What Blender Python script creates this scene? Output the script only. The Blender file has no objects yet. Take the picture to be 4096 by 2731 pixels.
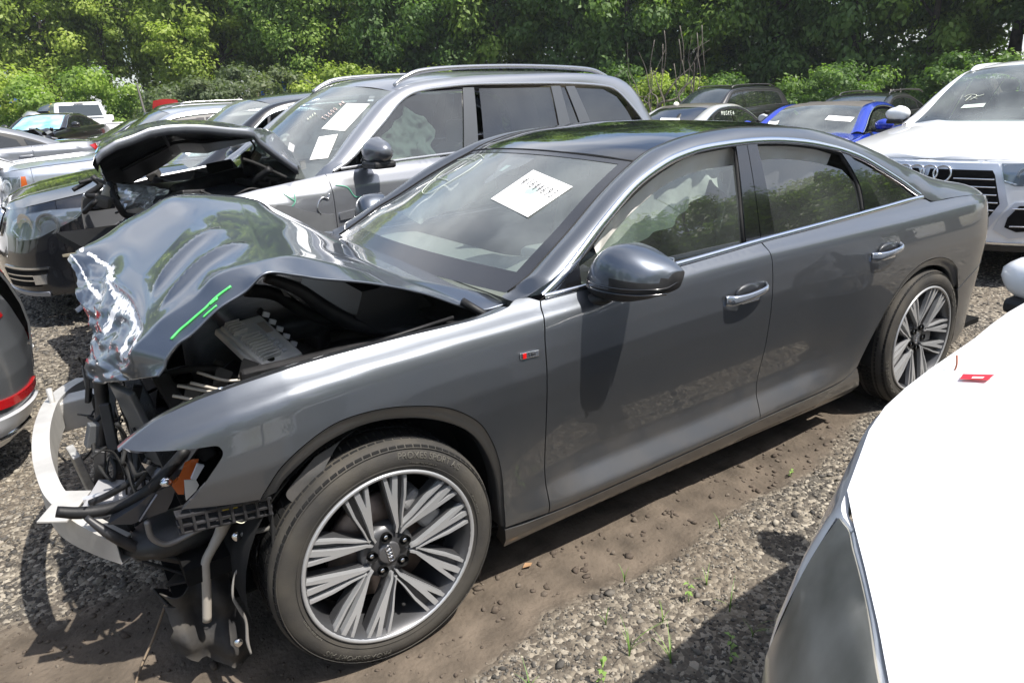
import bpy, bmesh, math, random
import numpy as np
from mathutils import Vector, Matrix, geometry
random.seed(7); RNG = np.random.default_rng(11)
SC = bpy.context.scene; COL = SC.collection
R = math.radians; PI = math.pi
# ---------------------------------------------------------------- camera
cd = bpy.data.cameras.new('camera'); cam = bpy.data.objects.new('camera', cd); COL.objects.link(cam)
CPOS = np.array([-0.6423, -1.648, 1.589]); YAW, PITCH, ROLL = 0.582, -0.332, -0.047
_f = Vector((math.sin(YAW)*math.cos(PITCH), math.cos(YAW)*math.cos(PITCH), math.sin(PITCH)))
_r = Vector((math.cos(YAW), -math.sin(YAW), 0)); _u = _r.cross(_f)
_r2 = _r*math.cos(ROLL)+_u*math.sin(ROLL); _u2 = -_r*math.sin(ROLL)+_u*math.cos(ROLL)
cam.matrix_world = Matrix(((_r2.x,_u2.x,-_f.x,CPOS[0]),(_r2.y,_u2.y,-_f.y,CPOS[1]),(_r2.z,_u2.z,-_f.z,CPOS[2]),(0,0,0,1)))
cd.sensor_width = 36; cd.lens = 2819.66/4096*36; cd.clip_start = .02; cd.clip_end = 500
SC.camera = cam
# ---------------------------------------------------------------- light
SUN = Vector((.25,-.46,.91)).normalized()
sd = bpy.data.lights.new('sun','SUN'); sd.energy = 4.6; sd.angle = R(.55); sd.color = (1,.95,.88)
so = bpy.data.objects.new('sun', sd); COL.objects.link(so); so.rotation_euler = SUN.to_track_quat('Z','Y').to_euler()
W = bpy.data.worlds.new('World'); SC.world = W; W.use_nodes = True
nt = W.node_tree; N = nt.nodes; L = nt.links; N.clear()
out = N.new('ShaderNodeOutputWorld'); bg = N.new('ShaderNodeBackground'); sky = N.new('ShaderNodeTexSky')
sky.sky_type = 'NISHITA'; sky.sun_disc = False
sky.sun_elevation = math.asin(SUN.z); sky.sun_rotation = math.atan2(SUN.x, SUN.y)
sky.dust_density = 1.6; sky.air_density = 1.0
bg.inputs['Strength'].default_value = .12
# scattered summer clouds over the whole sky
tc = N.new('ShaderNodeTexCoord'); sep = N.new('ShaderNodeSeparateXYZ'); L.new(tc.outputs['Generated'], sep.inputs[0])
mx = N.new('ShaderNodeMath'); mx.operation='MAXIMUM'; mx.inputs[1].default_value=.12; L.new(sep.outputs['Z'], mx.inputs[0])
dv = N.new('ShaderNodeVectorMath'); dv.operation='DIVIDE'; L.new(tc.outputs['Generated'], dv.inputs[0])
cb = N.new('ShaderNodeCombineXYZ'); [L.new(mx.outputs[0], cb.inputs[i]) for i in range(3)]; L.new(cb.outputs[0], dv.inputs[1])
nz = N.new('ShaderNodeTexNoise'); nz.inputs['Scale'].default_value=.8; nz.inputs['Detail'].default_value=6; nz.inputs['Roughness'].default_value=.45
L.new(dv.outputs[0], nz.inputs['Vector'])
cr = N.new('ShaderNodeValToRGB'); cr.color_ramp.elements[0].position=.44; cr.color_ramp.elements[1].position=.72; L.new(nz.outputs[0], cr.inputs[0])
mm = N.new('ShaderNodeMix'); mm.data_type='RGBA'; L.new(cr.outputs[0], mm.inputs['Factor'])
L.new(sky.outputs[0], mm.inputs['A']); mm.inputs['B'].default_value=(6.2,6.4,6.9,1)
L.new(mm.outputs['Result'], bg.inputs['Color']); L.new(bg.outputs[0], out.inputs[0])
SC.view_settings.view_transform='Standard'; SC.view_settings.look='None'; SC.view_settings.gamma=1; SC.view_settings.exposure=.84
SC.view_settings.use_curve_mapping = False
SC.cycles.max_bounces=8; SC.cycles.transparent_max_bounces=12; SC.cycles.glossy_bounces=4; SC.cycles.transmission_bounces=6; SC.cycles.diffuse_bounces=3
# ---------------------------------------------------------------- materials
MATS = {}
def mk(name, base, rough=.5, metal=0., coat=0., coat_rough=.03, spec=.5, noise=0., nscale=8., bump=0., bscale=60., col2=None, dust=0., dust_h=.5, emit=None, alpha=None, wet=0., ior=None):
    if name in MATS: return MATS[name]
    m = bpy.data.materials.new(name); m.use_nodes=True; n=m.node_tree.nodes; l=m.node_tree.links
    b = n['Principled BSDF']; base=tuple(base)+((1,) if len(base)==3 else ())
    b.inputs['Base Color'].default_value=base; b.inputs['Roughness'].default_value=rough; b.inputs['Metallic'].default_value=metal
    b.inputs['Coat Weight'].default_value=coat; b.inputs['Coat Roughness'].default_value=coat_rough; b.inputs['Specular IOR Level'].default_value=spec
    if ior: b.inputs['IOR'].default_value=ior
    if alpha is not None: b.inputs['Alpha'].default_value=alpha
    if emit: b.inputs['Emission Color'].default_value=tuple(emit[:3])+(1,); b.inputs['Emission Strength'].default_value=emit[3]
    col=None
    tcn = n.new('ShaderNodeTexCoord')
    if noise>0 or col2 is not None:
        t=n.new('ShaderNodeTexNoise'); t.inputs['Scale'].default_value=nscale; t.inputs['Detail'].default_value=6; l.new(tcn.outputs['Object'],t.inputs['Vector'])
        r=n.new('ShaderNodeValToRGB'); r.color_ramp.elements[0].position=.35; r.color_ramp.elements[1].position=.65; l.new(t.outputs[0],r.inputs[0])
        c2=tuple(col2)+(1,) if col2 is not None else tuple(min(1,c*(1+noise)) for c in base[:3])+(1,)
        c1=base if col2 is not None else tuple(c*(1-noise) for c in base[:3])+(1,)
        r.color_ramp.elements[0].color=c1; r.color_ramp.elements[1].color=c2; col=r.outputs[0]
        l.new(col,b.inputs['Base Color'])
    if dust>0:
        g=n.new('ShaderNodeNewGeometry'); s=n.new('ShaderNodeSeparateXYZ'); l.new(g.outputs['Position'],s.inputs[0])
        mr=n.new('ShaderNodeMapRange'); mr.inputs['From Min'].default_value=dust_h; mr.inputs['From Max'].default_value=.12; mr.inputs['To Min'].default_value=.12; l.new(s.outputs['Z'],mr.inputs['Value'])
        t=n.new('ShaderNodeTexNoise'); t.inputs['Scale'].default_value=5; t.inputs['Detail'].default_value=8; t.inputs['Roughness'].default_value=.65; l.new(tcn.outputs['Object'],t.inputs['Vector'])
        r=n.new('ShaderNodeMapRange'); r.inputs['From Min'].default_value=.3; r.inputs['From Max'].default_value=.75; l.new(t.outputs[0],r.inputs['Value'])
        mu=n.new('ShaderNodeMath'); mu.operation='MULTIPLY'; l.new(mr.outputs[0],mu.inputs[0]); l.new(r.outputs[0],mu.inputs[1])
        m2=n.new('ShaderNodeMath'); m2.operation='MULTIPLY'; m2.inputs[1].default_value=dust; l.new(mu.outputs[0],m2.inputs[0])
        df=n.new('ShaderNodeBsdfDiffuse'); df.inputs['Color'].default_value=(.16,.14,.115,1)
        ms=n.new('ShaderNodeMixShader'); l.new(m2.outputs[0],ms.inputs[0]); l.new(b.outputs[0],ms.inputs[1]); l.new(df.outputs[0],ms.inputs[2])
        l.new(ms.outputs[0],n['Material Output'].inputs[0])
    if bump>0:
        t=n.new('ShaderNodeTexNoise'); t.inputs['Scale'].default_value=bscale; t.inputs['Detail'].default_value=5; l.new(tcn.outputs['Object'],t.inputs['Vector'])
        bp=n.new('ShaderNodeBump'); bp.inputs['Strength'].default_value=bump; bp.inputs['Distance'].default_value=.01; l.new(t.outputs[0],bp.inputs['Height']); l.new(bp.outputs[0],b.inputs['Normal'])
    MATS[name]=m; return m
def glass(name, tint, alpha_mix, rough=0.0, dirt=.06):
    # thin pane: tinted see-through body under a mirror coat, light dust
    if name in MATS: return MATS[name]
    m=bpy.data.materials.new(name); m.use_nodes=True; n=m.node_tree.nodes; l=m.node_tree.links; n.remove(n['Principled BSDF'])
    tr=n.new('ShaderNodeBsdfTransparent'); tr.inputs[0].default_value=tuple(tint)+(1,)
    gl=n.new('ShaderNodeBsdfGlossy'); gl.inputs['Roughness'].default_value=rough; gl.inputs['Color'].default_value=(1,1,1,1)
    lw=n.new('ShaderNodeLayerWeight'); lw.inputs['Blend'].default_value=.5; pw=n.new('ShaderNodeMath'); pw.operation='POWER'; pw.inputs[1].default_value=4.2; l.new(lw.outputs['Facing'],pw.inputs[0]); fr=n.new('ShaderNodeMath'); fr.operation='MULTIPLY_ADD'; fr.inputs[1].default_value=.90; fr.inputs[2].default_value=.10; l.new(pw.outputs[0],fr.inputs[0])
    ms=n.new('ShaderNodeMixShader'); l.new(fr.outputs[0],ms.inputs[0]); l.new(tr.outputs[0],ms.inputs[1]); l.new(gl.outputs[0],ms.inputs[2])
    df=n.new('ShaderNodeBsdfDiffuse'); df.inputs[0].default_value=(.55,.6,.58,1)
    tcn=n.new('ShaderNodeTexCoord'); t=n.new('ShaderNodeTexNoise'); t.inputs['Scale'].default_value=2.2; t.inputs['Detail'].default_value=6; l.new(tcn.outputs['Object'],t.inputs['Vector'])
    mr=n.new('ShaderNodeMapRange'); mr.inputs['From Min'].default_value=.35; mr.inputs['From Max'].default_value=.8; mr.inputs['To Min'].default_value=dirt*.35; mr.inputs['To Max'].default_value=dirt*2; l.new(t.outputs[0],mr.inputs['Value'])
    m2=n.new('ShaderNodeMixShader'); l.new(mr.outputs[0],m2.inputs[0]); l.new(ms.outputs[0],m2.inputs[1]); l.new(df.outputs[0],m2.inputs[2])
    l.new(m2.outputs[0],n['Material Output'].inputs[0]); MATS[name]=m; return m
PAINT = mk('paint_daytona',(.118,.129,.145),.40,.85,1.,.010,noise=.05,nscale=900,dust=.42,dust_h=.6)
PAINTC= mk('paint_clean',(.115,.130,.155),.38,.82,1.,.012)
BLACKG= mk('gloss_black',(.006,.006,.007),.12,0,1.,.02)
CHROME= mk('satin_chrome',(.78,.79,.81),.16,1.)
RUBBER= mk('rubber',(.018,.018,.018),.75,spec=.3)
PLAST = mk('black_plastic',(.02,.02,.021),.5,spec=.4,noise=.3,nscale=12)
PLASTD= mk('dusty_plastic',(.035,.033,.03),.75,spec=.3,col2=(.11,.10,.085),nscale=9)
INT_D = mk('interior_dark',(.03,.03,.032),.7)
INT_L = mk('interior_grey',(.34,.34,.32),.8)
SEAT  = mk('seat_leather',(.22,.215,.2),.55,bump=.2)
AIRBAG= mk('airbag_cloth',(.74,.72,.68),.9,bump=.35,bscale=30)
WHITEP= mk('paper_white',(.86,.86,.84),.8)
INK   = mk('marker_ink',(.01,.01,.012),.6)
ALU   = mk('crash_beam_aluminium',(.50,.49,.465),.5,.35,noise=.14,nscale=9,bump=.12,bscale=25)
ALUS  = mk('machined_alloy',(.50,.51,.52),.30,.55,.4)
ALUG  = mk('grey_alloy',(.075,.076,.08),.4,.5)
TYRE  = mk('tyre_rubber',(.030,.029,.028),.8,spec=.3,col2=(.066,.060,.050),nscale=6,bump=.08,bscale=120)
TREAD = mk('tread_rubber',(.012,.012,.012),.85,spec=.25,noise=.3)
LETT  = mk('tyre_lettering',(.085,.080,.068),.75,spec=.3)
DARK  = mk('dark_void',(.008,.008,.008),.9,spec=.1)
LINER = mk('wheel_arch_liner',(.018,.018,.018),.95,spec=.1,noise=.4)
REDL  = mk('tail_lamp_red',(.35,.01,.012),.12,0,1.)
CLEAR = glass('clear_plastic',(.9,.92,.93),1.45,dirt=.1)
GLW   = glass('windscreen_glass',(.66,.74,.72),1.5,dirt=.16)
GLS   = glass('side_glass',(.24,.30,.28),1.5,dirt=.04)
GLT   = glass('privacy_glass',(.06,.065,.07),1.5,dirt=.03)
GREENP= mk('green_marker',(.08,.62,.14),.5)
# ---------------------------------------------------------------- mesh helpers
def link(name, me, mat=None, parent=None, loc=None, rot=None):
    o=bpy.data.objects.new(name, me); COL.objects.link(o)
    if mat is not None and me is not None:
        if len(me.materials)==0:
            for mm_ in (mat if isinstance(mat,(list,tuple)) else [mat]): me.materials.append(mm_)
    if parent is not None: o.parent=parent
    if loc is not None: o.location=loc
    if rot is not None: o.rotation_euler=rot
    return o
def tag(o,label=None,cat=None,group=None,kind=None):
    if label: o['label']=label
    if cat: o['category']=cat
    if group: o['group']=group
    if kind: o['kind']=kind
    return o
def thing(name,label,cat,loc=(0,0,0),rz=0,group=None):
    o=bpy.data.objects.new(name,None); COL.objects.link(o); o.location=loc; o.rotation_euler=(0,0,rz); o.empty_display_size=.2
    return tag(o,label,cat,group)
def mesh(name,V,Fc,smooth=True,nor=None,mi=None):
    me=bpy.data.meshes.new(name); V=np.asarray(V,float)
    me.from_pydata(V.tolist(),[],[tuple(int(i) for i in f) for f in Fc]); me.update()
    if smooth: me.polygons.foreach_set('use_smooth',[True]*len(me.polygons))
    if mi is not None: me.polygons.foreach_set('material_index',list(mi))
    if nor is not None: me.normals_split_custom_set_from_vertices([tuple(x) for x in nor])
    return me
def fastmesh(name,V,T,smooth=False):
    # V (n,3), T (m,k) numpy
    me=bpy.data.meshes.new(name); m,k=T.shape
    me.vertices.add(len(V)); me.vertices.foreach_set('co',np.asarray(V,np.float32).ravel())
    me.loops.add(m*k); me.loops.foreach_set('vertex_index',T.astype(np.int32).ravel())
    me.polygons.add(m); me.polygons.foreach_set('loop_start',np.arange(0,m*k,k,dtype=np.int32))
    try: me.polygons.foreach_set('loop_total',np.full(m,k,dtype=np.int32))
    except Exception: pass
    me.update(calc_edges=True)
    if smooth: me.polygons.foreach_set('use_smooth',np.ones(m,bool))
    return me
def cr_path(pts,n=6,closed=False):
    P=np.asarray(pts,float); m=len(P)
    if m<3 and not closed: 
        return np.linspace(P[0],P[-1],n*(m-1)+1)
    if closed: Q=np.vstack([P[-1],P,P[0],P[1]])
    else: Q=np.vstack([2*P[0]-P[1],P,2*P[-1]-P[-2]])
    o=[]
    for i in range(1,len(Q)-2):
        p0,p1,p2,p3=Q[i-1:i+3]
        for k in range(n):
            t=k/n; o.append(.5*((2*p1)+(-p0+p2)*t+(2*p0-5*p1+4*p2-p3)*t*t+(-p0+3*p1-3*p2+p3)*t**3))
    if not closed: o.append(P[-1])
    return np.array(o)
def outline(*segs,n=6):
    # closed outline out of smooth segments; corners where segments meet
    o=[]
    for s in segs:
        c=np.asarray(s,float) if len(s)<3 else cr_path(s,n)
        o.extend(c.tolist())
    r=[o[0]]
    for q in o[1:]:
        if abs(q[0]-r[-1][0])+abs(q[1]-r[-1][1])>1e-4: r.append(q)
    if abs(r[0][0]-r[-1][0])+abs(r[0][1]-r[-1][1])<1e-4: r.pop()
    return r
def resample(poly,step):
    o=[]; m=len(poly)
    for i in range(m):
        a=np.array(poly[i]); b=np.array(poly[(i+1)%m]); d=np.linalg.norm(b-a); k=max(1,int(math.ceil(d/step)))
        for j in range(k): o.append(a+(b-a)*j/k)
    return o
def inpoly(P,poly):
    P=np.asarray(P); x,y=P[:,0],P[:,1]; c=np.zeros(len(P),bool); q=np.asarray(poly); j=len(q)-1
    for i in range(len(q)):
        xi,yi=q[i]; xj,yj=q[j]
        m=((yi>y)!=(yj>y)) & (x<(xj-xi)*(y-yi)/((yj-yi)+1e-15)+xi); c^=m; j=i
    return c
def distpoly(P,poly):
    P=np.asarray(P); q=np.asarray(poly); d=np.full(len(P),1e9)
    for i in range(len(q)):
        a=q[i]; b=q[(i+1)%len(q)]; ab=b-a; t=np.clip(((P-a)@ab)/(ab@ab+1e-15),0,1); d=np.minimum(d,np.linalg.norm(P-(a+t[:,None]*ab),axis=1))
    return d
def panel(name,poly,fn,grid=.03,off=0.,ret=.012,flip=1,bulge=0.,bw=.05,mirror=None):
    """Sheet cut to outline `poly` in (u,v), laid on surface fn(u,v)->xyz, raised by off along the normal, edges returned inwards."""
    gu,gv=(grid if isinstance(grid,(tuple,list)) else (grid,grid))
    B=np.array(resample(poly,min(gu,gv)))
    lo=B.min(0); hi=B.max(0)
    us=np.arange(lo[0]+gu*.5,hi[0],gu); vs=np.arange(lo[1]+gv*.5,hi[1],gv)
    Gd=np.array([(u,v) for k,v in enumerate(vs) for u in us]) if len(us) and len(vs) else np.zeros((0,2))
    if len(Gd):
        Gd=Gd[inpoly(Gd,B)]
        if len(Gd): Gd=Gd[distpoly(Gd,B)>min(gu,gv)*.45]
    A=np.vstack([B,Gd]) if len(Gd) else B
    nb=len(B)
    r=geometry.delaunay_2d_cdt([Vector(a) for a in A],[],[list(range(nb))],1,1e-6)
    UV=np.array([tuple(v) for v in r[0]]); T=[list(f) for f in r[2]]
    e=1e-3
    def ev(u,v):
        return np.asarray(fn(u,v),float)
    X=ev(UV[:,0],UV[:,1]); du=ev(UV[:,0]+e,UV[:,1])-ev(UV[:,0]-e,UV[:,1]); dv=ev(UV[:,0],UV[:,1]+e)-ev(UV[:,0],UV[:,1]-e)
    Nn=np.cross(du,dv)*flip; Nn/=np.linalg.norm(Nn,axis=1)[:,None]+1e-12
    X=X+Nn*off
    if bulge:
        dd=np.clip(distpoly(UV,B)/bw,0,1); X=X+Nn*(bulge*np.sqrt(1-(1-dd)**2))[:,None]
    F_=[]
    for t in T:
        a,b,c=X[t[0]],X[t[1]],X[t[2]]; nn=np.cross(b-a,c-a)
        F_.append(t if nn@Nn[t[0]]>0 else t[::-1])
    V=[x for x in X]; NR=[x for x in Nn]
    # edge return
    from collections import Counter
    ed=Counter(); dirs={}
    for t in F_:
        for i in range(len(t)):
            a,b=t[i],t[(i+1)%len(t)]; ed[(min(a,b),max(a,b))]+=1; dirs[(min(a,b),max(a,b))]=(a,b)
    bd=[dirs[k] for k,c in ed.items() if c==1]
    if ret>0 and bd:
        top={}; bot={}
        for a,b in bd:
            for i in (a,b):
                if i not in top:
                    top[i]=len(V); V.append(X[i]); NR.append(None)
                    bot[i]=len(V); V.append(X[i]-Nn[i]*ret); NR.append(None)
        acc={}
        for a,b in bd:
            F_.append([top[b],top[a],bot[a],bot[b]])
            nn=np.cross(X[b]-X[a],Nn[a]); nn/=np.linalg.norm(nn)+1e-12
            for i in (a,b): acc[i]=acc.get(i,0)+nn
        for i in top:
            nn=acc[i]/(np.linalg.norm(acc[i])+1e-12); NR[top[i]]=nn; NR[bot[i]]=nn
    V=np.array(V); NR=np.array(NR)
    if mirror is not None:
        V[:,1]=mirror-V[:,1]; NR[:,1]*=-1; F_=[f[::-1] for f in F_]
    me=mesh(name,V,F_,True,NR if not bulge else None)
    return me
def sheet(name,X,closed_u=False,flip=False,thick=0.):
    X=np.asarray(X,float); a,b=X.shape[:2]; V=X.reshape(-1,3); Fc=[]
    for i in range(a-1 if not closed_u else a):
        i2=(i+1)%a
        for j in range(b-1):
            f=[i*b+j,i2*b+j,i2*b+j+1,i*b+j+1]; Fc.append(f[::-1] if flip else f)
    return mesh(name,V,Fc)
def tube(name,pts,r=.01,n=8,smooth=6,cap=True):
    P=cr_path(pts,smooth) if smooth else np.asarray(pts,float); m=len(P)
    T=np.gradient(P,axis=0); T/=np.linalg.norm(T,axis=1)[:,None]+1e-9
    ref=np.array([0,0,1.]) if abs(T[0][2])<.9 else np.array([1.,0,0]); V=[]
    rr=np.interp(np.linspace(0,1,m),np.linspace(0,1,len(r)),r) if hasattr(r,'__len__') else np.full(m,r)
    u=np.cross(T[0],ref)
    for i in range(m):
        u=u-T[i]*(u@T[i]); u/=np.linalg.norm(u)+1e-9; w=np.cross(T[i],u)
        for k in range(n):
            a=2*PI*k/n; V.append(P[i]+rr[i]*(math.cos(a)*u+math.sin(a)*w))
    Fc=[[i*n+k,i*n+(k+1)%n,(i+1)*n+(k+1)%n,(i+1)*n+k] for i in range(m-1) for k in range(n)]
    if cap: Fc+= [list(range(n))[::-1],[(m-1)*n+k for k in range(n)]]
    return mesh(name,V,Fc)
def strip(name,pts,nor,w,h=.004,smooth=4):
    """Moulding: flat band of width w (perpendicular to nor) proud by h along a 3D path."""
    P=cr_path(pts,smooth) if smooth else np.asarray(pts,float); m=len(P); T=np.gradient(P,axis=0); T/=np.linalg.norm(T,axis=1)[:,None]
    Nn=np.broadcast_to(np.asarray(nor,float),(m,3)).copy(); Nn-=T*(Nn*T).sum(1)[:,None]; Nn/=np.linalg.norm(Nn,axis=1)[:,None]; B=np.cross(T,Nn)
    ww=np.interp(np.linspace(0,1,m),np.linspace(0,1,len(w)),w) if hasattr(w,'__len__') else np.full(m,w)
    pr=[(-.5,0),(-.42,.7),(-.2,1),(.2,1),(.42,.7),(.5,0)]
    V=[P[i]+B[i]*ww[i]*a+Nn[i]*h*b for i in range(m) for a,b in pr]; k=len(pr)
    Fc=[[i*k+j,i*k+j+1,(i+1)*k+j+1,(i+1)*k+j] for i in range(m-1) for j in range(k-1)]
    return mesh(name,V,Fc)
def boxm(name,s,c=(0,0,0),bev=.005,seg=2,rot=None,taper=None):
    bm=bmesh.new(); bmesh.ops.create_cube(bm,size=1)
    for v in bm.verts:
        v.co=Vector((v.co.x*s[0],v.co.y*s[1],v.co.z*s[2]))
        if taper and v.co.z>0: v.co.x*=taper[0]; v.co.y*=taper[1]
    if bev: bmesh.ops.bevel(bm,geom=bm.edges[:],offset=bev,segments=seg,affect='EDGES',profile=.5)
    if rot: bmesh.ops.rotate(bm,verts=bm.verts,matrix=Matrix.Rotation(rot[2],3,'Z')@Matrix.Rotation(rot[1],3,'Y')@Matrix.Rotation(rot[0],3,'X'))
    bmesh.ops.translate(bm,vec=Vector(c),verts=bm.verts)
    me=bpy.data.meshes.new(name); bm.to_mesh(me); bm.free()
    me.polygons.foreach_set('use_smooth',[False]*len(me.polygons)); return me
def join(name,ms,smooth=None):
    V=[];Fc=[];S_=[];o=0
    for me in ms:
        n=len(me.vertices); v=np.empty(n*3,np.float32); me.vertices.foreach_get('co',v); V.append(v.reshape(-1,3))
        for p in me.polygons: Fc.append([i+o for i in p.vertices]); S_.append(p.use_smooth)
        o+=n
    me=mesh(name,np.vstack(V),Fc,False); me.polygons.foreach_set('use_smooth',S_ if smooth is None else [smooth]*len(S_)); return me
def prism(name,poly,depth,fn=None,bev=0.):
    """2D outline (x,z) extruded along y from 0 to depth; fn maps verts."""
    n=len(poly); V=[(p[0],0,p[1]) for p in poly]+[(p[0],depth,p[1]) for p in poly]
    Fc=[list(range(n)),list(range(2*n-1,n-1,-1))]+[[(i+1)%n,i,n+i,n+(i+1)%n] for i in range(n)]
    V=np.array(V)
    if fn is not None: V=fn(V)
    return mesh(name,V,Fc,False)
def lathe(name,prof,n=64,axis='y',flip=False):
    V=[];k=len(prof)
    for i in range(n):
        a=2*PI*i/n
        for r_,y in prof: V.append((r_*math.cos(a),y,r_*math.sin(a)))
    Fc=[]
    for i in range(n):
        for j in range(k-1):
            f=[i*k+j,((i+1)%n)*k+j,((i+1)%n)*k+j+1,i*k+j+1]; Fc.append(f[::-1] if flip else f)
    return mesh(name,V,Fc)
def blob(name,c,s,seed=0,amp=.15,sub=2,scale=2.):
    bm=bmesh.new(); bmesh.ops.create_icosphere(bm,subdivisions=sub,radius=1)
    from mathutils import noise as mn
    for v in bm.verts:
        k=1+amp*mn.noise(v.co*scale+Vector((seed*3.1,seed,0)))*2
        v.co=Vector((v.co.x*s[0]*k+c[0],v.co.y*s[1]*k+c[1],v.co.z*s[2]*k+c[2]))
    me=bpy.data.meshes.new(name); bm.to_mesh(me); bm.free(); me.polygons.foreach_set('use_smooth',[True]*len(me.polygons)); return me
def rbox(name,s,c=(0,0,0),rot=None,sub=2,crease=0.):
    """soft rounded box"""
    bm=bmesh.new(); bmesh.ops.create_cube(bm,size=1)
    bmesh.ops.subdivide_edges(bm,edges=bm.edges[:],cuts=4,use_grid_fill=True)
    for v in bm.verts:
        p=v.co*2; q=Vector([math.copysign(1-(1-min(1,abs(a)))**1.0,a) for a in p]); l=(abs(q.x)**6+abs(q.y)**6+abs(q.z)**6)**(1/6)
        q=q/max(l,1e-6)*max(abs(q.x),abs(q.y),abs(q.z)); v.co=Vector((q.x*s[0]/2,q.y*s[1]/2,q.z*s[2]/2))
    if rot: bmesh.ops.rotate(bm,verts=bm.verts,matrix=Matrix.Rotation(rot[2],3,'Z')@Matrix.Rotation(rot[1],3,'Y')@Matrix.Rotation(rot[0],3,'X'))
    bmesh.ops.translate(bm,vec=Vector(c),verts=bm.verts)
    me=bpy.data.meshes.new(name); bm.to_mesh(me); bm.free(); me.polygons.foreach_set('use_smooth',[True]*len(me.polygons)); return me
def fbm(P,sc,seed=0,oct=4):
    """cheap value noise for numpy arrays (n,2)"""
    P=np.asarray(P,float)*sc; tot=np.zeros(len(P)); a=1.; s=0
    for o in range(oct):
        i=np.floor(P).astype(np.int64); f_=P-i; u=f_*f_*(3-2*f_)
        def h(ix,iy):
            n=(ix*374761393+iy*668265263+(seed+o)*144269)&0x7fffffff; n=((n^(n>>13))*1274126177)&0x7fffffff; return ((n^(n>>16))&0xffff)/65535.
        v=(h(i[:,0],i[:,1])*(1-u[:,0])+h(i[:,0]+1,i[:,1])*u[:,0])*(1-u[:,1])+(h(i[:,0],i[:,1]+1)*(1-u[:,0])+h(i[:,0]+1,i[:,1]+1)*u[:,0])*u[:,1]
        tot+=a*v; s+=a; a*=.5; P=P*2.03+17.1
    return tot/s
def text_mesh(s,size=1.,ext=0.,align='CENTER'):
    c=bpy.data.curves.new('txt','FONT'); c.body=s; c.size=size; c.extrude=ext; c.align_x=align; c.align_y='CENTER'; c.resolution_u=3
    o=bpy.data.objects.new('txt',c); COL.objects.link(o); dg=bpy.context.evaluated_depsgraph_get(); me=bpy.data.meshes.new_from_object(o.evaluated_get(dg)); bpy.data.objects.remove(o); return me
def verts(me):
    v=np.empty(len(me.vertices)*3,np.float32); me.vertices.foreach_get('co',v); return v.reshape(-1,3).astype(float)
def setverts(me,V): me.vertices.foreach_set('co',np.asarray(V,np.float32).ravel()); me.update()
def stroke(name,pts,fn,w=.006,off=.002,smooth=4):
    """hand-drawn mark: thin ribbon in (u,v) laid on surface fn"""
    P=cr_path(pts,smooth) if smooth else np.asarray(pts,float); T=np.gradient(P,axis=0); T/=np.linalg.norm(T,axis=1)[:,None]+1e-9; B=np.stack([-T[:,1],T[:,0]],1)
    ww=w*(.75+.4*np.sin(np.arange(len(P))*1.7))
    A=P+B*ww[:,None]*.5; C=P-B*ww[:,None]*.5
    def off_(U):
        e=1e-3; X=np.asarray(fn(U[:,0],U[:,1])); du=np.asarray(fn(U[:,0]+e,U[:,1]))-X; dv=np.asarray(fn(U[:,0],U[:,1]+e))-X; n=np.cross(du,dv); n/=np.linalg.norm(n,axis=1)[:,None]+1e-12; return X+n*off
    return sheet(name,np.stack([off_(A),off_(C)],1))
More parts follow.
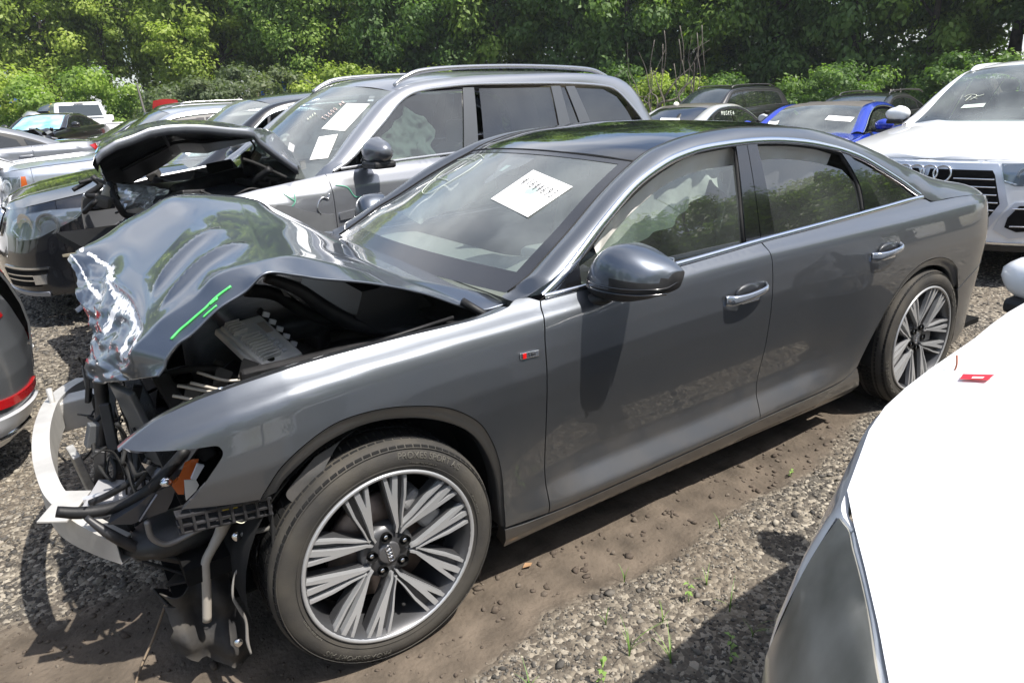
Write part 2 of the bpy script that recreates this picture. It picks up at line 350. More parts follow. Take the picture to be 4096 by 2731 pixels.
A6 = {
'f_top':[(-0.598,0.837),(-0.553,0.864),(-0.498,0.893),(-0.417,0.921),(-0.337,0.939),(-0.254,0.952),(-0.167,0.962),(-0.021,0.969)],
'f_top2':[(0.308,0.974),(0.38,0.976),(0.444,0.981),(0.493,0.989),(0.527,1.003)],
'f_door':[(0.604,0.984),(0.587,0.95),(0.581,0.921),(0.571,0.854),(0.57,0.706),(0.579,0.541),(0.583,0.397)],
'f_door2':[(0.569,0.63),(0.581,0.442),(0.574,0.259)],
'f_bot':[(0.575,0.255),(0.391,0.271)],
'f_archin':[(-0.282,0.658),(-0.254,0.693),(-0.171,0.746),(-0.087,0.769),(-0.003,0.774),(0.083,0.76),(0.172,0.73),(0.254,0.682),(0.307,0.628),(0.348,0.552),(0.373,0.471),(0.383,0.394),(0.385,0.334),(0.391,0.271)],
'f_archout':[(-0.332,0.659),(-0.267,0.737),(-0.19,0.784),(-0.117,0.81),(-0.045,0.816),(0.033,0.811),(0.118,0.793),(0.201,0.766),(0.269,0.723),(0.321,0.67),(0.359,0.596),(0.383,0.518),(0.395,0.434),(0.398,0.344),(0.4,0.274)],
'f_low':[(-0.285,0.656),(-0.402,0.666),(-0.508,0.679)],
'f_lamp':[(-0.508,0.679),(-0.47,0.713),(-0.427,0.76),(-0.401,0.789),(-0.393,0.802),(-0.394,0.813),(-0.404,0.821),(-0.443,0.822),(-0.5,0.825),(-0.563,0.83),(-0.598,0.837)],
'd_Bshut':[(1.679,1.01),(1.679,0.987),(1.672,0.879),(1.688,0.748),(1.699,0.592),(1.69,0.434),(1.686,0.386),(1.66,0.289)],
'd_bot':[(0.8,0.259),(1.005,0.263),(1.228,0.271),(1.472,0.277),(1.656,0.283)],
'd_bot0':[(0.575,0.255),(0.684,0.257),(0.8,0.261)],
'r_bot':[(1.656,0.283),(1.883,0.29),(2.037,0.288),(2.207,0.284),(2.312,0.292),(2.387,0.315)],
'r_rear':[(2.39,0.319),(2.494,0.478),(2.543,0.556),(2.602,0.657),(2.649,0.719),(2.651,0.798),(2.657,0.845)],
'r_rearup':[(2.657,0.869),(2.658,0.921),(2.655,0.949),(2.615,0.984),(2.6,1.002),(2.577,1.033)],
'q_archin':[(2.596,0.173),(2.529,0.249),(2.531,0.315),(2.544,0.36),(2.585,0.425),(2.598,0.507),(2.632,0.579),(2.68,0.642),(2.735,0.688),(2.816,0.72),(2.911,0.722),(2.996,0.711),(3.081,0.68),(3.156,0.634),(3.233,0.553),(3.275,0.482),(3.306,0.377),(3.305,0.3),(3.345,0.208)],
'q_archout':[(2.517,0.441),(2.562,0.531),(2.61,0.614),(2.645,0.684),(2.718,0.732),(2.804,0.758),(2.898,0.763),(2.98,0.755),(3.071,0.725),(3.158,0.672),(3.229,0.616),(3.272,0.563)],
'q_bump':[(3.24,0.549),(3.272,0.563),(3.317,0.597),(3.451,0.648)],
'sill_bot':[(0.842,0.177),(1.292,0.172),(1.837,0.159),(2.346,0.108),(2.625,0.128)],
'sill_bot0':[(0.431,0.141),(0.596,0.151),(0.847,0.168)],
'sill_front':[(0.395,0.257),(0.543,0.242),(0.576,0.251)],
'mir_tri':[(0.665,0.993),(0.809,1.086),(0.789,1.019),(0.778,1.004)],
'glassF_top':[(0.913,1.095),(0.973,1.133),(1.059,1.18),(1.162,1.224),(1.268,1.264),(1.395,1.291),(1.523,1.303),(1.687,1.305)],
'frameF_in':[(0.865,1.104),(0.995,1.188),(1.09,1.236),(1.185,1.277),(1.29,1.313),(1.424,1.349),(1.554,1.363),(1.711,1.366)],
'B_front':[(1.711,1.366),(1.696,1.304),(1.604,1.022)],
'B_mid':[(1.775,1.367),(1.72,1.135),(1.694,1.023)],
'B_rear':[(1.839,1.365),(1.832,1.311),(1.81,1.159),(1.782,1.022)],
'glassR_top':[(1.832,1.31),(1.979,1.304),(2.122,1.285),(2.268,1.256),(2.375,1.223)],
'glassR_rear':[(2.259,1.272),(2.383,1.245),(2.406,1.207),(2.447,1.158),(2.449,1.125),(2.447,1.092),(2.434,1.034)],
'frameR_top':[(1.839,1.365),(1.961,1.36),(2.104,1.344),(2.251,1.321),(2.381,1.292)],
'C_front':[(2.385,1.298),(2.407,1.26),(2.432,1.213),(2.451,1.157),(2.453,1.124),(2.447,1.092),(2.434,1.034)],
'C_rear':[(2.432,1.282),(2.47,1.25),(2.51,1.185),(2.546,1.106),(2.57,1.034)],
'qglass':[(2.446,1.273),(2.476,1.26),(2.601,1.202),(2.732,1.138),(2.836,1.089),(2.916,1.043)],
'qglass_bot':[(2.916,1.043),(2.807,1.035),(2.675,1.035),(2.57,1.034)],
'belt':[(0.628,0.988),(0.819,0.992),(1.222,0.997),(1.699,1.014),(2.564,1.033),(2.916,1.041)],
'rail_in':[(0.769,0.222,1.104),(0.88,0.255,1.158),(1.022,0.295,1.235),(1.153,0.33,1.298),(1.252,0.353,1.34),(1.313,0.357,1.367),(1.394,0.36,1.389),(1.506,0.36,1.411),(1.677,0.36,1.426),(1.846,0.35,1.431),(2.13,0.34,1.416),(2.35,0.34,1.382),(2.575,0.33,1.328)],
'rail_out':[(0.835,1.109),(0.953,1.183),(1.128,1.277),(1.302,1.338),(1.432,1.364),(1.561,1.377),(1.783,1.381),(1.969,1.374),(2.161,1.352),(2.31,1.326)],
'rail_out2':[(2.3,1.339),(2.429,1.307),(2.555,1.26),(2.682,1.199),(2.815,1.13),(2.909,1.072),(2.978,1.025)],
'handle1':[(1.4,0.821),(1.401,0.855),(1.441,0.865),(1.512,0.847),(1.564,0.855),(1.589,0.87),(1.63,0.861),(1.652,0.839),(1.64,0.819),(1.567,0.815),(1.476,0.815)],
'bowl1':[(1.441,0.865),(1.498,0.876),(1.563,0.873),(1.589,0.87),(1.567,0.815),(1.583,0.793),(1.537,0.791),(1.49,0.803),(1.476,0.815)],
'handle2':[(2.339,0.84),(2.35,0.88),(2.373,0.885),(2.455,0.869),(2.517,0.868),(2.534,0.883),(2.574,0.875),(2.589,0.862),(2.581,0.841),(2.477,0.836),(2.416,0.835)],
'badge':[(0.473,0.865),(0.542,0.857),(0.544,0.835),(0.475,0.839)],
'mirror_top':[(0.772,0.05,1.04),(0.784,0.02,1.079),(0.79,-0.02,1.115),(0.809,-0.06,1.141),(0.837,-0.08,1.141),(0.874,-0.1,1.128),(0.906,-0.13,1.11),(0.928,-0.16,1.09),(0.952,-0.18,1.067)],
'mirror_low':[(0.778,0.05,1.02),(0.777,0.03,0.984),(0.803,0.0,0.974),(0.838,-0.04,0.982),(0.887,-0.08,0.979),(0.915,-0.12,0.987),(0.932,-0.16,1.005),(0.946,-0.18,1.025)],
'hoodmark1':[(-0.415,0.24,1.032),(-0.397,0.24,1.056),(-0.38,0.24,1.079),(-0.357,0.24,1.098),(-0.335,0.24,1.115),(-0.301,0.24,1.138),(-0.261,0.24,1.163)],
'hoodmark2':[(-0.301,0.24,1.157),(-0.3,0.24,1.14),(-0.297,0.24,1.122),(-0.301,0.24,1.114),(-0.314,0.24,1.11)],
'hoodmark3':[(-0.339,0.22,1.093),(-0.323,0.22,1.102),(-0.304,0.22,1.114)],
'ecu':[(-0.279,0.5,0.977),(-0.156,0.5,1.003),(-0.05,0.5,0.841),(-0.061,0.5,0.822),(-0.169,0.5,0.806),(-0.218,0.5,0.857),(-0.279,0.5,0.957)],
'ecu_clips':[(-0.113,0.55,0.983),(-0.097,0.55,0.956),(-0.078,0.55,0.928),(-0.061,0.55,0.9),(-0.042,0.55,0.87)],
'hose1':[(-0.121,0.45,1.121),(-0.033,0.45,1.074),(0.055,0.45,0.975),(0.133,0.45,0.916),(0.262,0.45,0.86)],
'duct':[(0.15,0.5,1.035),(0.252,0.5,1.02),(0.354,0.5,0.966),(0.472,0.5,0.834),(0.331,0.5,0.832),(0.196,0.5,0.899),(0.14,0.5,0.955)],
'whitebits':[(-0.044,0.6,1.047),(-0.014,0.6,1.012),(-0.01,0.6,0.978),(-0.028,0.6,1.001)],
'grayplate':[(-0.749,1.0,0.491),(-0.672,1.0,0.487),(-0.707,1.0,0.352),(-0.748,1.0,0.354)],
'lampwhite':[(-0.551,0.35,0.699),(-0.535,0.35,0.687),(-0.506,0.35,0.666),(-0.522,0.35,0.648),(-0.535,0.35,0.645)],
'lampbulb':[(-0.522,0.28,0.655),(-0.506,0.28,0.667),(-0.494,0.28,0.657),(-0.509,0.28,0.638)],
'amber':[(-0.445,0.25,0.699),(-0.427,0.25,0.695),(-0.45,0.25,0.656),(-0.461,0.25,0.64),(-0.467,0.25,0.654),(-0.475,0.25,0.619),(-0.489,0.25,0.624),(-0.499,0.25,0.654),(-0.486,0.25,0.661),(-0.463,0.25,0.696)],
'amber_w':[(-0.43,0.22,0.708),(-0.415,0.22,0.698),(-0.442,0.22,0.665),(-0.453,0.22,0.671)],
'tab':[(-0.475,0.16,0.703),(-0.448,0.16,0.695),(-0.444,0.16,0.678),(-0.454,0.16,0.664),(-0.481,0.16,0.646),(-0.48,0.16,0.665)],
'cover1':[(-0.5,0.3,0.631),(-0.484,0.3,0.625),(-0.503,0.3,0.585),(-0.521,0.3,0.56),(-0.585,0.3,0.557),(-0.61,0.3,0.554),(-0.663,0.3,0.575),(-0.588,0.3,0.602),(-0.549,0.3,0.624)],
'cover2':[(-0.451,0.3,0.726),(-0.414,0.3,0.715),(-0.485,0.3,0.644),(-0.547,0.3,0.623),(-0.551,0.3,0.65),(-0.497,0.3,0.686)],
'tube1':[(-0.756,0.35,0.625),(-0.713,0.35,0.611),(-0.643,0.35,0.602),(-0.58,0.35,0.612),(-0.542,0.35,0.623)],
'tube2':[(-0.681,0.4,0.598),(-0.635,0.4,0.619),(-0.564,0.4,0.656)],
'silverbits':[(-0.705,0.45,0.593),(-0.651,0.45,0.591),(-0.557,0.45,0.596),(-0.538,0.45,0.585),(-0.599,0.45,0.568),(-0.672,0.45,0.56),(-0.706,0.45,0.577)],
'bracket':[(-0.517,0.06,0.685),(-0.506,0.06,0.677),(-0.328,0.06,0.637),(-0.328,0.06,0.619),(-0.393,0.06,0.624),(-0.441,0.06,0.631),(-0.51,0.06,0.642),(-0.523,0.06,0.653)],
'pipe':[(-0.398,0.2,0.52),(-0.407,0.2,0.503),(-0.438,0.2,0.465),(-0.463,0.2,0.428),(-0.474,0.2,0.356),(-0.485,0.2,0.29),(-0.493,0.2,0.24)],
'hook':[(-0.572,0.25,0.565),(-0.572,0.25,0.525),(-0.56,0.25,0.504),(-0.539,0.25,0.488),(-0.504,0.25,0.49),(-0.437,0.25,0.506)],
'hose_low':[(-0.702,0.3,0.608),(-0.662,0.3,0.54),(-0.606,0.3,0.475),(-0.549,0.3,0.422),(-0.485,0.3,0.372)],
'splash':[(-0.42,0.27,0.482),(-0.347,0.27,0.448),(-0.339,0.27,0.426),(-0.351,0.27,0.384),(-0.362,0.27,0.338),(-0.393,0.27,0.318),(-0.411,0.27,0.245),(-0.392,0.27,0.178),(-0.399,0.27,0.079),(-0.395,0.27,0.027),(-0.434,0.27,0.037),(-0.49,0.27,0.068),(-0.533,0.27,0.11),(-0.582,0.27,0.156),(-0.594,0.27,0.193),(-0.577,0.27,0.225),(-0.586,0.27,0.28),(-0.558,0.27,0.281),(-0.584,0.27,0.333),(-0.531,0.27,0.322),(-0.48,0.27,0.323),(-0.438,0.27,0.383)],
'wire':[(-0.303,0.05,0.624),(-0.303,0.05,0.575),(-0.31,0.05,0.507),(-0.317,0.05,0.463),(-0.305,0.05,0.41)],
'wire2':[(-0.317,0.05,0.463),(-0.319,0.05,0.43),(-0.325,0.05,0.395),(-0.331,0.05,0.371)],
'plug':[(-0.308,0.04,0.414),(-0.29,0.04,0.402),(-0.294,0.04,0.373),(-0.313,0.04,0.379)],
'plug2':[(-0.338,0.04,0.384),(-0.305,0.04,0.375),(-0.321,0.04,0.348),(-0.342,0.04,0.358)],
'bolt1':[(-0.386,0.12,0.519)],
'bolt2':[(-0.435,0.12,0.196)],
'blackbar':[(-0.589,0.75,0.82),(-0.607,0.75,0.747),(-0.63,0.75,0.65)],
'liner':[(-0.043,0.03,0.745),(-0.091,0.03,0.728),(-0.142,0.03,0.675),(-0.182,0.03,0.618),(-0.215,0.03,0.577),(-0.239,0.03,0.592),(-0.255,0.03,0.622),(-0.236,0.03,0.65),(-0.164,0.03,0.706)],
'beam_top':[(-0.628,0.25,0.528),(-0.7,0.32,0.559),(-0.761,0.45,0.562),(-0.797,0.62,0.567),(-0.809,0.8,0.582),(-0.803,1.0,0.603),(-0.777,1.2,0.606),(-0.745,1.35,0.599)],
'beam_far':[(-0.677,0.22,0.487),(-0.792,0.42,0.45),(-0.833,0.62,0.481),(-0.852,0.85,0.559),(-0.852,1.05,0.591),(-0.833,1.25,0.596),(-0.79,1.4,0.586)],
'bracket_far':[(-0.761,1.35,0.557),(-0.585,1.3,0.59),(-0.537,1.3,0.595),(-0.759,1.35,0.486),(-0.607,1.3,0.482)],
'nosejunk0.5':[(-0.598,0.5,0.901),(-0.589,0.5,0.809),(-0.64,0.5,0.697),(-0.676,0.5,0.608)],
'nosejunk0.9':[(-0.589,0.9,0.773),(-0.579,0.9,0.663),(-0.64,0.9,0.531),(-0.682,0.9,0.425)],
}
HOODG = [
(0.2,[(-0.48,0.98),(-0.46,1.0),(-0.45,1.02),(-0.42,1.05),(-0.38,1.07),(-0.31,1.12),(-0.24,1.15),(-0.18,1.19),(-0.1,1.17),(-0.04,1.15),(0.11,1.11),(0.27,1.05),(0.45,0.96),(0.56,0.96)]),
(0.3,[(-0.52,0.95),(-0.52,0.99),(-0.51,1.03),(-0.47,1.06),(-0.43,1.09),(-0.35,1.13),(-0.28,1.18),(-0.16,1.2),(-0.09,1.2),(-0.02,1.18),(0.13,1.12),(0.24,1.08),(0.39,1.03),(0.56,0.97)]),
(0.45,[(-0.57,0.91),(-0.54,0.96),(-0.48,1.03),(-0.45,1.07),(-0.4,1.11),(-0.32,1.16),(-0.22,1.2),(-0.12,1.2),(-0.05,1.2),(0.02,1.18),(0.16,1.13),(0.25,1.09),(0.41,1.03),(0.56,0.97)]),
(0.65,[(-0.61,0.87),(-0.56,0.96),(-0.48,1.06),(-0.43,1.1),(-0.38,1.14),(-0.3,1.18),(-0.2,1.22),(-0.08,1.2),(-0.01,1.2),(0.06,1.18),(0.21,1.12),(0.3,1.08),(0.44,1.03),(0.57,0.97)]),
(0.9,[(-0.58,0.96),(-0.55,1.02),(-0.49,1.08),(-0.44,1.12),(-0.37,1.15),(-0.28,1.2),(-0.17,1.24),(-0.03,1.21),(0.04,1.2),(0.12,1.18),(0.26,1.12),(0.35,1.07),(0.46,1.03),(0.58,0.98)]),
(1.15,[(-0.58,1.04),(-0.55,1.06),(-0.49,1.09),(-0.43,1.14),(-0.37,1.18),(-0.27,1.22),(-0.16,1.26),(0.02,1.23),(0.09,1.22),(0.17,1.19),(0.29,1.12),(0.39,1.07),(0.49,1.02),(0.61,0.97)]),
(1.4,[(-0.56,1.09),(-0.55,1.11),(-0.53,1.13),(-0.45,1.17),(-0.37,1.22),(-0.27,1.26),(-0.18,1.3),(0.07,1.26),(0.15,1.23),(0.23,1.15),(0.35,1.08),(0.43,1.04),(0.52,1.01),(0.62,0.97)]),
(1.6,[(-0.55,1.04),(-0.54,1.06),(-0.52,1.08),(-0.43,1.13),(-0.35,1.18),(-0.25,1.22),(-0.14,1.27),(0.12,1.23),(0.23,1.18),(0.34,1.11),(0.45,1.04),(0.53,1.01),(0.58,0.99),(0.62,0.98)]),
]
def _tab(kn,sg):
    z=np.arange(0.0,1.3,.004); y=np.interp(z,[a for a,_ in kn],[b for _,b in kn])
    n=int(sg*3/.004)+1; k=np.exp(-.5*((np.arange(-n,n+1)*.004)/sg)**2); k/=k.sum()
    yp=np.concatenate([np.full(n,y[0]),y,np.full(n,y[-1])]); return z,np.convolve(yp,k,'valid')
_T1=_tab([(0,.12),(.17,.075),(.2,.045),(.26,.018),(.29,.004),(.365,.048),(.42,.056),(.48,.050),(.6,.030),(.72,.016),(.80,.012),(.87,.014),(.935,.020),(.948,.025),(.974,.036),(.986,.062),(1.01,.085),(1.03,.10),(1.3,.22)],.009)
_T2=_tab([(0,.12),(.17,.075),(.2,.05),(.26,.03),(.4,.022),(.6,.006),(.72,-.004),(.80,-.004),(.87,.006),(.935,.020),(.948,.025),(.974,.036),(.986,.062),(1.01,.085),(1.03,.10),(1.3,.22)],.009)
def zsh(x): return np.interp(x,[-.7,-.5,-.35,-.2,0,.3,.56,1.1,1.65,2.66,3.2,3.6,4],[.77,.828,.866,.892,.905,.916,.923,.950,.960,.957,.962,.966,.95])
def sm(a,b,x): t=np.clip((x-a)/(b-a),0,1); return t*t*(3-2*t)
def S(x,z):
    x=np.asarray(x,float); z=np.asarray(z,float)
    d=zsh(x)-.948
    zz=z-d*sm(.55,.85,z)
    zz=zz-.02*sm(1.2,2.3,x)*(1-sm(.38,.6,zz))*sm(.25,.36,zz)
    a=np.interp(zz,*_T1); b=np.interp(zz,*_T2)
    w=np.maximum(1-sm(.38,.85,np.abs(x+.05)),1-sm(.45,.95,np.abs(x-2.9)))
    w=np.maximum(w,sm(2.9,3.0,x)); w=np.maximum(w,1-sm(-.1,0,x))
    y=a*(1-w)+b*w
    y=y+.10*np.clip((-.15-x)/.45,0,2)**2
    y=y+.30*np.clip((x-3.25)/.6,0,3)**2.6+ .35*np.clip((x-3.6)/.3,0,3)**3
    return y
def G(x,z):
    # side glass / greenhouse plane
    x=np.asarray(x,float); z=np.asarray(z,float)
    t=z-1.03
    return .096+.40*t+.18*t*t+.012*((x-1.7)/1.0)**2
# ---------------------------------------------------------------- wheels
def tyre_mesh(Rt,Rr,w,grooves=True):
    h=w/2
    prof=[(Rr-.004,-h+.012),(Rr+.004,-h+.004),(Rr+.012,-h+.001),(Rr+(Rt-Rr)*.35,-h-.006),(Rr+(Rt-Rr)*.6,-h-.004),(Rr+(Rt-Rr)*.82,-h+.006),(Rt-.006,-h+.016),(Rt-.002,-h+.026)]
    n=7; 
    for i in range(n+1):
        y=-h+.03+(w-.06)*i/n
        prof+= [(Rt,y)] if not (grooves and 0<i<n and i%2==0) else [(Rt,y-.005),(Rt-.009,y-.004),(Rt-.009,y+.004),(Rt,y+.005)]
    prof+=[(Rt-.002,h-.026),(Rr+(Rt-Rr)*.6,h+.002),(Rr,h-.01)]
    return lathe('tyre',prof,72)
def tread_blocks(Rt,w,n=84):
    ms=[];V=[];F_=[]
    for i in range(n):
        a=2*PI*i/n
        for s in (-1,1):
            # slanted lateral sipes shown as small raised lugs on each shoulder
            for (y0,y1,da) in ((.62,.95,0),(.1,.52,.02)):
                pts=[]
                for (yy,aa) in ((y0,0),(y1,.012),(y1,.074),(y0,.062)):
                    for rr in (Rt-.008,Rt+.0022): 
                        A=a+(aa+da)*(84/n)*.95; r_=rr-(.012 if yy>.9 else 0); pts.append((r_*math.cos(A),s*yy*w/2,r_*math.sin(A)))
                b=len(V); V+=pts; F_+=[[b+1,b+3,b+5,b+7],[b,b+2,b+3,b+1],[b+2,b+4,b+5,b+3],[b+4,b+6,b+7,b+5],[b+6,b,b+1,b+7]]
    return mesh('tread',V,F_,False)
def arc_text(s,rad,size,mid,off,ext=.0012):
    """raised lettering bent round the sidewall, seen from -y; mid = angle of its middle (pi/2 = top)"""
    me=text_mesh(s,size,ext); v=verts(me); o=np.zeros_like(v); r_=rad+v[:,1]; a=mid-v[:,0]/rad
    h=.124; prof=np.interp(r_,[.272,.280,.2967,.3172,.3352,.344],[-h+.004,-h+.001,-h-.006,-h-.004,-h+.006,-h+.016])
    o[:,0]=r_*np.cos(a); o[:,2]=r_*np.sin(a); o[:,1]=prof-.0006-v[:,2]; setverts(me,o); return me
def sport_rim(Rr,parent):
    """ten machined arms in five V pairs, each split by a long groove and a short fork"""
    lip=lathe('rim_lip',[(Rr+.003,.0),(Rr+.003,-.006),(Rr-.001,-.008),(Rr-.007,-.007),(Rr-.010,.0)],96)
    barrel=lathe('rim_barrel',[(Rr-.008,-.004),(Rr-.014,.004),(Rr-.022,.03),(Rr-.028,.10),(Rr-.024,.2)],64)
    rim=link('rim',barrel,ALUG,parent); link('rim_lip',lip,ALUS,rim)
    def pol(r_,d): a=R(d); return (r_*math.cos(a),r_*math.sin(a))
    def place(V,depth0):
        V=V.copy(); r_=np.hypot(V[:,0],V[:,2]); V[:,1]+=depth0+.030*np.clip(1-r_/(Rr*.95),0,1)**1.3; return V
    faces=[];bases=[]
    for k in range(5):
        b=96+72*k
        for s in (-1,1):
            # s=+1 : counter-clockwise arm of the pair
            def A(r_,d): return pol(r_,b+s*d)
            ro=Rr-.006
            # angular distances from the bolt: inner at 31 deg, outer span 5..23 deg
            base=[A(.058,24),A(.075,25),A(.13,13.5),A(.19,7.5),A(ro,4.4),A(ro,9),A(ro,14),A(ro,19),A(ro,22.6),A(.19,26.5),A(.13,30),A(.075,40),A(.058,44)]
            pa=[A(.066,27),A(.085,24.5),A(.13,14.2),A(.19,8.1),A(ro,4.9),A(ro,7.2),A(.197,11.4),A(.192,12.0),A(ro,11.4),A(ro,15.0),A(.19,16.9),A(.13,21.3),A(.09,29.0),A(.066,33)]
            pb=[A(.084,36.2),A(.13,27.0),A(.19,23.2),A(ro,19.2),A(ro,21.4),A(.19,25.4),A(.13,29.2),A(.084,39.0)]
            if s<0: base,pa,pb=base[::-1],pa[::-1],pb[::-1]
            dp=lambda d0: (lambda u,v: np.stack([u,d0+.030*np.clip(1-np.hypot(u,v)/(Rr*.95),0,1)**1.3,v],-1))
            bases.append(panel('b',base,dp(.020),.02,0,.030)); faces.append(panel('a',pa,dp(.0),.02,0,.019)); faces.append(panel('a',pb,dp(.001),.02,0,.018))
    for f_ in bases: f_.transform(Matrix.Identity(4))
    for i,f_ in enumerate(bases):
        link('spoke',f_,ALUG,rim)
    [link('spoke_face',q,ALUS,rim) for q in faces]
    hub=lathe('hub',[(.0,.030),(.050,.030),(.062,.034),(.082,.040),(.085,.07)],48); link('hub',hub,ALUG,rim)
    cap=lathe('hub_cap',[(.0,.0225),(.030,.0225),(.0335,.0235),(.0345,.032)],40); link('hub_cap',cap,mk('cap_grey',(.12,.12,.125),.35,.5),rim)
    rg=[]
    for i in range(4):
        a=[(math.cos(t)*.0088,0,math.sin(t)*.0088) for t in np.linspace(0,2*PI,19)[:-1]]
        me=tube('ring',[(q[0]+(i-1.5)*.0125,.0210,q[2]) for q in a]+[(a[0][0]+(i-1.5)*.0125,.0210,a[0][2])],.0013,6,0,False); rg.append(me)
    rj=join('rings',rg,True); rj.transform(Matrix.Rotation(R(80),4,'Y')); link('four_ring_emblem',rj,CHROME,rim)
    for k in range(5):
        a=R(96+72*k); hm=lathe('bolt_hole',[(.0,.0),(.0155,.0),(.0165,-.012)],16); link('bolt_hole',hm,DARK,rim,loc=(.056*math.cos(a),.0275,.056*math.sin(a)))
        bm_=lathe('bolt',[(0,-.006),(.008,-.006),(.009,.0)],6); link('bolt',bm_,CHROME,rim,loc=(.056*math.cos(a),.0262,.056*math.sin(a)))
    v=tube('valve',[(-.0+.03,.045,-Rr+.055),(.028,.03,-Rr+.068)],.006,8,0); link('valve_stem',v,RUBBER,rim)
    return rim
def big_wheel(parent,c,label=None,text=True,rot=0.,spin=0.):
    Rt,Rr,w=.350,.268,.248
    wh=bpy.data.objects.new('wheel',None); COL.objects.link(wh); wh.parent=parent; wh.location=c; wh.rotation_euler=(0,R(spin),rot)
    t=link('tyre',tyre_mesh(Rt,Rr,w),TYRE,wh); 
    tb=join('tread',[tread_blocks(Rt,w)]); link('tread',tb,TREAD,wh)
    return wh
def a6_wheel(parent,c,spin=0,text=True):
    """three levels only: car > wheel > pieces"""
    Rt,Rr,w=.350,.268,.248
    tm=tyre_mesh(Rt,Rr,w); wh=link('wheel',tm,TYRE,parent,loc=c)   # the tyre carcass carries the rim pieces
    wh.rotation_euler=(0,R(spin),0)
    link('tread',tread_blocks(Rt,w),TREAD,wh)
    off=-w/2
    hold=bpy.data.objects.new('x',None)
    before=set(bpy.data.objects.keys())
    tmp=bpy.data.objects.new('tmp_rim',None); COL.objects.link(tmp)
    rim=sport_rim(Rr,tmp)
    for o in [o for o in bpy.data.objects if o.parent in (rim,)]+[rim]:
        o.parent=wh; o.location=(o.location[0],o.location[1]+off+.004,o.location[2])
    bpy.data.objects.remove(tmp); bpy.data.objects.remove(hold)
    disc=lathe('brake_disc',[(.06,.0),(.165,.0),(.165,.03),(.06,.03)],48); link('brake_disc',disc,mk('brake_iron',(.22,.17,.14),.45,.7,noise=.2,nscale=20),wh,loc=(0,off+.085,0))
    cal=boxm('brake_caliper',(.075,.09,.15),(.125,off+.09,.085),.02,3,rot=(0,R(-35),0)); link('brake_caliper',cal,mk('caliper_grey',(.22,.22,.22),.6,.4),wh)
    back=lathe('back_plate',[(0,.0),(.24,.0)],32); link('back_plate',back,DARK,wh,loc=(0,off+.17,0))
    if text:
        y=off-.0062
        for s,rad,size,mid in (('PROXES SPORT A/S',.316,.026,62),('PROXES SPORT A/S',.316,.026,242),('255/40ZR20 101Y',.291,.012,66),('TOYO TIRES',.316,.026,152),('DOT 7J0X 1AK2123',.288,.011,205),('TUBELESS RADIAL',.289,.010,15)):
            if 'TOYO' in s: continue
            me=arc_text(s,rad,size,R(mid),0); link('sidewall_lettering',me,LETT,wh)
        ribs=lathe('sidewall_rib',[(.283,y+.003),(.2845,y+.0012),(.286,y+.003)],96); link('sidewall_rib',ribs,TYRE,wh)
        ribs=lathe('sidewall_rib',[(.334,y+.010),(.3355,y+.0075),(.337,y+.013)],96); link('sidewall_rib',ribs,TYRE,wh)
    return wh
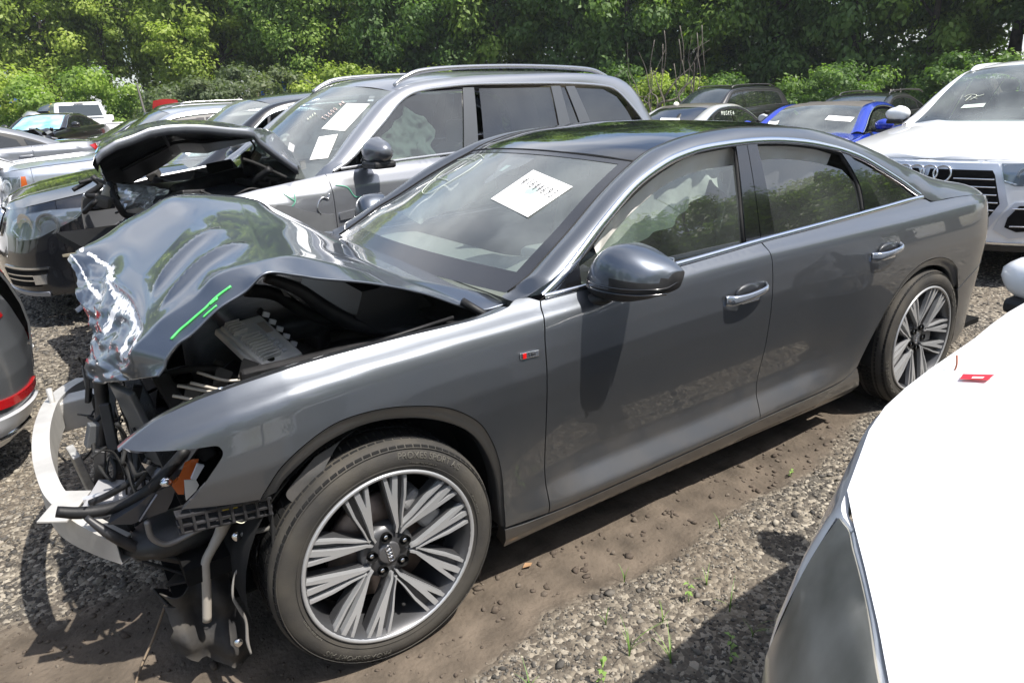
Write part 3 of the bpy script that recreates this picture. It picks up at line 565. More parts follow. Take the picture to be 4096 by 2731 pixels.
# ---------------------------------------------------------------- the wrecked grey saloon (car space = world space)
def inset(poly,d):
    P=np.array(poly,float); n=len(P); a=.5*np.sum(P[:,0]*np.roll(P[:,1],-1)-np.roll(P[:,0],-1)*P[:,1]); o=[]
    for i in range(n):
        e1=P[i]-P[i-1]; e2=P[(i+1)%n]-P[i]; n1=np.array([e1[1],-e1[0]])/(np.linalg.norm(e1)+1e-9); n2=np.array([e2[1],-e2[0]])/(np.linalg.norm(e2)+1e-9)
        m=n1+n2; m/=np.linalg.norm(m)+1e-9; k=1/max(.5,m@n1); o.append(tuple(P[i]-m*k*d*(1 if a>0 else -1)))
    return o
fS=lambda u,v: np.stack([u,S(u,v),v],-1)
fG=lambda u,v: np.stack([u,G(u,v),v],-1)
CW=1.886
def build_a6():
    car=thing('wrecked_sedan','dark grey metallic saloon with a buckled, folded-up bonnet and torn-off front bumper in the foreground','car')
    D=A6
    def SP(name,poly,mat,parent=car,gap=.0022,off=0.,ret=.014,grid=.03,fn=fS,both=True,sub=None,**k):
        p=inset(poly,gap) if gap else poly
        if fn is fS:
            p=[(a,b-float(zsh(a))*.6) for a,b in resample(p,.04)]; fn=lambda u,v: fS(u,v+zsh(u)*.6)
            grid=(max(grid) if isinstance(grid,tuple) else grid,.0075 if name in('front_fender','front_door','rear_door','rear_quarter_panel') else .012)
        o=link(name,panel(name,p,fn,grid,off,ret,flip=1,**k),mat,parent)
        o2=None
        if both:
            o2=link(name,panel(name,p,fn,grid,off,ret,flip=1,mirror=CW,**k),mat,parent)
        return o,o2
    r=lambda l:list(reversed(l))
    # front fender
    doorF=[(.610,.985),(.592,.955),(.581,.92),(.573,.86),(.570,.72),(.572,.56),(.574,.40),(.574,.258)]
    top=D['f_top']+[(.14,.973)]+D['f_top2']+[(.575,1.0)]
    fend=outline(top,[(.575,1.0),(.610,.985)],doorF,[(.574,.258),(.400,.268)],r(D['f_archout']),[D['f_archout'][0],(-.33,.662)],r(D['f_low'])[::-1] if 0 else [(-.33,.66),(-.402,.666),(-.508,.679)],D['f_lamp'])
    fo,_=SP('front_fender',fend,PAINT,grid=(.03,.018),ret=.02)
    # arch flange: strip between outer and inner arc, turned in
    def arch(outer,inner,name,dep=.016,n=60):
        a=cr_path(outer,8); b=cr_path(inner,8)
        def rs(P): 
            d=np.r_[0,np.cumsum(np.linalg.norm(np.diff(P,axis=0),axis=1))]; t=np.linspace(0,d[-1],n); return np.stack([np.interp(t,d,P[:,0]),np.interp(t,d,P[:,1])],1)
        a=rs(a); b=rs(b); rows=[]
        for t,dd in ((0,-.0005),(.08,.004),(.5,.010),(.92,dep),(1,dep+.004),(1.0,dep+.05)):
            q=a+(b-a)*t; y=S(a[:,0],a[:,1])+dd; rows.append(np.stack([q[:,0],y,q[:,1]],1))
        X=np.stack(rows,1)
        for m in (0,1):
            Y=X.copy()
            if m: Y[...,1]=CW-Y[...,1]
            link(name,sheet(name,Y,flip=bool(m)),PAINT,car)
    arch(D['f_archout'],D['f_archin'],'wheel_arch_flange')
    qin=[(2.415,.30),(2.47,.40),(2.53,.49),(2.575,.56)]+[tuple(q) for q in [(2.632,.623),(2.69,.672),(2.76,.705),(2.83,.722),(2.911,.725),(2.996,.712),(3.075,.684),(3.15,.636),(3.215,.56)]]
    qout=[(2.395,.33),(2.45,.43),(2.505,.52),(2.55,.59),(2.607,.655),(2.66,.708),(2.735,.742),(2.815,.762),(2.905,.766),(2.99,.756),(3.085,.724),(3.165,.676),(3.235,.59)]
    arch(qout,qin,'wheel_arch_flange')
    # doors
    BS=[(1.679,1.012),(1.681,.985),(1.681,.93),(1.684,.86),(1.688,.76),(1.692,.66),(1.693,.56),(1.690,.47),(1.682,.39),(1.668,.32),(1.660,.284)]
    beltF=[(.628,.9865),(.819,.990),(1.222,.997),(1.679,1.013)]
    botF=[(.574,.257),(.68,.257),(.8,.260),(1.0,.264),(1.23,.271),(1.47,.277),(1.66,.284)]
    fd=outline(beltF,BS,r(botF),r(doorF)[:-1]+[(.610,.985)])
    d1,d1b=SP('front_door',fd,PAINT,grid=(.04,.014),ret=.02)
    RR=[(2.395,.325),(2.45,.42),(2.505,.51),(2.55,.58),(2.60,.652),(2.635,.715),(2.648,.79),(2.652,.845),(2.655,.90),(2.652,.945),(2.62,.982),(2.59,1.008),(2.575,1.032)]
    beltR=[(1.683,1.013),(2.0,1.021),(2.3,1.028),(2.575,1.032)]
    botR=[(1.660,.284),(1.88,.288),(2.04,.287),(2.21,.286),(2.31,.295),(2.395,.325)]
    rd=outline(botR,RR,r(beltR),BS[1:])
    d2,d2b=SP('rear_door',rd,PAINT,grid=(.04,.014),ret=.02)
    # quarter
    beltQ=[(2.575,1.032),(2.75,1.036),(2.916,1.041),(2.97,1.022)]
    roll=[(2.97,1.022),(3.1,1.02),(3.25,1.018),(3.42,1.008),(3.58,.985),(3.64,.972)]
    tail=[(3.64,.972),(3.64,.90),(3.635,.82),(3.63,.74),(3.62,.69),(3.55,.665),(3.451,.642),(3.33,.602),(3.235,.552)]
    qp=outline(r(RR),beltQ,roll,tail,r(qout)[1:] )
    q1,_=SP('rear_quarter_panel',qp,PAINT,grid=(.035,.016),ret=.02)
    # rear bumper
    bp=outline([(3.235,.545),(3.33,.595),(3.451,.635),(3.55,.658),(3.62,.683),(3.80,.70),(3.90,.70)],[(3.90,.70),(3.915,.55),(3.91,.40),(3.87,.27),(3.80,.20)],[(3.80,.20),(3.6,.19),(3.345,.195)],[(3.345,.195),(3.31,.30),(3.30,.377),(3.275,.47),(3.235,.545)])
    SP('rear_bumper',bp,PAINT,grid=(.03,.03))
    # sills
    sp=outline([(.398,.262),(.48,.252),(.574,.251)],[(q[0],q[1]-.006) for q in botF],[(q[0],q[1]-.006) for q in botR],[(2.395,.319),(2.43,.26),(2.47,.20)],[(2.47,.20),(2.46,.165)],[(2.46,.165),(2.2,.158),(1.8,.166),(1.3,.170),(.85,.172),(.59,.165),(.42,.158)],[(.42,.158),(.398,.262)])
    SP('side_skirt',sp,PAINT,grid=(.05,.014),ret=.05)
    link('rear_valance',boxm('v',(.03,.62,.50),(3.895,.943,.45),.01),PAINT,car); link('rear_underside',boxm('v',(.75,1.1,.02),(3.50,.943,.215),0),DARK,car)
    # tail lamp (near and far)
    tl=outline([(3.655,.945),(3.78,.935),(3.84,.90)],[(3.84,.90),(3.885,.84),(3.905,.74)],[(3.905,.74),(3.86,.715),(3.74,.71)],[(3.74,.71),(3.70,.80),(3.67,.88),(3.655,.945)])
    SP('tail_lamp',tl,REDL,grid=.02,ret=.03)
    SP('tail_lower_panel',outline([(3.64,.685),(3.68,.695),(3.735,.70)],[(3.735,.70),(3.695,.80),(3.665,.88),(3.650,.95)],[(3.650,.95),(3.645,.82),(3.64,.74),(3.64,.685)]),PAINT,grid=.02)
    # roof rails / pillars : loft between the outer (door top) line and the inner (roof seam) line
    ro=[(.575,1.003),(.66,1.030),(.74,1.065)]+[(.835,1.116),(.953,1.190),(1.128,1.284),(1.302,1.346),(1.432,1.372),(1.561,1.385),(1.783,1.389),(1.969,1.381),(2.161,1.359),(2.31,1.331),(2.429,1.301),(2.555,1.258),(2.682,1.199),(2.815,1.13),(2.909,1.076),(2.985,1.024),(3.12,1.021),(3.30,1.016),(3.50,1.0),(3.66,.967)]
    ri=[(.545,.205,.985),(.64,.20,1.030),(.705,.212,1.066)]+[tuple(q) for q in D['rail_in'][:11]]+[(2.30,.355,1.398),(2.52,.35,1.347),(2.73,.335,1.287),(2.93,.315,1.218),(3.08,.295,1.158),(3.19,.28,1.112),(3.32,.27,1.075),(3.45,.25,1.052),(3.57,.235,1.022),(3.66,.23,.985)]
    def rs3(P,n):
        P=cr_path(P,8); d=np.r_[0,np.cumsum(np.linalg.norm(np.diff(P,axis=0),axis=1))]; t=np.linspace(0,1,n)*d[-1]; return np.stack([np.interp(t,d,P[:,k]) for k in range(P.shape[1])],1)
    nA=130; a=rs3([(x,float(G(x,z))-.004 if z>1.026 else float(S(x,z)),z) for x,z in ro],nA)
    # match stations by index along both curves, blending with x
    b_=rs3(ri,400); b=[]
    xa=a[:,0]; tb=np.interp(np.linspace(0,1,nA),[0,.12,.30,.5,.72,.86,1],[0,.12,.305,.5,.73,.87,1]); 
    b=np.stack([np.interp(tb*399,np.arange(400),b_[:,k]) for k in range(3)],1)
    m=12; X=np.zeros((nA,m+1,3))
    T=np.gradient(a,axis=0); T/=np.linalg.norm(T,axis=1)[:,None]
    for j in range(m+1):
        t=j/m; X[:,j]=a+(b-a)*t
        c=b-a; wd=np.linalg.norm(c,axis=1); nn=np.cross(T,c); nn/=np.linalg.norm(nn,axis=1)[:,None]; nn*=np.sign(-nn[:,1])[:,None]
        X[:,j]+=nn*(wd*(.30*math.sin(PI*t)**.8))[:,None]*np.interp(a[:,0],[.55,.9,1.2,3.2,3.6],[.55,.6,.62,.55,.4])[:,None]
    nmid=int(np.argmin(abs(a[:,0]-2.4)))
    for mm_ in (0,1):
        for (i0,i1,nm) in ((0,nmid+1,'roof_rail'),(nmid,nA,'rear_pillar')):
            Y=X[i0:i1].copy()
            if mm_: Y[...,1]=CW-Y[...,1]
            link(nm,sheet(nm,Y,flip=not bool(mm_)),PAINT,car)
    # roof
    def arcb(x0,x1,n=40):
        xs=np.linspace(x0,x1,n); z=np.interp(xs,b[:,0],b[:,2]); y=np.interp(xs,b[:,0],b[:,1]); return np.stack([xs,y,z],1)
    def crown(e,c,x0f,n=24,bow=0.):
        X=np.zeros((len(e),n+1,3))
        for j in range(n+1):
            s=j/n; k=4*s*(1-s); X[:,j,0]=e[:,0]-bow*k*x0f; X[:,j,1]=e[:,1]+(CW-2*e[:,1])*s; X[:,j,2]=e[:,2]+c*(1-(1-k)**1.5)
        return X
    e=arcb(1.262,2.42); link('roof',sheet('roof',crown(e,.030,np.interp(e[:,0],[1.26,1.6],[.07,0])*1.,bow=1.)),mk('roof_glass_black',(.012,.013,.015),.06,0,1.,.02),car)
    # black seam between windscreen and roof
    # rear window and boot
    e=arcb(2.42,3.10); link('rear_window',sheet('rear_window',crown(e,.03,np.ones(len(e)),bow=-.06)),mk('rear_glass_black',(.01,.011,.012),.03,0,1.),car)
    e=np.stack([np.linspace(3.10,3.66,24),np.interp(np.linspace(3.10,3.66,24),b[:,0],b[:,1]),np.interp(np.linspace(3.10,3.66,24),b[:,0],b[:,2])],1)
    e=np.vstack([e,[[3.70,.24,.975],[3.74,.27,.93],[3.82,.35,.80],[3.86,.4,.70]]])
    link('boot_lid',sheet('boot_lid',crown(e,.02,np.ones(len(e)),bow=-.10)),PAINT,car)
    # windscreen
    bl=np.array([.560,.228,.975]); tlc=np.array([1.250,.357,1.343])
    def WS(s,t):
        s=np.asarray(s,float); t=np.asarray(t,float); k=4*s*(1-s)
        edge=cr; y0=np.interp(t,edge[0],edge[2]); x0=np.interp(t,edge[0],edge[1]); z0=np.interp(t,edge[0],edge[3])
        x=x0-k*(.10*(1-t)+.07*t); y=y0+(CW-2*y0)*s; z=z0+k*(.012*(1-t)+.030*t)
        return np.stack([x,y,z],-1)
    i0=0; bb=b_[(b_[:,0]>.56)&(b_[:,0]<=1.262)]; tt=np.linspace(0,1,len(bb)); cr=(tt,bb[:,0]-.002,bb[:,1]+.006,bb[:,2]-.004)
    full=[(0,0),(1,0),(1,1),(0,1)]
    s_,t_=np.meshgrid(np.linspace(0,1,41),np.linspace(0,1,31),indexing='ij')
    ws=link('windscreen',sheet('windscreen',WS(s_,t_)),GLW,car)
    # black frit band round the glass, on its outer face
    def band(poly,name,mat=BLACKG,off=.0015,par=ws):
        return link(name,panel(name,poly,WS,(.03,.03),off,0.,flip=1 if 1 else -1),mat,par)
    FR=mk('frit_black',(.02,.02,.022),.25,0,.6)
    for s0,s1,nm in ((0,.035,'frit_band'),(.965,1,'frit_band')):
        S2,T2=np.meshgrid(np.linspace(s0,s1,4),np.linspace(0,1,31),indexing='ij'); link(nm,sheet(nm,WS(S2,T2)+np.array([-.0016,0,.0016])),FR,ws)
    for t0,t1 in ((0,.13),(.965,1)):
        S2,T2=np.meshgrid(np.linspace(.035,.965,41),np.linspace(t0,t1,5),indexing='ij'); link('frit_band',sheet('f',WS(S2,T2)+np.array([-.0016,0,.0016])),FR,ws)
    # sensor housing behind the mirror
    sh=panel('s',outline([(.42,.975),(.58,.975)],[(.58,.975),(.57,.87),(.53,.80),(.515,.70)],[(.515,.70),(.5,.68),(.485,.70)],[(.485,.70),(.47,.80),(.43,.87),(.42,.975)]),WS,.03,.012,0.); link('sensor_housing',sh,mk('mauve_plastic',(.16,.14,.15),.6),ws)
    link('camera_window',panel('c',[(.49,.80),(.51,.80),(.515,.86),(.485,.86)],WS,.02,.010,0),mk('camera_pane',(.45,.5,.48),.3),ws)
    link('roof_header_seal',tube('seal',[tuple(q) for q in WS(np.linspace(0,1,20),np.full(20,1.0))+np.array([.004,0,.003])],.005,6,0),RUBBER,car)
    for mm_ in (0,1):
        q=b_[(b_[:,0]>.56)&(b_[:,0]<3.1)][::6].copy(); q[:,2]+=.001
        if mm_: q[:,1]=CW-q[:,1]
        link('roof_seam_seal',tube('seal',q,.0035,5,0),RUBBER,car)
    # chrome mouldings
    up=[(.690,1.022),(.76,1.062),(.835,1.1095),(.953,1.183),(1.128,1.277),(1.302,1.338),(1.432,1.3645),(1.561,1.377),(1.783,1.381),(1.969,1.374),(2.161,1.352),(2.31,1.324),(2.429,1.295),(2.555,1.252),(2.682,1.192),(2.815,1.124),(2.909,1.068),(2.955,1.045)]
    nG=np.array([0,-1,.42])
    for mm_ in (0,1):
        P=cr_path([(x,float(G(x,z))-.003,z) for x,z in [(.628,.992)]+up],6)
        if mm_: P[:,1]=CW-P[:,1]
        ng=nG*np.array([1,1-2*mm_,1])
        w=[.012,.020,.020,.020,.020,.020,.020]
        link('window_moulding',strip('m',P if not mm_ else P[::-1],ng,.030,.008,0),CHROME,car)
        P=cr_path([(x,float(G(x,z))-.006,z) for x,z in [(.628,.990),(.819,.993),(1.222,1.0),(1.679,1.016),(2.2,1.028),(2.575,1.036),(2.80,1.042),(2.955,1.043)]],8)
        if mm_: P[:,1]=CW-P[:,1]
        link('belt_moulding',strip('m',P if not mm_ else P[::-1],ng,.024,.009,0),CHROME,car)
        P=cr_path([(x,float(S(x,z))-.0005,z) for x,z in [(1.2,.985),(1.67,.999)]],8)
    # black pillars and glass
    GP=lambda nm,poly,mat,off,par=car,grid=.04,**k: SP(nm,poly,mat,parent=par,gap=0,off=off,ret=.008,grid=grid,fn=fG,**k)
    GP('door_pillar_trim',[(1.604,1.022),(1.690,1.024),(1.775,1.369),(1.711,1.367)],BLACKG,.004)
    GP('door_pillar_trim',[(1.694,1.024),(1.782,1.026),(1.839,1.366),(1.779,1.369)],BLACKG,.004)
    GP('door_pillar_trim',outline([(2.434,1.034),(2.570,1.036)],r(D['C_rear']),[(2.432,1.289),(2.381,1.300)],D['C_front']),BLACKG,.004)
    GP('mirror_triangle',[(.650,1.0),(.785,1.0),(.800,1.080)],BLACKG,.003)
    # window frames (inner dark rubber return)
    g1=GP('window_glass',outline([(.80,.995),(1.605,1.018)],[(1.605,1.018),(1.690,1.304)],r(D['glassF_top']),[(.913,1.095),(.80,1.055)]),GLS,-.012,par=car)
    g2=GP('window_glass',outline([(1.778,1.02),(2.438,1.030)],r([tuple(q) for q in D['glassR_rear'][3:]]),[(2.375,1.226),(2.268,1.256),(2.122,1.285),(1.979,1.304),(1.832,1.31)]),GLT,-.012)
    g3=GP('quarter_window',outline([(2.452,1.276),(2.476,1.264),(2.601,1.206),(2.732,1.142),(2.836,1.092),(2.925,1.045)],[(2.925,1.045),(2.57,1.037)],r(D['C_rear'][::-1])[:] if 0 else D['C_rear'][::-1]),GLT,-.004)
    for pts in ([(.80,1.07),(.865,1.107),(.995,1.191),(1.09,1.239),(1.185,1.280),(1.29,1.317),(1.424,1.352),(1.554,1.366),(1.708,1.369),(1.693,1.30),(1.604,1.022)],[(1.782,1.022),(1.81,1.159),(1.836,1.366),(1.961,1.362),(2.104,1.346),(2.251,1.323),(2.381,1.292),(2.407,1.26),(2.432,1.213),(2.451,1.157),(2.447,1.092),(2.436,1.034)]):
        for mm_ in (0,1):
            P=np.array([(x,float(G(x,z))+.010,z) for x,z in pts]); 
            if mm_: P[:,1]=CW-P[:,1]
            link('window_seal',tube('seal',P,.009,6,3),RUBBER,car)
    # handles
    for hx,hz,par,parb in ((1.52,.846,d1,d1b),(2.462,.864,d2,d2b)):
        for mm_,pp in ((0,par),(1,parb)):
            bowl=blob('handle_bowl',(0,0,0),(.078,.012,.040),1,0.,2); y=float(S(hx,hz)); yy=y if not mm_ else CW-y; sg=1-2*mm_
            link('handle_recess',bowl,mk('recess_paint',(.03,.032,.036),.4,.5,.6),pp,loc=(hx+.01,yy-.0035*sg,hz+.004))
            pts=[(hx-.118,y-.004,hz-.004),(hx-.09,y-.030,hz-.002),(hx-.03,y-.040,hz+.002),(hx+.04,y-.040,hz+.008),(hx+.09,y-.030,hz+.013),(hx+.118,y-.003,hz+.014)]
            P=cr_path(pts,6); nP=len(P); V=[];ks=[(-.5,0),(-.42,.6),(-.1,1),(.3,.9),(.5,.2),(.4,-.6),(-.3,-.8)]
            wdt=np.interp(np.linspace(0,1,nP),[0,.12,.4,.75,1],[.040,.042,.030,.026,.032])
            for i in range(nP):
                for (a_,b2) in ks: V.append((P[i][0],P[i][1]-b2*.008,P[i][2]+a_*wdt[i]))
            k=len(ks); Fh=[[i*k+j,i*k+(j+1)%k,(i+1)*k+(j+1)%k,(i+1)*k+j] for i in range(nP-1) for j in range(k)]+[list(range(k)),[(nP-1)*k+j for j in range(k)][::-1]]
            V=np.array(V)
            if mm_: V[:,1]=CW-V[:,1]; Fh=[f[::-1] for f in Fh]
            link('door_handle',mesh('door_handle',V,Fh),mk('handle_sky_sheen',(.42,.45,.5),.16,.85,1.),pp)  # bright sky reflection on the handles put into their colour
            link('handle_chrome',boxm('hc',(.10,.004,.012),(hx+.02,(y-.012) if not mm_ else CW-y+.012,hz-.026),.002),CHROME,pp)
    # side badge on the fender
    bx=.507; by=float(S(bx,.85)); bz=.85
    link('badge_plate',boxm('b',(.070,.005,.020),(bx,by-.0045,bz),.002,rot=(0,R(3),0)),CHROME,fo)
    link('badge_red',boxm('b',(.013,.003,.017),(bx-.020,by-.0075,bz+.001),.001),mk('badge_red',(.6,.01,.01),.3),fo)
    me=text_mesh('S line',.0165,.0006); v=verts(me); setverts(me,np.stack([bx+.008+v[:,0]*.8,by-.0083-v[:,2],bz+v[:,1]],1)); link('badge_letters',me,mk('badge_dark',(.05,.05,.055),.4),fo)
    return car,b_,WS,ws,X
A6CAR,RAILB,WS,A6WS,RAILX=build_a6()
# mirror
def mirror_a6(mm_):
    secs=[]   # stations from the door outwards (y), each an outline in x,z
    st=[(.078,.80,.885,1.000,1.055),(.055,.778,.900,.980,1.090),(.015,.766,.918,.970,1.130),(-.03,.764,.930,.968,1.143),(-.08,.772,.940,.972,1.136),(-.125,.792,.948,.982,1.118),(-.165,.828,.953,.998,1.094),(-.190,.885,.955,1.014,1.070)]
    n=20; X=[]
    for y,x0,x1,z0,z1 in st:
        cx,cz=(x0+x1)/2,(z0+z1)/2; hx,hz=(x1-x0)/2,(z1-z0)/2; ring=[]
        for k in range(n):
            a=2*PI*k/n; c,s=math.cos(a),math.sin(a); e=.72
            px=math.copysign(abs(c)**e,c); pz=math.copysign(abs(s)**e,s)
            if px>0: px=min(px,1)**.5 if px>.3 else px
            ring.append((cx+px*hx+.012*pz,y if not mm_ else CW-y,cz+pz*hz))
        X.append(ring)
    X=np.array(X); A=np.concatenate([X,X[:,:1]],1)
    A=np.stack([cr_path(A[:,k],5) for k in range(A.shape[1])],1)
    capc=A[-1:].mean(1,keepdims=True)
    me=sheet('mirror',A,flip=bool(mm_)==False)
    bm=bmesh.new(); bm.from_mesh(me); bmesh.ops.holes_fill(bm,edges=[e for e in bm.edges if e.is_boundary]); bmesh.ops.recalc_face_normals(bm,faces=bm.faces[:]); bmesh.ops.remove_doubles(bm,verts=bm.verts[:],dist=.0005)
    me2=bpy.data.meshes.new('door_mirror'); me2.materials.append(PAINTC); me2.materials.append(PLAST)
    for f in bm.faces: f.material_index=1 if f.calc_center_median().z<1.030+.03*max(0,-f.calc_center_median().y if mm_==0 else f.calc_center_median().y-CW)*4 else 0; f.smooth=True
    bm.to_mesh(me2); bm.free()
    o=bpy.data.objects.new('door_mirror',me2); COL.objects.link(o); o.parent=A6CAR
    sg=1-2*mm_; Yf=lambda y: y if not mm_ else CW-y
    # indicator groove and foot
    P=[(x0-.002,Yf(y),1.008) for y,x0,x1,z0,z1 in st[1:]]
    link('mirror_groove',tube('g',P,.004,6,4),BLACKG,o)
    P=[(x0-.003,Yf(y),1.026) for y,x0,x1,z0,z1 in st[1:]]+[(.952,Yf(-.185),1.040)]
    link('mirror_seam',tube('g',P,.003,6,4),BLACKG,o)
    foot=tube('foot',[(.80,Yf(.115),.945),(.805,Yf(.07),.950),(.83,Yf(.02),.975)],[.045,.040,.032],10,4); v=verts(foot); v[:,2]=.955+(v[:,2]-.955)*.62; setverts(foot,v); link('mirror_foot',foot,PLAST,o)
    gl=boxm('gl',(.004,.20,.105),(.951,Yf(-.055),1.05),.0015); link('mirror_glass',gl,mk('mirror_silver',(.9,.9,.9),.02,1.),o)
mirror_a6(0); mirror_a6(1)
for c,sp in (((0,.128,.348),0),((2.924,.128,.348),34)): a6_wheel(A6CAR,c,sp)
# far-side wheels: same meshes turned round
def copy_children(o,parent):
    for ch in [c for c in bpy.data.objects if c.parent==o]:
        c=ch.copy(); COL.objects.link(c); c.parent=parent
for w_,x in ((bpy.data.objects['wheel'],0),(bpy.data.objects['wheel.001'],2.924)):
    c=w_.copy(); COL.objects.link(c); c.parent=A6CAR; c.location=(x,CW-.128,.348); c.rotation_euler=(0,0,PI); copy_children(w_,c)
# ---------------------------------------------------------------- buckled bonnet
def hood():
    rows=np.array([[(x,y,z) for x,z in r_] for y,r_ in HOODG])      # 8 x 14 x 3 ; row 0 near edge
    na,nb=rows.shape[:2]
    up=14
    A=np.stack([cr_path(rows[:,k],up) for k in range(nb)],1)          # across
    A=np.stack([cr_path(A[i],up) for i in range(A.shape[0])],0)
    # calm the sheet: relax the inner area so reflections stay broad
    for _ in range(60):
        L_=.25*(A[:-2,1:-1]+A[2:,1:-1]+A[1:-1,:-2]+A[1:-1,2:])-A[1:-1,1:-1]
        wgt=np.ones(L_.shape[:2])*.8; wgt[:up+2]=0; jj=np.arange(A.shape[1])[1:-1]/up; wgt*=np.clip((jj-2.4)/.6,0,1)[None]*(1-.0*jj)[None]
        A[1:-1,1:-1]+=L_*wgt[...,None]
    # near flange fold: keep row0->row1 flat and crisp
    for i in range(up): A[i]=A[0]+(A[up]-A[0])*(i/up)
    I,J=np.meshgrid(np.arange(A.shape[0])/up,np.arange(A.shape[1])/up,indexing='ij')
    du=np.gradient(A,axis=0); dv=np.gradient(A,axis=1); Nn=np.cross(dv,du); Nn/=np.linalg.norm(Nn,axis=-1,keepdims=True)+1e-9
    Nn*=np.sign(Nn[...,2:3]+.3)
    P2=np.stack([A[...,0].ravel(),A[...,1].ravel()],1)
    dz=np.zeros(I.shape)
    def seg(i0,j0,i1,j1,w,h,asym=0.):
        a=np.array([i0,j0]); b=np.array([i1,j1]); ab=b-a; Q=np.stack([I,J],-1)-a; t=np.clip((Q@ab)/(ab@ab),0,1); d=Q-t[...,None]*ab
        s=(d[...,0]*ab[1]-d[...,1]*ab[0])/np.linalg.norm(ab); r_=np.linalg.norm(d,axis=-1)/w
        return h*np.exp(-r_*1.6)*np.sin(np.clip(t,.02,.98)*PI)**.5*(1+asym*np.sign(s))
    dz+=seg(2.6,3.6,3.6,6.2,.22,.022)      # two sharp pressed ridges in the dent
    dz+=seg(1.7,3.9,2.6,6.6,.20,.022)
    dz+=seg(3.4,3.4,4.4,5.8,1.3,-.010)
    dz+=seg(1.6,2.8,4.8,2.0,.22,.018)
    dz+=seg(1.0,7.0,5.8,7.0,.5,.006)
    # mangled nose: faceted crumple
    nz=fbm(P2+np.stack([A[...,2].ravel()*1.7,A[...,2].ravel()],1),6.5,5,2).reshape(I.shape)
    nz2=np.abs(fbm(P2+np.stack([A[...,2].ravel()*2.1,A[...,2].ravel()],1),13.,9,2).reshape(I.shape)-.5)
    wn=1-sm(1.2,2.5,J)
    wn=wn*sm(.8,1.5,I)
    dz+=wn*((nz-.5)*.055+nz2*.035)
    w2=(1-sm(2.2,6.8,J))*sm(1.,2.,I)
    dz+=w2*(fbm(P2,4.2,3,1).reshape(I.shape)-.5)*.004
    A=A+Nn*dz[...,None]
    n0,n1=A.shape[:2]; V=A.reshape(-1,3); Fc=[]
    for i in range(n0-1):
        for j in range(n1-1): Fc.append([i*n1+j,i*n1+j+1,(i+1)*n1+j+1,(i+1)*n1+j])
    B=A-Nn*.006; nV=len(V); V=np.vstack([V,B.reshape(-1,3)]); mi=[0]*len(Fc)
    Fb=[[nV+q for q in f[::-1]] for f in Fc]; mi+=[1]*len(Fb)
    ring=[(i*n1,(i+1)*n1) for i in range(n0-1)][::-1]
    E=[]
    for i in range(n0-1): E.append((i*n1,(i+1)*n1)); E.append(((i+1)*n1+n1-1,i*n1+n1-1))
    for j in range(n1-1): E.append((j+1,j)); E.append(((n0-1)*n1+j,(n0-1)*n1+j+1))
    Fe=[[a_,b_,b_+nV,a_+nV] for a_,b_ in E]; mi+=[0]*len(Fe)
    me=mesh('hood',V,Fc+Fb+Fe,True,None,mi)
    m=PAINTC.copy(); m.name='hood_paint'; n=m.node_tree.nodes; l=m.node_tree.links; b=n['Principled BSDF']; b.inputs['Roughness'].default_value=.36
    # attribute: where the paint has cracked off the folds
    chip=np.zeros(I.shape)
    def line(i0,j0,i1,j1,w):
        a=np.array([i0,j0]); bb=np.array([i1,j1]); ab=bb-a; Q=np.stack([I,J],-1)-a; t=np.clip((Q@ab)/(ab@ab),0,1); d=np.linalg.norm(Q-t[...,None]*ab,axis=-1); return np.clip(1-d/w,0,1)
    path=[(1.2,2.15),(1.7,2.25),(2.1,1.95),(2.7,2.15),(3.2,1.95),(3.9,2.1),(4.6,2.35)]
    for p0,p1 in zip(path[:-1],path[1:]): chip=np.maximum(chip,line(*p0,*p1,.42))
    for s_ in ((4.6,2.35,5.6,2.1,.22),(5.9,2.0,6.4,2.2,.3),(4.2,1.3,5.2,1.0,.25),(5.2,1.0,6.3,.9,.2),(2.0,1.1,2.4,1.9,.2),(1.3,1.2,1.4,2.1,.2),(3.2,1.2,3.3,1.9,.25)): chip=np.maximum(chip,line(*s_))
    at=me.attributes.new('chip','FLOAT','POINT'); arr=np.zeros(len(V),np.float32); arr[:nV]=chip.ravel(); at.data.foreach_set('value',arr)
    an=n.new('ShaderNodeAttribute'); an.attribute_name='chip'; tcn=n.new('ShaderNodeTexCoord'); t=n.new('ShaderNodeTexNoise'); t.inputs['Scale'].default_value=55; t.inputs['Detail'].default_value=4; l.new(tcn.outputs['Object'],t.inputs[0])
    s=n.new('ShaderNodeMath'); s.operation='SUBTRACT'; l.new(t.outputs[0],s.inputs[0]); s.inputs[1].default_value=.5
    k=n.new('ShaderNodeMath'); k.operation='MULTIPLY_ADD'; l.new(s.outputs[0],k.inputs[0]); k.inputs[1].default_value=1.6; l.new(an.outputs['Fac'],k.inputs[2])
    c=n.new('ShaderNodeMapRange'); c.inputs['From Min'].default_value=.60; c.inputs['From Max'].default_value=.68; l.new(k.outputs[0],c.inputs['Value'])
    wh=n.new('ShaderNodeBsdfDiffuse'); wh.inputs[0].default_value=(.66,.67,.70,1); mx_=n.new('ShaderNodeMixShader'); l.new(c.outputs[0],mx_.inputs[0]); l.new(b.outputs[0],mx_.inputs[1]); l.new(wh.outputs[0],mx_.inputs[2]); l.new(mx_.outputs[0],n['Material Output'].inputs[0])
    me.materials.append(m); me.materials.append(mk('hood_underside',(.03,.032,.035),.5,.3))
    o=link('hood',me,None,A6CAR); o['label']='bonnet buckled up into a peak with paint cracked off its crushed nose'
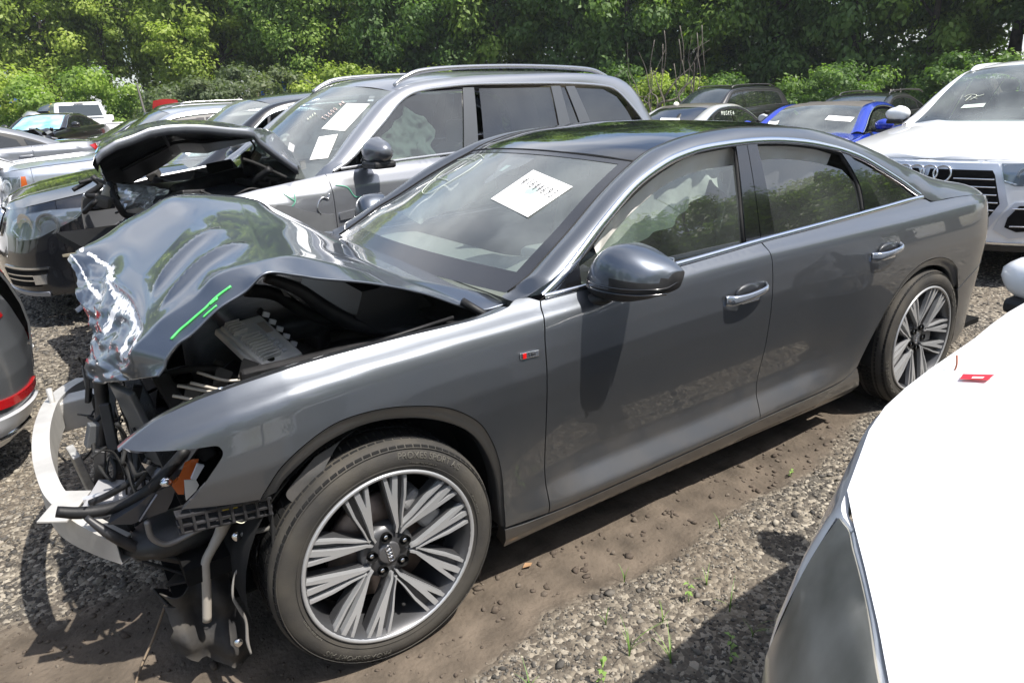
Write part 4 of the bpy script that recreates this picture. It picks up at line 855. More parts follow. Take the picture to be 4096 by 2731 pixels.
    # green yard marks on the near flange
    def fl(u,v):
        # (i,j) grid coordinates on the control net
        uu=np.clip(np.asarray(u,float)*up,0,A.shape[0]-1.001); vv=np.clip(np.asarray(v,float)*up,0,A.shape[1]-1.001); i=uu.astype(int); j=vv.astype(int); a_=(uu-i)[:,None]; b_=(vv-j)[:,None]
        return A[i,j]*(1-a_)*(1-b_)+A[i+1,j]*a_*(1-b_)+A[i,j+1]*(1-a_)*b_+A[i+1,j+1]*a_*b_
    Q=A.reshape(-1,3)
    def nearij(p):
        # find the surface point whose line of flight from the marked spot is nearest in x,z
        d=((A[:up+8]-np.array(p))**2).sum(-1); k=np.unravel_index(np.argmin(d),d.shape); return (k[0]/up,k[1]/up)
    for key,w in (('hoodmark1',.008),('hoodmark2',.007),('hoodmark3',.006)):
        ij=[nearij(p) for p in A6[key]]; P3=cr_path(fl(np.array([q[0] for q in ij]),np.array([q[1] for q in ij])),5)
        link('green_mark',tube('green_mark',P3+np.array([-.0005,-.003,.001]),w*.42,5,0),GREENP,o)
    return o,A
HOOD,HOODA=hood()
# ---------------------------------------------------------------- cabin, engine bay and wrecked nose of the saloon
def build_a6_inside():
    car=A6CAR; P=lambda nm,me,mat,par=car,**k: link(nm,me,mat,par,**k)
    rn=random.Random(5)
    # floor pan, bulkheads, inner sides
    P('floor_pan',boxm('f',(4.1,1.66,.03),(1.75,.943,.24),0),DARK)
    P('bulkhead',boxm('f',(.03,1.45,.62),(.60,.943,.60),0),DARK)
    P('rear_bulkhead',boxm('f',(.03,1.5,.75),(2.95,.943,.62),0),INT_D)
    for y in (.150,CW-.150): P('inner_door_panel',boxm('f',(2.2,.02,.72),(1.65,y,.62),.004),INT_D)
    # wheel arch liners
    for x in (0,2.924):
        for mm_ in (0,1):
            prof=[]; n=26; X=[]
            for k in range(n+1):
                a=R(-8+196*k/n); r_=.405
                X.append([(x+r_*math.cos(a),(yy if not mm_ else CW-yy),.36+r_*math.sin(a)) for yy in (.035,.15,.30,.42)])
            P('arch_liner',sheet('l',X,flip=bool(mm_)),LINER)
            V=[(x,(.42 if not mm_ else CW-.42),.36)]+[q[-1] for q in X]; P('arch_liner',mesh('l',V,[[0,i,i+1] for i in range(1,n+1)],False),LINER)
    # dashboard
    n,m=24,16; X=np.zeros((n+1,m+1,3))
    for i in range(n+1):
        s=i/n; y=.19+s*(CW-.38)
        for j in range(m+1):
            t=j/m
            prof=[(.60,.925),(.72,.955),(.86,.965),(.98,.955),(1.06,.925),(1.10,.87),(1.10,.72),(1.12,.5)]
            q=np.interp(t,np.linspace(0,1,8),[a for a,_ in prof]); z=np.interp(t,np.linspace(0,1,8),[b for _,b in prof])
            bn=.045*math.exp(-((y-.53)/.2)**2)*math.exp(-((q-.98)/.13)**2); X[i,j]=(q,y,z+bn)
    dash=P('dashboard',sheet('d',X),mk('dash_top',(.27,.27,.25),.6,bump=.15,bscale=200))
    for y0 in (1.15,1.32,1.5):
        for k in range(9): P('defrost_slat',boxm('v',(.035,.003,.003),(.70,y0+k*.014,.957),0),DARK,dash)
    P('instrument_hood',rbox('b',(.16,.36,.07),(1.03,.53,.985)),mk('hood_grey',(.30,.30,.28),.7),dash)
    # steering wheel
    st=bpy.data.meshes; a=np.linspace(0,2*PI,37)
    ring=[(0,.185*math.cos(t),.185*math.sin(t)) for t in a]; w=link('steering_wheel',tube('w',ring,.015,8,0,False),INT_D,car,loc=(1.26,.53,.93),rot=(0,R(-22),0))
    P('wheel_hub',rbox('h',(.05,.17,.13)),INT_D,w); 
    for an in (0,180,270): P('wheel_spoke',boxm('s',(.015,.17 if an!=270 else .03,.03 if an!=270 else .17),(0,.09*math.cos(R(an)),.09*math.sin(R(an))),.004),INT_D,w)
    # burst airbag draped over the wheel
    # seats
    for y in (.52,1.366):
        s=P('front_seat',rbox('s',(.52,.50,.16),(1.62,y,.50)),SEAT); P('seat_back',rbox('b',(.15,.48,.66),(1.93,y,.83),rot=(0,R(14),0)),SEAT,s); P('headrest',rbox('h',(.10,.26,.19),(2.04,y,1.205),rot=(0,R(10),0)),SEAT,s)
        for sy in (-.2,.2): P('seat_bolster',rbox('b',(.20,.08,.50),(1.89,y+sy,.80),rot=(0,R(14),0)),SEAT,s)
    s=P('rear_bench',rbox('s',(.5,1.36,.16),(2.48,.943,.52)),SEAT); P('bench_back',rbox('b',(.16,1.34,.60),(2.83,.943,.85),rot=(0,R(22),0)),SEAT,s)
    for y in (.5,.943,1.386): P('headrest',rbox('h',(.08,.24,.14),(2.93,y,1.16),rot=(0,R(10),0)),SEAT,s)
    # headlining
    e=RAILB[(RAILB[:,0]>1.27)&(RAILB[:,0]<2.9)]; X=[]
    for q in e[::6]: X.append([(q[0],q[1]-.05+(CW-2*q[1]+.1)*t,q[2]-.035-.03*(abs(2*t-1)**4)) for t in np.linspace(0,1,12)])
    P('headlining',sheet('h',X,flip=True),INT_L)
    P('rear_view_mirror',rbox('m',(.03,.22,.065),(1.10,.943,1.24)),INT_D)
    # deployed curtain airbags (near and far side)
    for mm_ in (0,1):
        xs=np.linspace(.93,2.38,90); nz_=18; X=np.zeros((90,nz_+1,3))
        for i,x in enumerate(xs):
            zt=float(np.interp(x,[.93,1.13,1.43,1.78,2.2,2.4],[1.12,1.27,1.345,1.362,1.335,1.28]))
            zb=float(np.interp(x,[.93,1.0,1.12,1.25,1.38,1.5,1.585,1.60,1.75,2.0,2.2,2.4],[1.05,.99,1.03,1.06,1.10,1.15,1.19,1.26,1.12,1.10,1.15,1.20]))+.004*math.sin(x*31)
            for j in range(nz_+1):
                t=j/nz_; z=zt+(zb-zt)*t; y=float(G(x,zt))+.045+.02*math.sin(PI*t)+.016*math.sin(x*23+t*4)*t+.012*math.sin(x*57+2*t)*t
                X[i,j]=(x,y if not mm_ else CW-y,z)
        P('curtain_airbag',sheet('c',X,flip=bool(mm_)),AIRBAG)
    # pillar trim inside
    for y in (.30,CW-.30): P('inner_pillar',boxm('p',(.10,.02,.30),(1.74,y,1.12),.005),INT_L)
    # ---------------- engine bay
    EB=mk('bay_black',(.013,.013,.014),.55,spec=.35,noise=.5,nscale=15,bump=.3,bscale=18); EB2=mk('bay_dusty',(.03,.028,.026),.8,col2=(.075,.068,.058),nscale=7)
    P('bay_floor',boxm('f',(1.1,1.5,.05),(.03,.943,.40),0),DARK)
    for y in (.30,CW-.30): P('inner_wing',boxm('w',(.84,.03,.50),(.15,y,.66),.01),EB)
    P('engine_cover',rbox('e',(.62,.72,.10),(.12,.943,.90)),EB)
    P('engine_block',rbox('e',(.7,.6,.4),(.05,.943,.66)),EB2)
    P('strut_tower',lathe('s',[(0,.0),(.09,.0),(.11,.02),(.12,.12)],24),EB,loc=(.10,.42,.86),rot=(R(-90),0,0))
    # inner fender ledge along the wing top
    led=[(x,float(S(x,z))+.028,z-.012) for x,z in A6['f_top']+[(.14,.973)]+A6['f_top2'][:4]]
    P('wing_ledge',strip('l',led,(0,.1,1),.055,.004,4),PAINT)
    for x in (-.35,-.2,-.02,.18,.36): P('ledge_screw',lathe('s',[(0,-.004),(.006,-.004),(.007,0)],8),CHROME,loc=(x,float(S(x,.95))+.028,float(np.interp(x,[q[0] for q in led],[q[2] for q in led]))+.005),rot=(R(90),0,0))
    # control unit with cooling fins, tilted towards the wing
    P0=np.array([-.279,.5,.977]); E_=bpy.data.objects.new('control_unit',None)
    W_=CPOS
    def ray(pix): return None
    # local frame: u along long side, v along short side (towards the wing)
    c0=np.array([-.276,.52,.970]); c1=np.array([-.134,.60,.976]); c3=np.array([-.204,.34,.864])  # near-front, far, near-rear
    u=(c3-c0); v=(c1-c0); L_=np.linalg.norm(u); u/=L_; v=v-u*(u@v); Wd=np.linalg.norm(v); v/=Wd; w=np.cross(u,v); w=-w if w[2]<0 else w
    ecu_m=mk('control_unit_grey',(.42,.42,.42),.5,.1,col2=(.62,.60,.56),nscale=14)
    M=Matrix(((u[0],v[0],w[0],c0[0]),(u[1],v[1],w[1],c0[1]),(u[2],v[2],w[2],c0[2]),(0,0,0,1)))
    base=boxm('ecu',(L_,Wd,.022),(L_/2,Wd/2,0),.004); base.transform(M); ecu=P('control_unit',base,ecu_m)
    top=boxm('ecu',(L_*.93,Wd*.88,.016),(L_/2,Wd/2,.017),.005); top.transform(M); P('unit_lid',top,ecu_m,ecu)
    for k in range(9):
        f_=boxm('fin',(.0035,Wd*.40,.018),(L_*(.40+.058*k),Wd*.33,.033),.001); f_.transform(M); P('cooling_fin',f_,ecu_m,ecu)
    for k in range(5):
        f_=boxm('fin',(.0035,Wd*.30,.018),(L_*(.08+.05*k),Wd*.25,.033),.001); f_.transform(M); P('cooling_fin',f_,ecu_m,ecu)
    for k in range(5):
        f_=boxm('cl',(.010,.014,.008),(L_*(.48+.085*k),Wd*.66,.029),.001); f_.transform(M); P('unit_clip',f_,mk('clip_white',(.5,.5,.52),.4),ecu)
    f_=boxm('lb',(L_*.22,Wd*.16,.002),(L_*.30,Wd*.78,.0262),0); f_.transform(M); P('unit_sticker',f_,mk('sticker_tan',(.33,.29,.25),.7),ecu)
    f_=lathe('port',[(0,0),(.012,0),(.014,.004)],14); f_.transform(M@Matrix.Translation((L_*.86,Wd*.30,.028))@Matrix.Rotation(R(-90),4,'X')); P('unit_port',f_,DARK,ecu)
    for a_,b_,c_ in A6['ecu_clips']:
        P('fuse_tab',boxm('t',(.022,.010,.016),(a_,b_,c_),.002,rot=(0,R(25),0)),mk('tab_white',(.6,.6,.62),.4))
    P('fuse_rail',tube('f',[(-.13,.565,1.0),(-.03,.565,.85)],.012,6,0),EB)
    # hoses, ducts and loose harness
    P('intake_hose',tube('h',[(-.121,.45,1.121),(-.033,.45,1.07),(.055,.45,.985),(.133,.45,.925),(.262,.44,.875),(.36,.40,.86)],[.016,.02,.024,.026,.026,.026],12),EB)
    P('intake_hose',tube('h',[(-.15,.60,1.06),(-.05,.62,1.02),(.05,.60,.93),(.18,.58,.90)],.022,12),EB)
    sc=[(.13,.42,.95),(.16,.42,1.03),(.25,.42,1.035),(.36,.42,.985),(.47,.40,.86),(.33,.42,.84),(.20,.42,.89)]
    cov=mesh('c',[(x,y,z) for x,y,z in sc]+[(x-.01,.92,z+.02) for x,y,z in sc],[[0,1,2,3,4,5,6],[13,12,11,10,9,8,7]]+[[(i+1)%7,i,7+i,7+(i+1)%7] for i in range(7)],False)
    P('scuttle_cover',cov,mk('cover_satin',(.018,.018,.019),.42,spec=.5))
    P('cowl_panel',boxm('c',(.30,1.5,.02),(.50,.943,.925),.005),EB)
    P('gas_strut',tube('s',[(.395,.20,1.0),(.52,.155,.90)],.013,8,0),EB)
    P('gas_strut',tube('s',[(.02,.22,.92),(.36,.20,.955)],.006,6,0),EB)
    for k in range(34):
        x=rn.uniform(-.48,.48); y=rn.uniform(.30,1.45); z=rn.uniform(.70,.93)-abs(x)*.15
        if rn.random()<.5:
            pts=[(x,y,z)]; 
            for q in range(4): pts.append((pts[-1][0]+rn.uniform(-.10,.12),pts[-1][1]+rn.uniform(-.10,.10),pts[-1][2]+rn.uniform(-.06,.04)))
            P('engine_hose',tube('h',pts,rn.choice([.004,.006,.01,.016]),7),EB if rn.random()<.75 else EB2)
        else: P('engine_part',boxm('p',(rn.uniform(.05,.16),rn.uniform(.05,.15),rn.uniform(.03,.10)),(x,y,z),.008,rot=(rn.uniform(-.4,.4),rn.uniform(-.4,.4),rn.uniform(-1,1))),EB if rn.random()<.7 else EB2)
    for x,y,z,dx in ((-.30,.30,.86,.09),(-.32,.33,.85,.10),(-.34,.30,.835,.10),(-.28,.36,.865,.08)):
        P('loose_pipe',tube('l',[(x-dx,y+.05,z+.03),(x-.02,y,z+.005),(x+.03,y-.01,z),(x+.06,y,z+.012)],.0045,6),mk('bare_pipe',(.42,.39,.34),.5,.3))
    def shard(nm,pts,dy,mat,yn=0.,par=car,skew=(0,0)):
        n=len(pts); A=[tuple(q) for q in pts]; B=[(q[0]+skew[0],q[1]+dy,q[2]+skew[1]) for q in pts]
        return P(nm,mesh(nm,A+B,[list(range(n)),list(range(2*n-1,n-1,-1))]+[[(i+1)%n,i,n+i,n+(i+1)%n] for i in range(n)],False),mat,par)
    shard('torn_flap',A6['whitebits'],.004,mk('flap_grey',(.25,.25,.25),.6))
    for k in range(7):
        x=rn.uniform(-.42,-.25); y=rn.uniform(.27,.42); z=rn.uniform(.80,.88)
        shard('broken_bracket',[(x,y,z),(x+.03,y+.01,z-.03),(x+.055,y,z+.015),(x+.02,y+.02,z+.035)],.006,EB2,skew=(.01,.01))
    # ---------------- front wreckage
    # aluminium crash beam: hollow curved box section with an open near end
    bt=cr_path([(-.655,.30,.512),(-.700,.36,.534),(-.745,.44,.553),(-.780,.53,.567),(-.802,.63,.578),(-.815,.81,.59),(-.812,.99,.60),(-.795,1.16,.606),(-.765,1.33,.606),(-.715,1.47,.60),(-.65,1.58,.592)],6)
    T=np.gradient(bt,axis=0); T[:,2]=0; T/=np.linalg.norm(T,axis=1)[:,None]; Nn=np.stack([T[:,1],-T[:,0],0*T[:,0]],1)
    dep=.050; ht=.105; X=[]
    for i in range(len(bt)):
        o_=bt[i]; k=np.interp(i/len(bt),[0,.15,.3,1],[.62,.8,1,1])
        X.append([o_,o_-Nn[i]*0,o_+Nn[i]*dep,o_+Nn[i]*dep-np.array([0,0,ht*k]),o_-np.array([0,0,ht*k]),o_])
    X=np.array(X)
    s_=np.sign(0)
    beam=P('crash_beam',sheet('b',X[:,[0,2,3,4,5]]),ALU)
    beam.data.polygons.foreach_set('use_smooth',[False]*len(beam.data.polygons))
    in_=X.copy(); cen=X[:,[0,2,3,4]].mean(1,keepdims=True); in_=cen+(X-cen)*.90
    inn=P('beam_inner',sheet('b',in_[:12,[0,2,3,4,5]],flip=True),mk('beam_inside',(.30,.30,.29),.6,.3),beam)
    rim=[]; 
    a_=X[0][[0,2,3,4]]; b_=in_[0][[0,2,3,4]]
    P('beam_lip',mesh('l',list(a_)+list(b_),[[i,(i+1)%4,4+(i+1)%4,4+i] for i in range(4)],False),ALUS,beam)
    # stepped reinforcement plate on the beam top near the wheel side
    P('beam_plate',boxm('p',(.075,.16,.006),(-.750,.49,.571),.001,rot=(0,R(6),R(-26))),ALU,beam)
    for y,z,x in ((.66,.53,-.815),(1.02,.565,-.828),(.86,.50,-.822)): P('beam_hole',lathe('h',[(0,0),(.005,0)],10),DARK,beam,loc=(x,y,z),rot=(0,0,R(-90)))
    # mounting boxes
    for y0 in (1.36,):
        cb=boxm('c',(.20,.10,.115),(-.655,y0,.535 if y0>1 else .50),.006,rot=(0,0,R(4))); P('beam_mount',cb,ALU)
        P('mount_flange',boxm('c',(.012,.16,.17),(-.55,y0,.54),.003),ALU)
    P('mount_stud',tube('s',[(-.74,1.30,.66),(-.74,1.30,.50)],.010,8,0),ALU)
    P('beam_cable',tube('c',[(-.765,1.27,.50),(-.76,1.20,.44),(-.72,1.12,.42),(-.66,1.08,.47),(-.62,1.05,.55)],.004,5),RUBBER)
    # crumpled radiator support: black plastic slats and bars
    RB=mk('slam_black',(.022,.022,.024),.45,spec=.5,noise=.4,nscale=20)
    P('slam_bar',tube('b',[(-.585,.72,.86),(-.60,.74,.74),(-.63,.76,.60)],.020,8),RB)
    for k in range(26):
        t=rn.random(); x=-.60+rn.uniform(-.06,.10); y=rn.uniform(.50,1.25); z=rn.uniform(.50,.84)
        l=rn.uniform(.06,.20); w_=rn.uniform(.01,.035); ang=rn.uniform(-.5,.3)
        P('grille_shard',boxm('s',(w_,rn.uniform(.006,.03),l),(x,y,z),.003,rot=(rn.uniform(-.35,.35),ang+.2,rn.uniform(-.6,.6))),RB if rn.random()<.75 else mk('shard_grey',(.10,.105,.11),.45,spec=.5))
    P('radiator_core',boxm('r',(.05,.95,.36),(-.46,.95,.56),.006,rot=(0,R(-10),0)),mk('radiator_dark',(.03,.03,.032),.6,.4,bump=.6,bscale=160))
    P('fan_shroud',boxm('r',(.05,.85,.32),(-.40,.95,.72),.01,rot=(0,R(-16),0)),EB)
    P('cooler_core',boxm('r',(.025,.10,.19),(-.70,1.0,.43),.004,rot=(R(6),R(-8),R(8))),mk('cooler_alloy',(.36,.36,.35),.6,.3,noise=.2,nscale=30))
    P('bent_panel',boxm('r',(.02,.11,.30),(-.52,.55,.72),.006,rot=(R(8),R(-14),R(20))),mk('grey_black',(.10,.105,.11),.4))
    for k in range(14):
        y=rn.uniform(.35,1.2); x=-.60+rn.uniform(-.05,.06); pts=[(x,y,rn.uniform(.5,.62))]
        for q in range(5): pts.append((pts[-1][0]+rn.uniform(-.04,.05),pts[-1][1]+rn.uniform(-.09,.09),pts[-1][2]+rn.uniform(-.02,.08)))
        P('loose_cable',tube('c',pts,rn.choice([.003,.004,.006]),5),RUBBER)
    # headlamp remains in the wing opening
    shard('reflector_shard',A6['lampwhite'],.02,mk('mirror_shard',(.85,.87,.9),.06,1.))
    P('bulb_cap',blob('b',(-.508,.28,.655),(.017,.016,.016),2,.1),CHROME)
    lamp=shard('amber_lens',A6['amber'],.03,mk('amber',(.42,.09,.012),.25,0,.5),skew=(.01,0))
    shard('lens_edge',A6['amber_w'],.01,mk('edge_white',(.6,.62,.65),.3),par=lamp)
    shard('lamp_tab',A6['tab'],.004,mk('tab_cream',(.55,.54,.50),.5),par=lamp)
    cvr=mk('lamp_cover_grey',(.045,.048,.055),.28,0,.6)
    shard('lamp_housing',A6['cover1'],.05,cvr,skew=(.02,.01)); shard('lamp_housing',A6['cover2'],.05,cvr,skew=(.02,-.02))
    P('cover_rib',tube('r',[(-.535,.292,.622),(-.555,.292,.60),(-.59,.292,.56)],.0025,5,0),mk('rib_pale',(.3,.3,.33),.4))
    P('trim_tube',tube('t',[(-.765,.36,.625),(-.713,.35,.606),(-.643,.34,.598),(-.58,.33,.612),(-.53,.31,.645),(-.44,.30,.725)],[.015,.017,.016,.015,.018,.014],8),EB)
    P('trim_tube',tube('t',[(-.690,.42,.592),(-.635,.40,.612),(-.564,.38,.65),(-.53,.38,.69)],.010,8),EB)
    P('bumper_bracket',boxm('t',(.10,.16,.012),(-.64,.47,.575),.003,rot=(0,R(12),R(-20))),mk('bracket_pale',(.42,.42,.43),.5,.4))
    sb=shard('foil_strip',[(a_,b_,c_) for a_,b_,c_ in A6['silverbits']],.02,mk('foil',(.6,.6,.62),.3,.6))
    # slotted bumper guide under the wing
    bx0,bx1=-.520,-.300; 
    for z0,h,th in ((.655,.008,.035),(.628,.007,.030),(.606,.006,.022)):
        me=boxm('g',(bx1-bx0,th,h),((bx0+bx1)/2,.075,0),.001); v=verts(me); v[:,2]+=z0+(v[:,0]-bx0)*(-.06)-.004+.01; v[:,1]+=-.03*(v[:,0]-bx0)/(bx1-bx0); setverts(me,v); P('bumper_guide',me,RB)
    for k in range(8):
        x=bx0+.008+(bx1-bx0-.016)*k/7; me=boxm('g',(.007,.022,.052),(x,.068-.03*k/7,.641-(x-bx0)*.06),.001); P('guide_rib',me,RB)
    # washer filler pipe with yellow band
    P('filler_pipe',tube('p',[(-.395,.19,.555),(-.400,.195,.528),(-.412,.20,.500),(-.440,.20,.462),(-.462,.20,.430),(-.468,.20,.40),(-.478,.20,.33),(-.492,.20,.245)],[.020,.020,.016,.0125,.0125,.0125,.0125,.0125],12),mk('pipe_tan',(.34,.31,.27),.6))
    P('yellow_band',boxm('y',(.038,.03,.014),(-.380,.165,.572),.003),mk('yellow_tape',(.75,.50,.02),.5))
    P('hook_pipe',tube('h',[(-.575,.25,.575),(-.574,.25,.53),(-.560,.25,.504),(-.539,.25,.490),(-.504,.25,.492),(-.437,.24,.512)],.008,8),mk('hook_grey',(.19,.18,.17),.5,.3))
    P('belly_tray',blob('b',(-.50,.34,.47),(.15,.10,.055),3,.05),mk('tray_black',(.02,.02,.02),.5))
    P('lower_hose',tube('h',[(-.705,.33,.60),(-.662,.30,.545),(-.606,.30,.475),(-.549,.30,.425),(-.480,.30,.375)],[.008,.014,.016,.013,.012],9),RB)
    P('blue_clip',blob('c',(-.485,.27,.345),(.008,.008,.006),1,.05,1),mk('clip_blue',(.03,.12,.5),.4))
    # hanging arch liner and splash shield (thin torn sheet with wavy edge)
    out=[(a_,c_) for a_,b_,c_ in A6['splash']]; out=resample(out,.02); rr=random.Random(3)
    out=[(x+rr.uniform(-.004,.004),z+rr.uniform(-.004,.004)) for x,z in out]
    fn=lambda u,v: np.stack([u+.0*v,.27+.05*np.clip((.30-v)/.2,0,1)*(-1)+.02*np.sin(u*60)+.015*np.sin(v*45+u*30)+.10*np.clip((v-.42)/.1,0,1)*0,v],-1)
    P('splash_shield',panel('splash_shield',out,fn,.014,0,.004,flip=1),mk('shield_felt',(.016,.016,.018),.85,col2=(.060,.054,.046),nscale=9,bump=.4,bscale=25))
    P('shield_edge',tube('e',[(-.370,.12,.525),(-.368,.11,.49),(-.374,.12,.46),(-.383,.12,.43),(-.408,.13,.40),(-.424,.12,.345),(-.412,.12,.29),(-.405,.12,.25),(-.412,.115,.19),(-.41,.11,.15)],[.004,.007,.004,.006,.003,.004,.006,.004,.005,.003],6),mk('edge_pale',(.20,.19,.175),.7))
    for a_,b_,c_ in (A6['bolt1'][0],A6['bolt2'][0]): P('shield_bolt',blob('b',(a_,b_,c_),(.013,.010,.014),1,.12,2),mk('bolt_shiny',(.85,.85,.85),.15,1.))
    P('liner_arm',tube('a',[(-.372,.12,.50),(-.355,.12,.515),(-.30,.10,.522),(-.290,.09,.545)],.007,6),mk('arm_grey',(.13,.125,.115),.6))
    # loose liner tongue inside the arch
    tg=outline(*[[(a_,c_) for a_,b_,c_ in A6['liner'][:4]],[(a_,c_) for a_,b_,c_ in A6['liner'][3:6]],[(a_,c_) for a_,b_,c_ in A6['liner'][5:]]])
    P('liner_tongue',panel('t',tg,lambda u,v: np.stack([u,.045+.10*np.clip(-.10-u,0,1)+.25*np.clip(v-.66,0,1),v],-1),.02,0,.004),mk('tongue',(.05,.05,.05),.75,col2=(.085,.08,.075),nscale=12))
    # dangling harness with plugs
    P('harness',tube('w',[(-.300,.06,.645),(-.303,.05,.60),(-.306,.05,.545),(-.317,.045,.463),(-.312,.045,.43),(-.303,.04,.405)],[.005,.005,.005,.005,.003,.003],6),RUBBER)
    P('harness',tube('w',[(-.299,.063,.645),(-.309,.055,.59),(-.300,.052,.53),(-.319,.05,.465),(-.319,.045,.43),(-.326,.045,.39)],.004,6),RUBBER)
    pl=P('harness_plug',boxm('p',(.026,.022,.032),(-.300,.035,.391),.003),mk('plug_grey',(.14,.14,.15),.5)); P('plug_lock',boxm('p',(.010,.006,.006),(-.300,.0225,.395),.002),mk('magenta',(.6,.05,.35),.4),pl)
    P('harness_plug',boxm('p',(.032,.022,.030),(-.322,.04,.362),.003,rot=(0,R(20),0)),PLAST)
    P('loose_wire',tube('w',[(-.402,.06,.612),(-.38,.04,.600),(-.36,.05,.600)],.0015,5),mk('wire_cream',(.6,.58,.45),.5))
    # undertray dragging on the ground
    P('dragging_rod',tube('r',[(-.55,.45,.22),(-.62,.46,.08),(-.69,.38,.02),(-.80,.05,.012)],.004,5),mk('rod_rust',(.16,.12,.08),.7))
    for k in range(10):
        x=rn.uniform(-.62,-.42); y=rn.uniform(.35,.8); z=rn.uniform(.18,.42)
        P('undertray_piece',boxm('u',(rn.uniform(.05,.18),rn.uniform(.05,.2),.008),(x,y,z),.002,rot=(rn.uniform(-.6,.6),rn.uniform(-.7,.7),rn.uniform(-1,1))),EB)
    P('undertray',boxm('u',(.9,1.3,.01),(-.10,.943,.22),0),DARK)
build_a6_inside()
# notice taped inside the windscreen
def notice():
    u0=np.array([.62,.88]) # placeholder
    return
# ---------------------------------------------------------------- other cars: one parametric body, many shapes
def paint(name,col,metal=.6,rough=.35,dust=.0):
    return mk('paint_'+name,col,rough,metal,1.,.03,dust=dust)
SUV=dict(W=1.98,wb=2.95,fo=.90,ro=1.0,Rt=.375,sill=.30,
  top=[(-.90,.90),(-.6,1.00),(-.2,1.06),(.3,1.09),(.62,1.11),(1.7,1.13),(3.0,1.18),(3.6,1.18),(3.95,1.12)],
  out=[(.62,1.11),(.80,1.19),(1.0,1.33),(1.2,1.49),(1.35,1.575),(1.6,1.62),(2.0,1.64),(2.6,1.64),(3.2,1.61),(3.5,1.56),(3.66,1.42),(3.76,1.26),(3.80,1.18)],
  inn=[(.50,.73,1.10),(.75,.70,1.25),(1.0,.665,1.43),(1.2,.64,1.565),(1.36,.625,1.645),(1.6,.625,1.69),(2.0,.625,1.71),(2.6,.625,1.71),(3.2,.63,1.69),(3.6,.64,1.63),(3.76,.66,1.48),(3.86,.70,1.30),(3.92,.74,1.16)],
  win=[[(.90,1.15),(1.66,1.16),(1.70,1.57),(1.45,1.56),(1.30,1.50),(1.1,1.36)],[(1.80,1.165),(2.62,1.185),(2.68,1.57),(1.82,1.585)],[(2.74,1.19),(3.50,1.205),(3.42,1.50),(3.2,1.55),(2.80,1.565)]],
  pil=[(1.66,1.16,1.70,1.58),(2.62,1.19,2.70,1.57)],cuts=[.58,1.70,2.72],crown=.05,hoodc=.05)
SEDAN=dict(W=1.86,wb=2.85,fo=.86,ro=1.0,Rt=.335,sill=.24,
  top=[(-.86,.70),(-.6,.82),(-.2,.90),(.3,.945),(.60,.975),(1.7,1.0),(2.6,1.02),(3.2,1.02),(3.6,.99),(3.85,.90)],
  out=[(.60,.99),(.80,1.09),(.95,1.18),(1.13,1.27),(1.30,1.32),(1.5,1.345),(1.78,1.35),(2.1,1.33),(2.35,1.27),(2.6,1.18),(2.8,1.09),(2.95,1.03)],
  inn=[(.50,.70,.98),(.77,.665,1.11),(1.02,.62,1.235),(1.15,.60,1.30),(1.27,.585,1.345),(1.45,.58,1.385),(1.75,.58,1.405),(2.1,.58,1.395),(2.35,.59,1.34),(2.6,.60,1.25),(2.85,.62,1.15),(3.05,.64,1.05)],
  win=[[(.85,1.02),(1.60,1.03),(1.68,1.30),(1.45,1.30),(1.25,1.26),(1.0,1.14)],[(1.76,1.035),(2.45,1.045),(2.38,1.19),(2.2,1.26),(1.82,1.31)],[(2.52,1.05),(2.82,1.055),(2.48,1.20)]],
  pil=[(1.60,1.03,1.70,1.31)],cuts=[.57,1.67,2.55],crown=.03,hoodc=.03)
COUPE=dict(SEDAN); COUPE.update(wb=2.76,out=[(.60,.97),(.80,1.06),(.95,1.14),(1.13,1.22),(1.30,1.27),(1.5,1.295),(1.78,1.295),(2.1,1.26),(2.4,1.18),(2.7,1.08),(2.95,1.0)],
  inn=[(.50,.70,.96),(.77,.665,1.08),(1.02,.62,1.20),(1.15,.60,1.26),(1.27,.585,1.30),(1.45,.58,1.33),(1.75,.58,1.345),(2.1,.58,1.32),(2.4,.60,1.25),(2.7,.62,1.15),(3.0,.64,1.03)],
  win=[[(.85,1.0),(1.85,1.01),(1.95,1.24),(1.5,1.255),(1.25,1.22),(1.0,1.10)],[(1.95,1.01),(2.6,1.01),(2.35,1.14),(2.03,1.22)]],pil=[(1.86,1.01,1.97,1.25)],cuts=[.57,1.95],top=[(-.86,.68),(-.6,.80),(-.2,.88),(.3,.92),(.60,.955),(1.7,.98),(2.6,1.0),(3.2,1.0),(3.7,.92)])
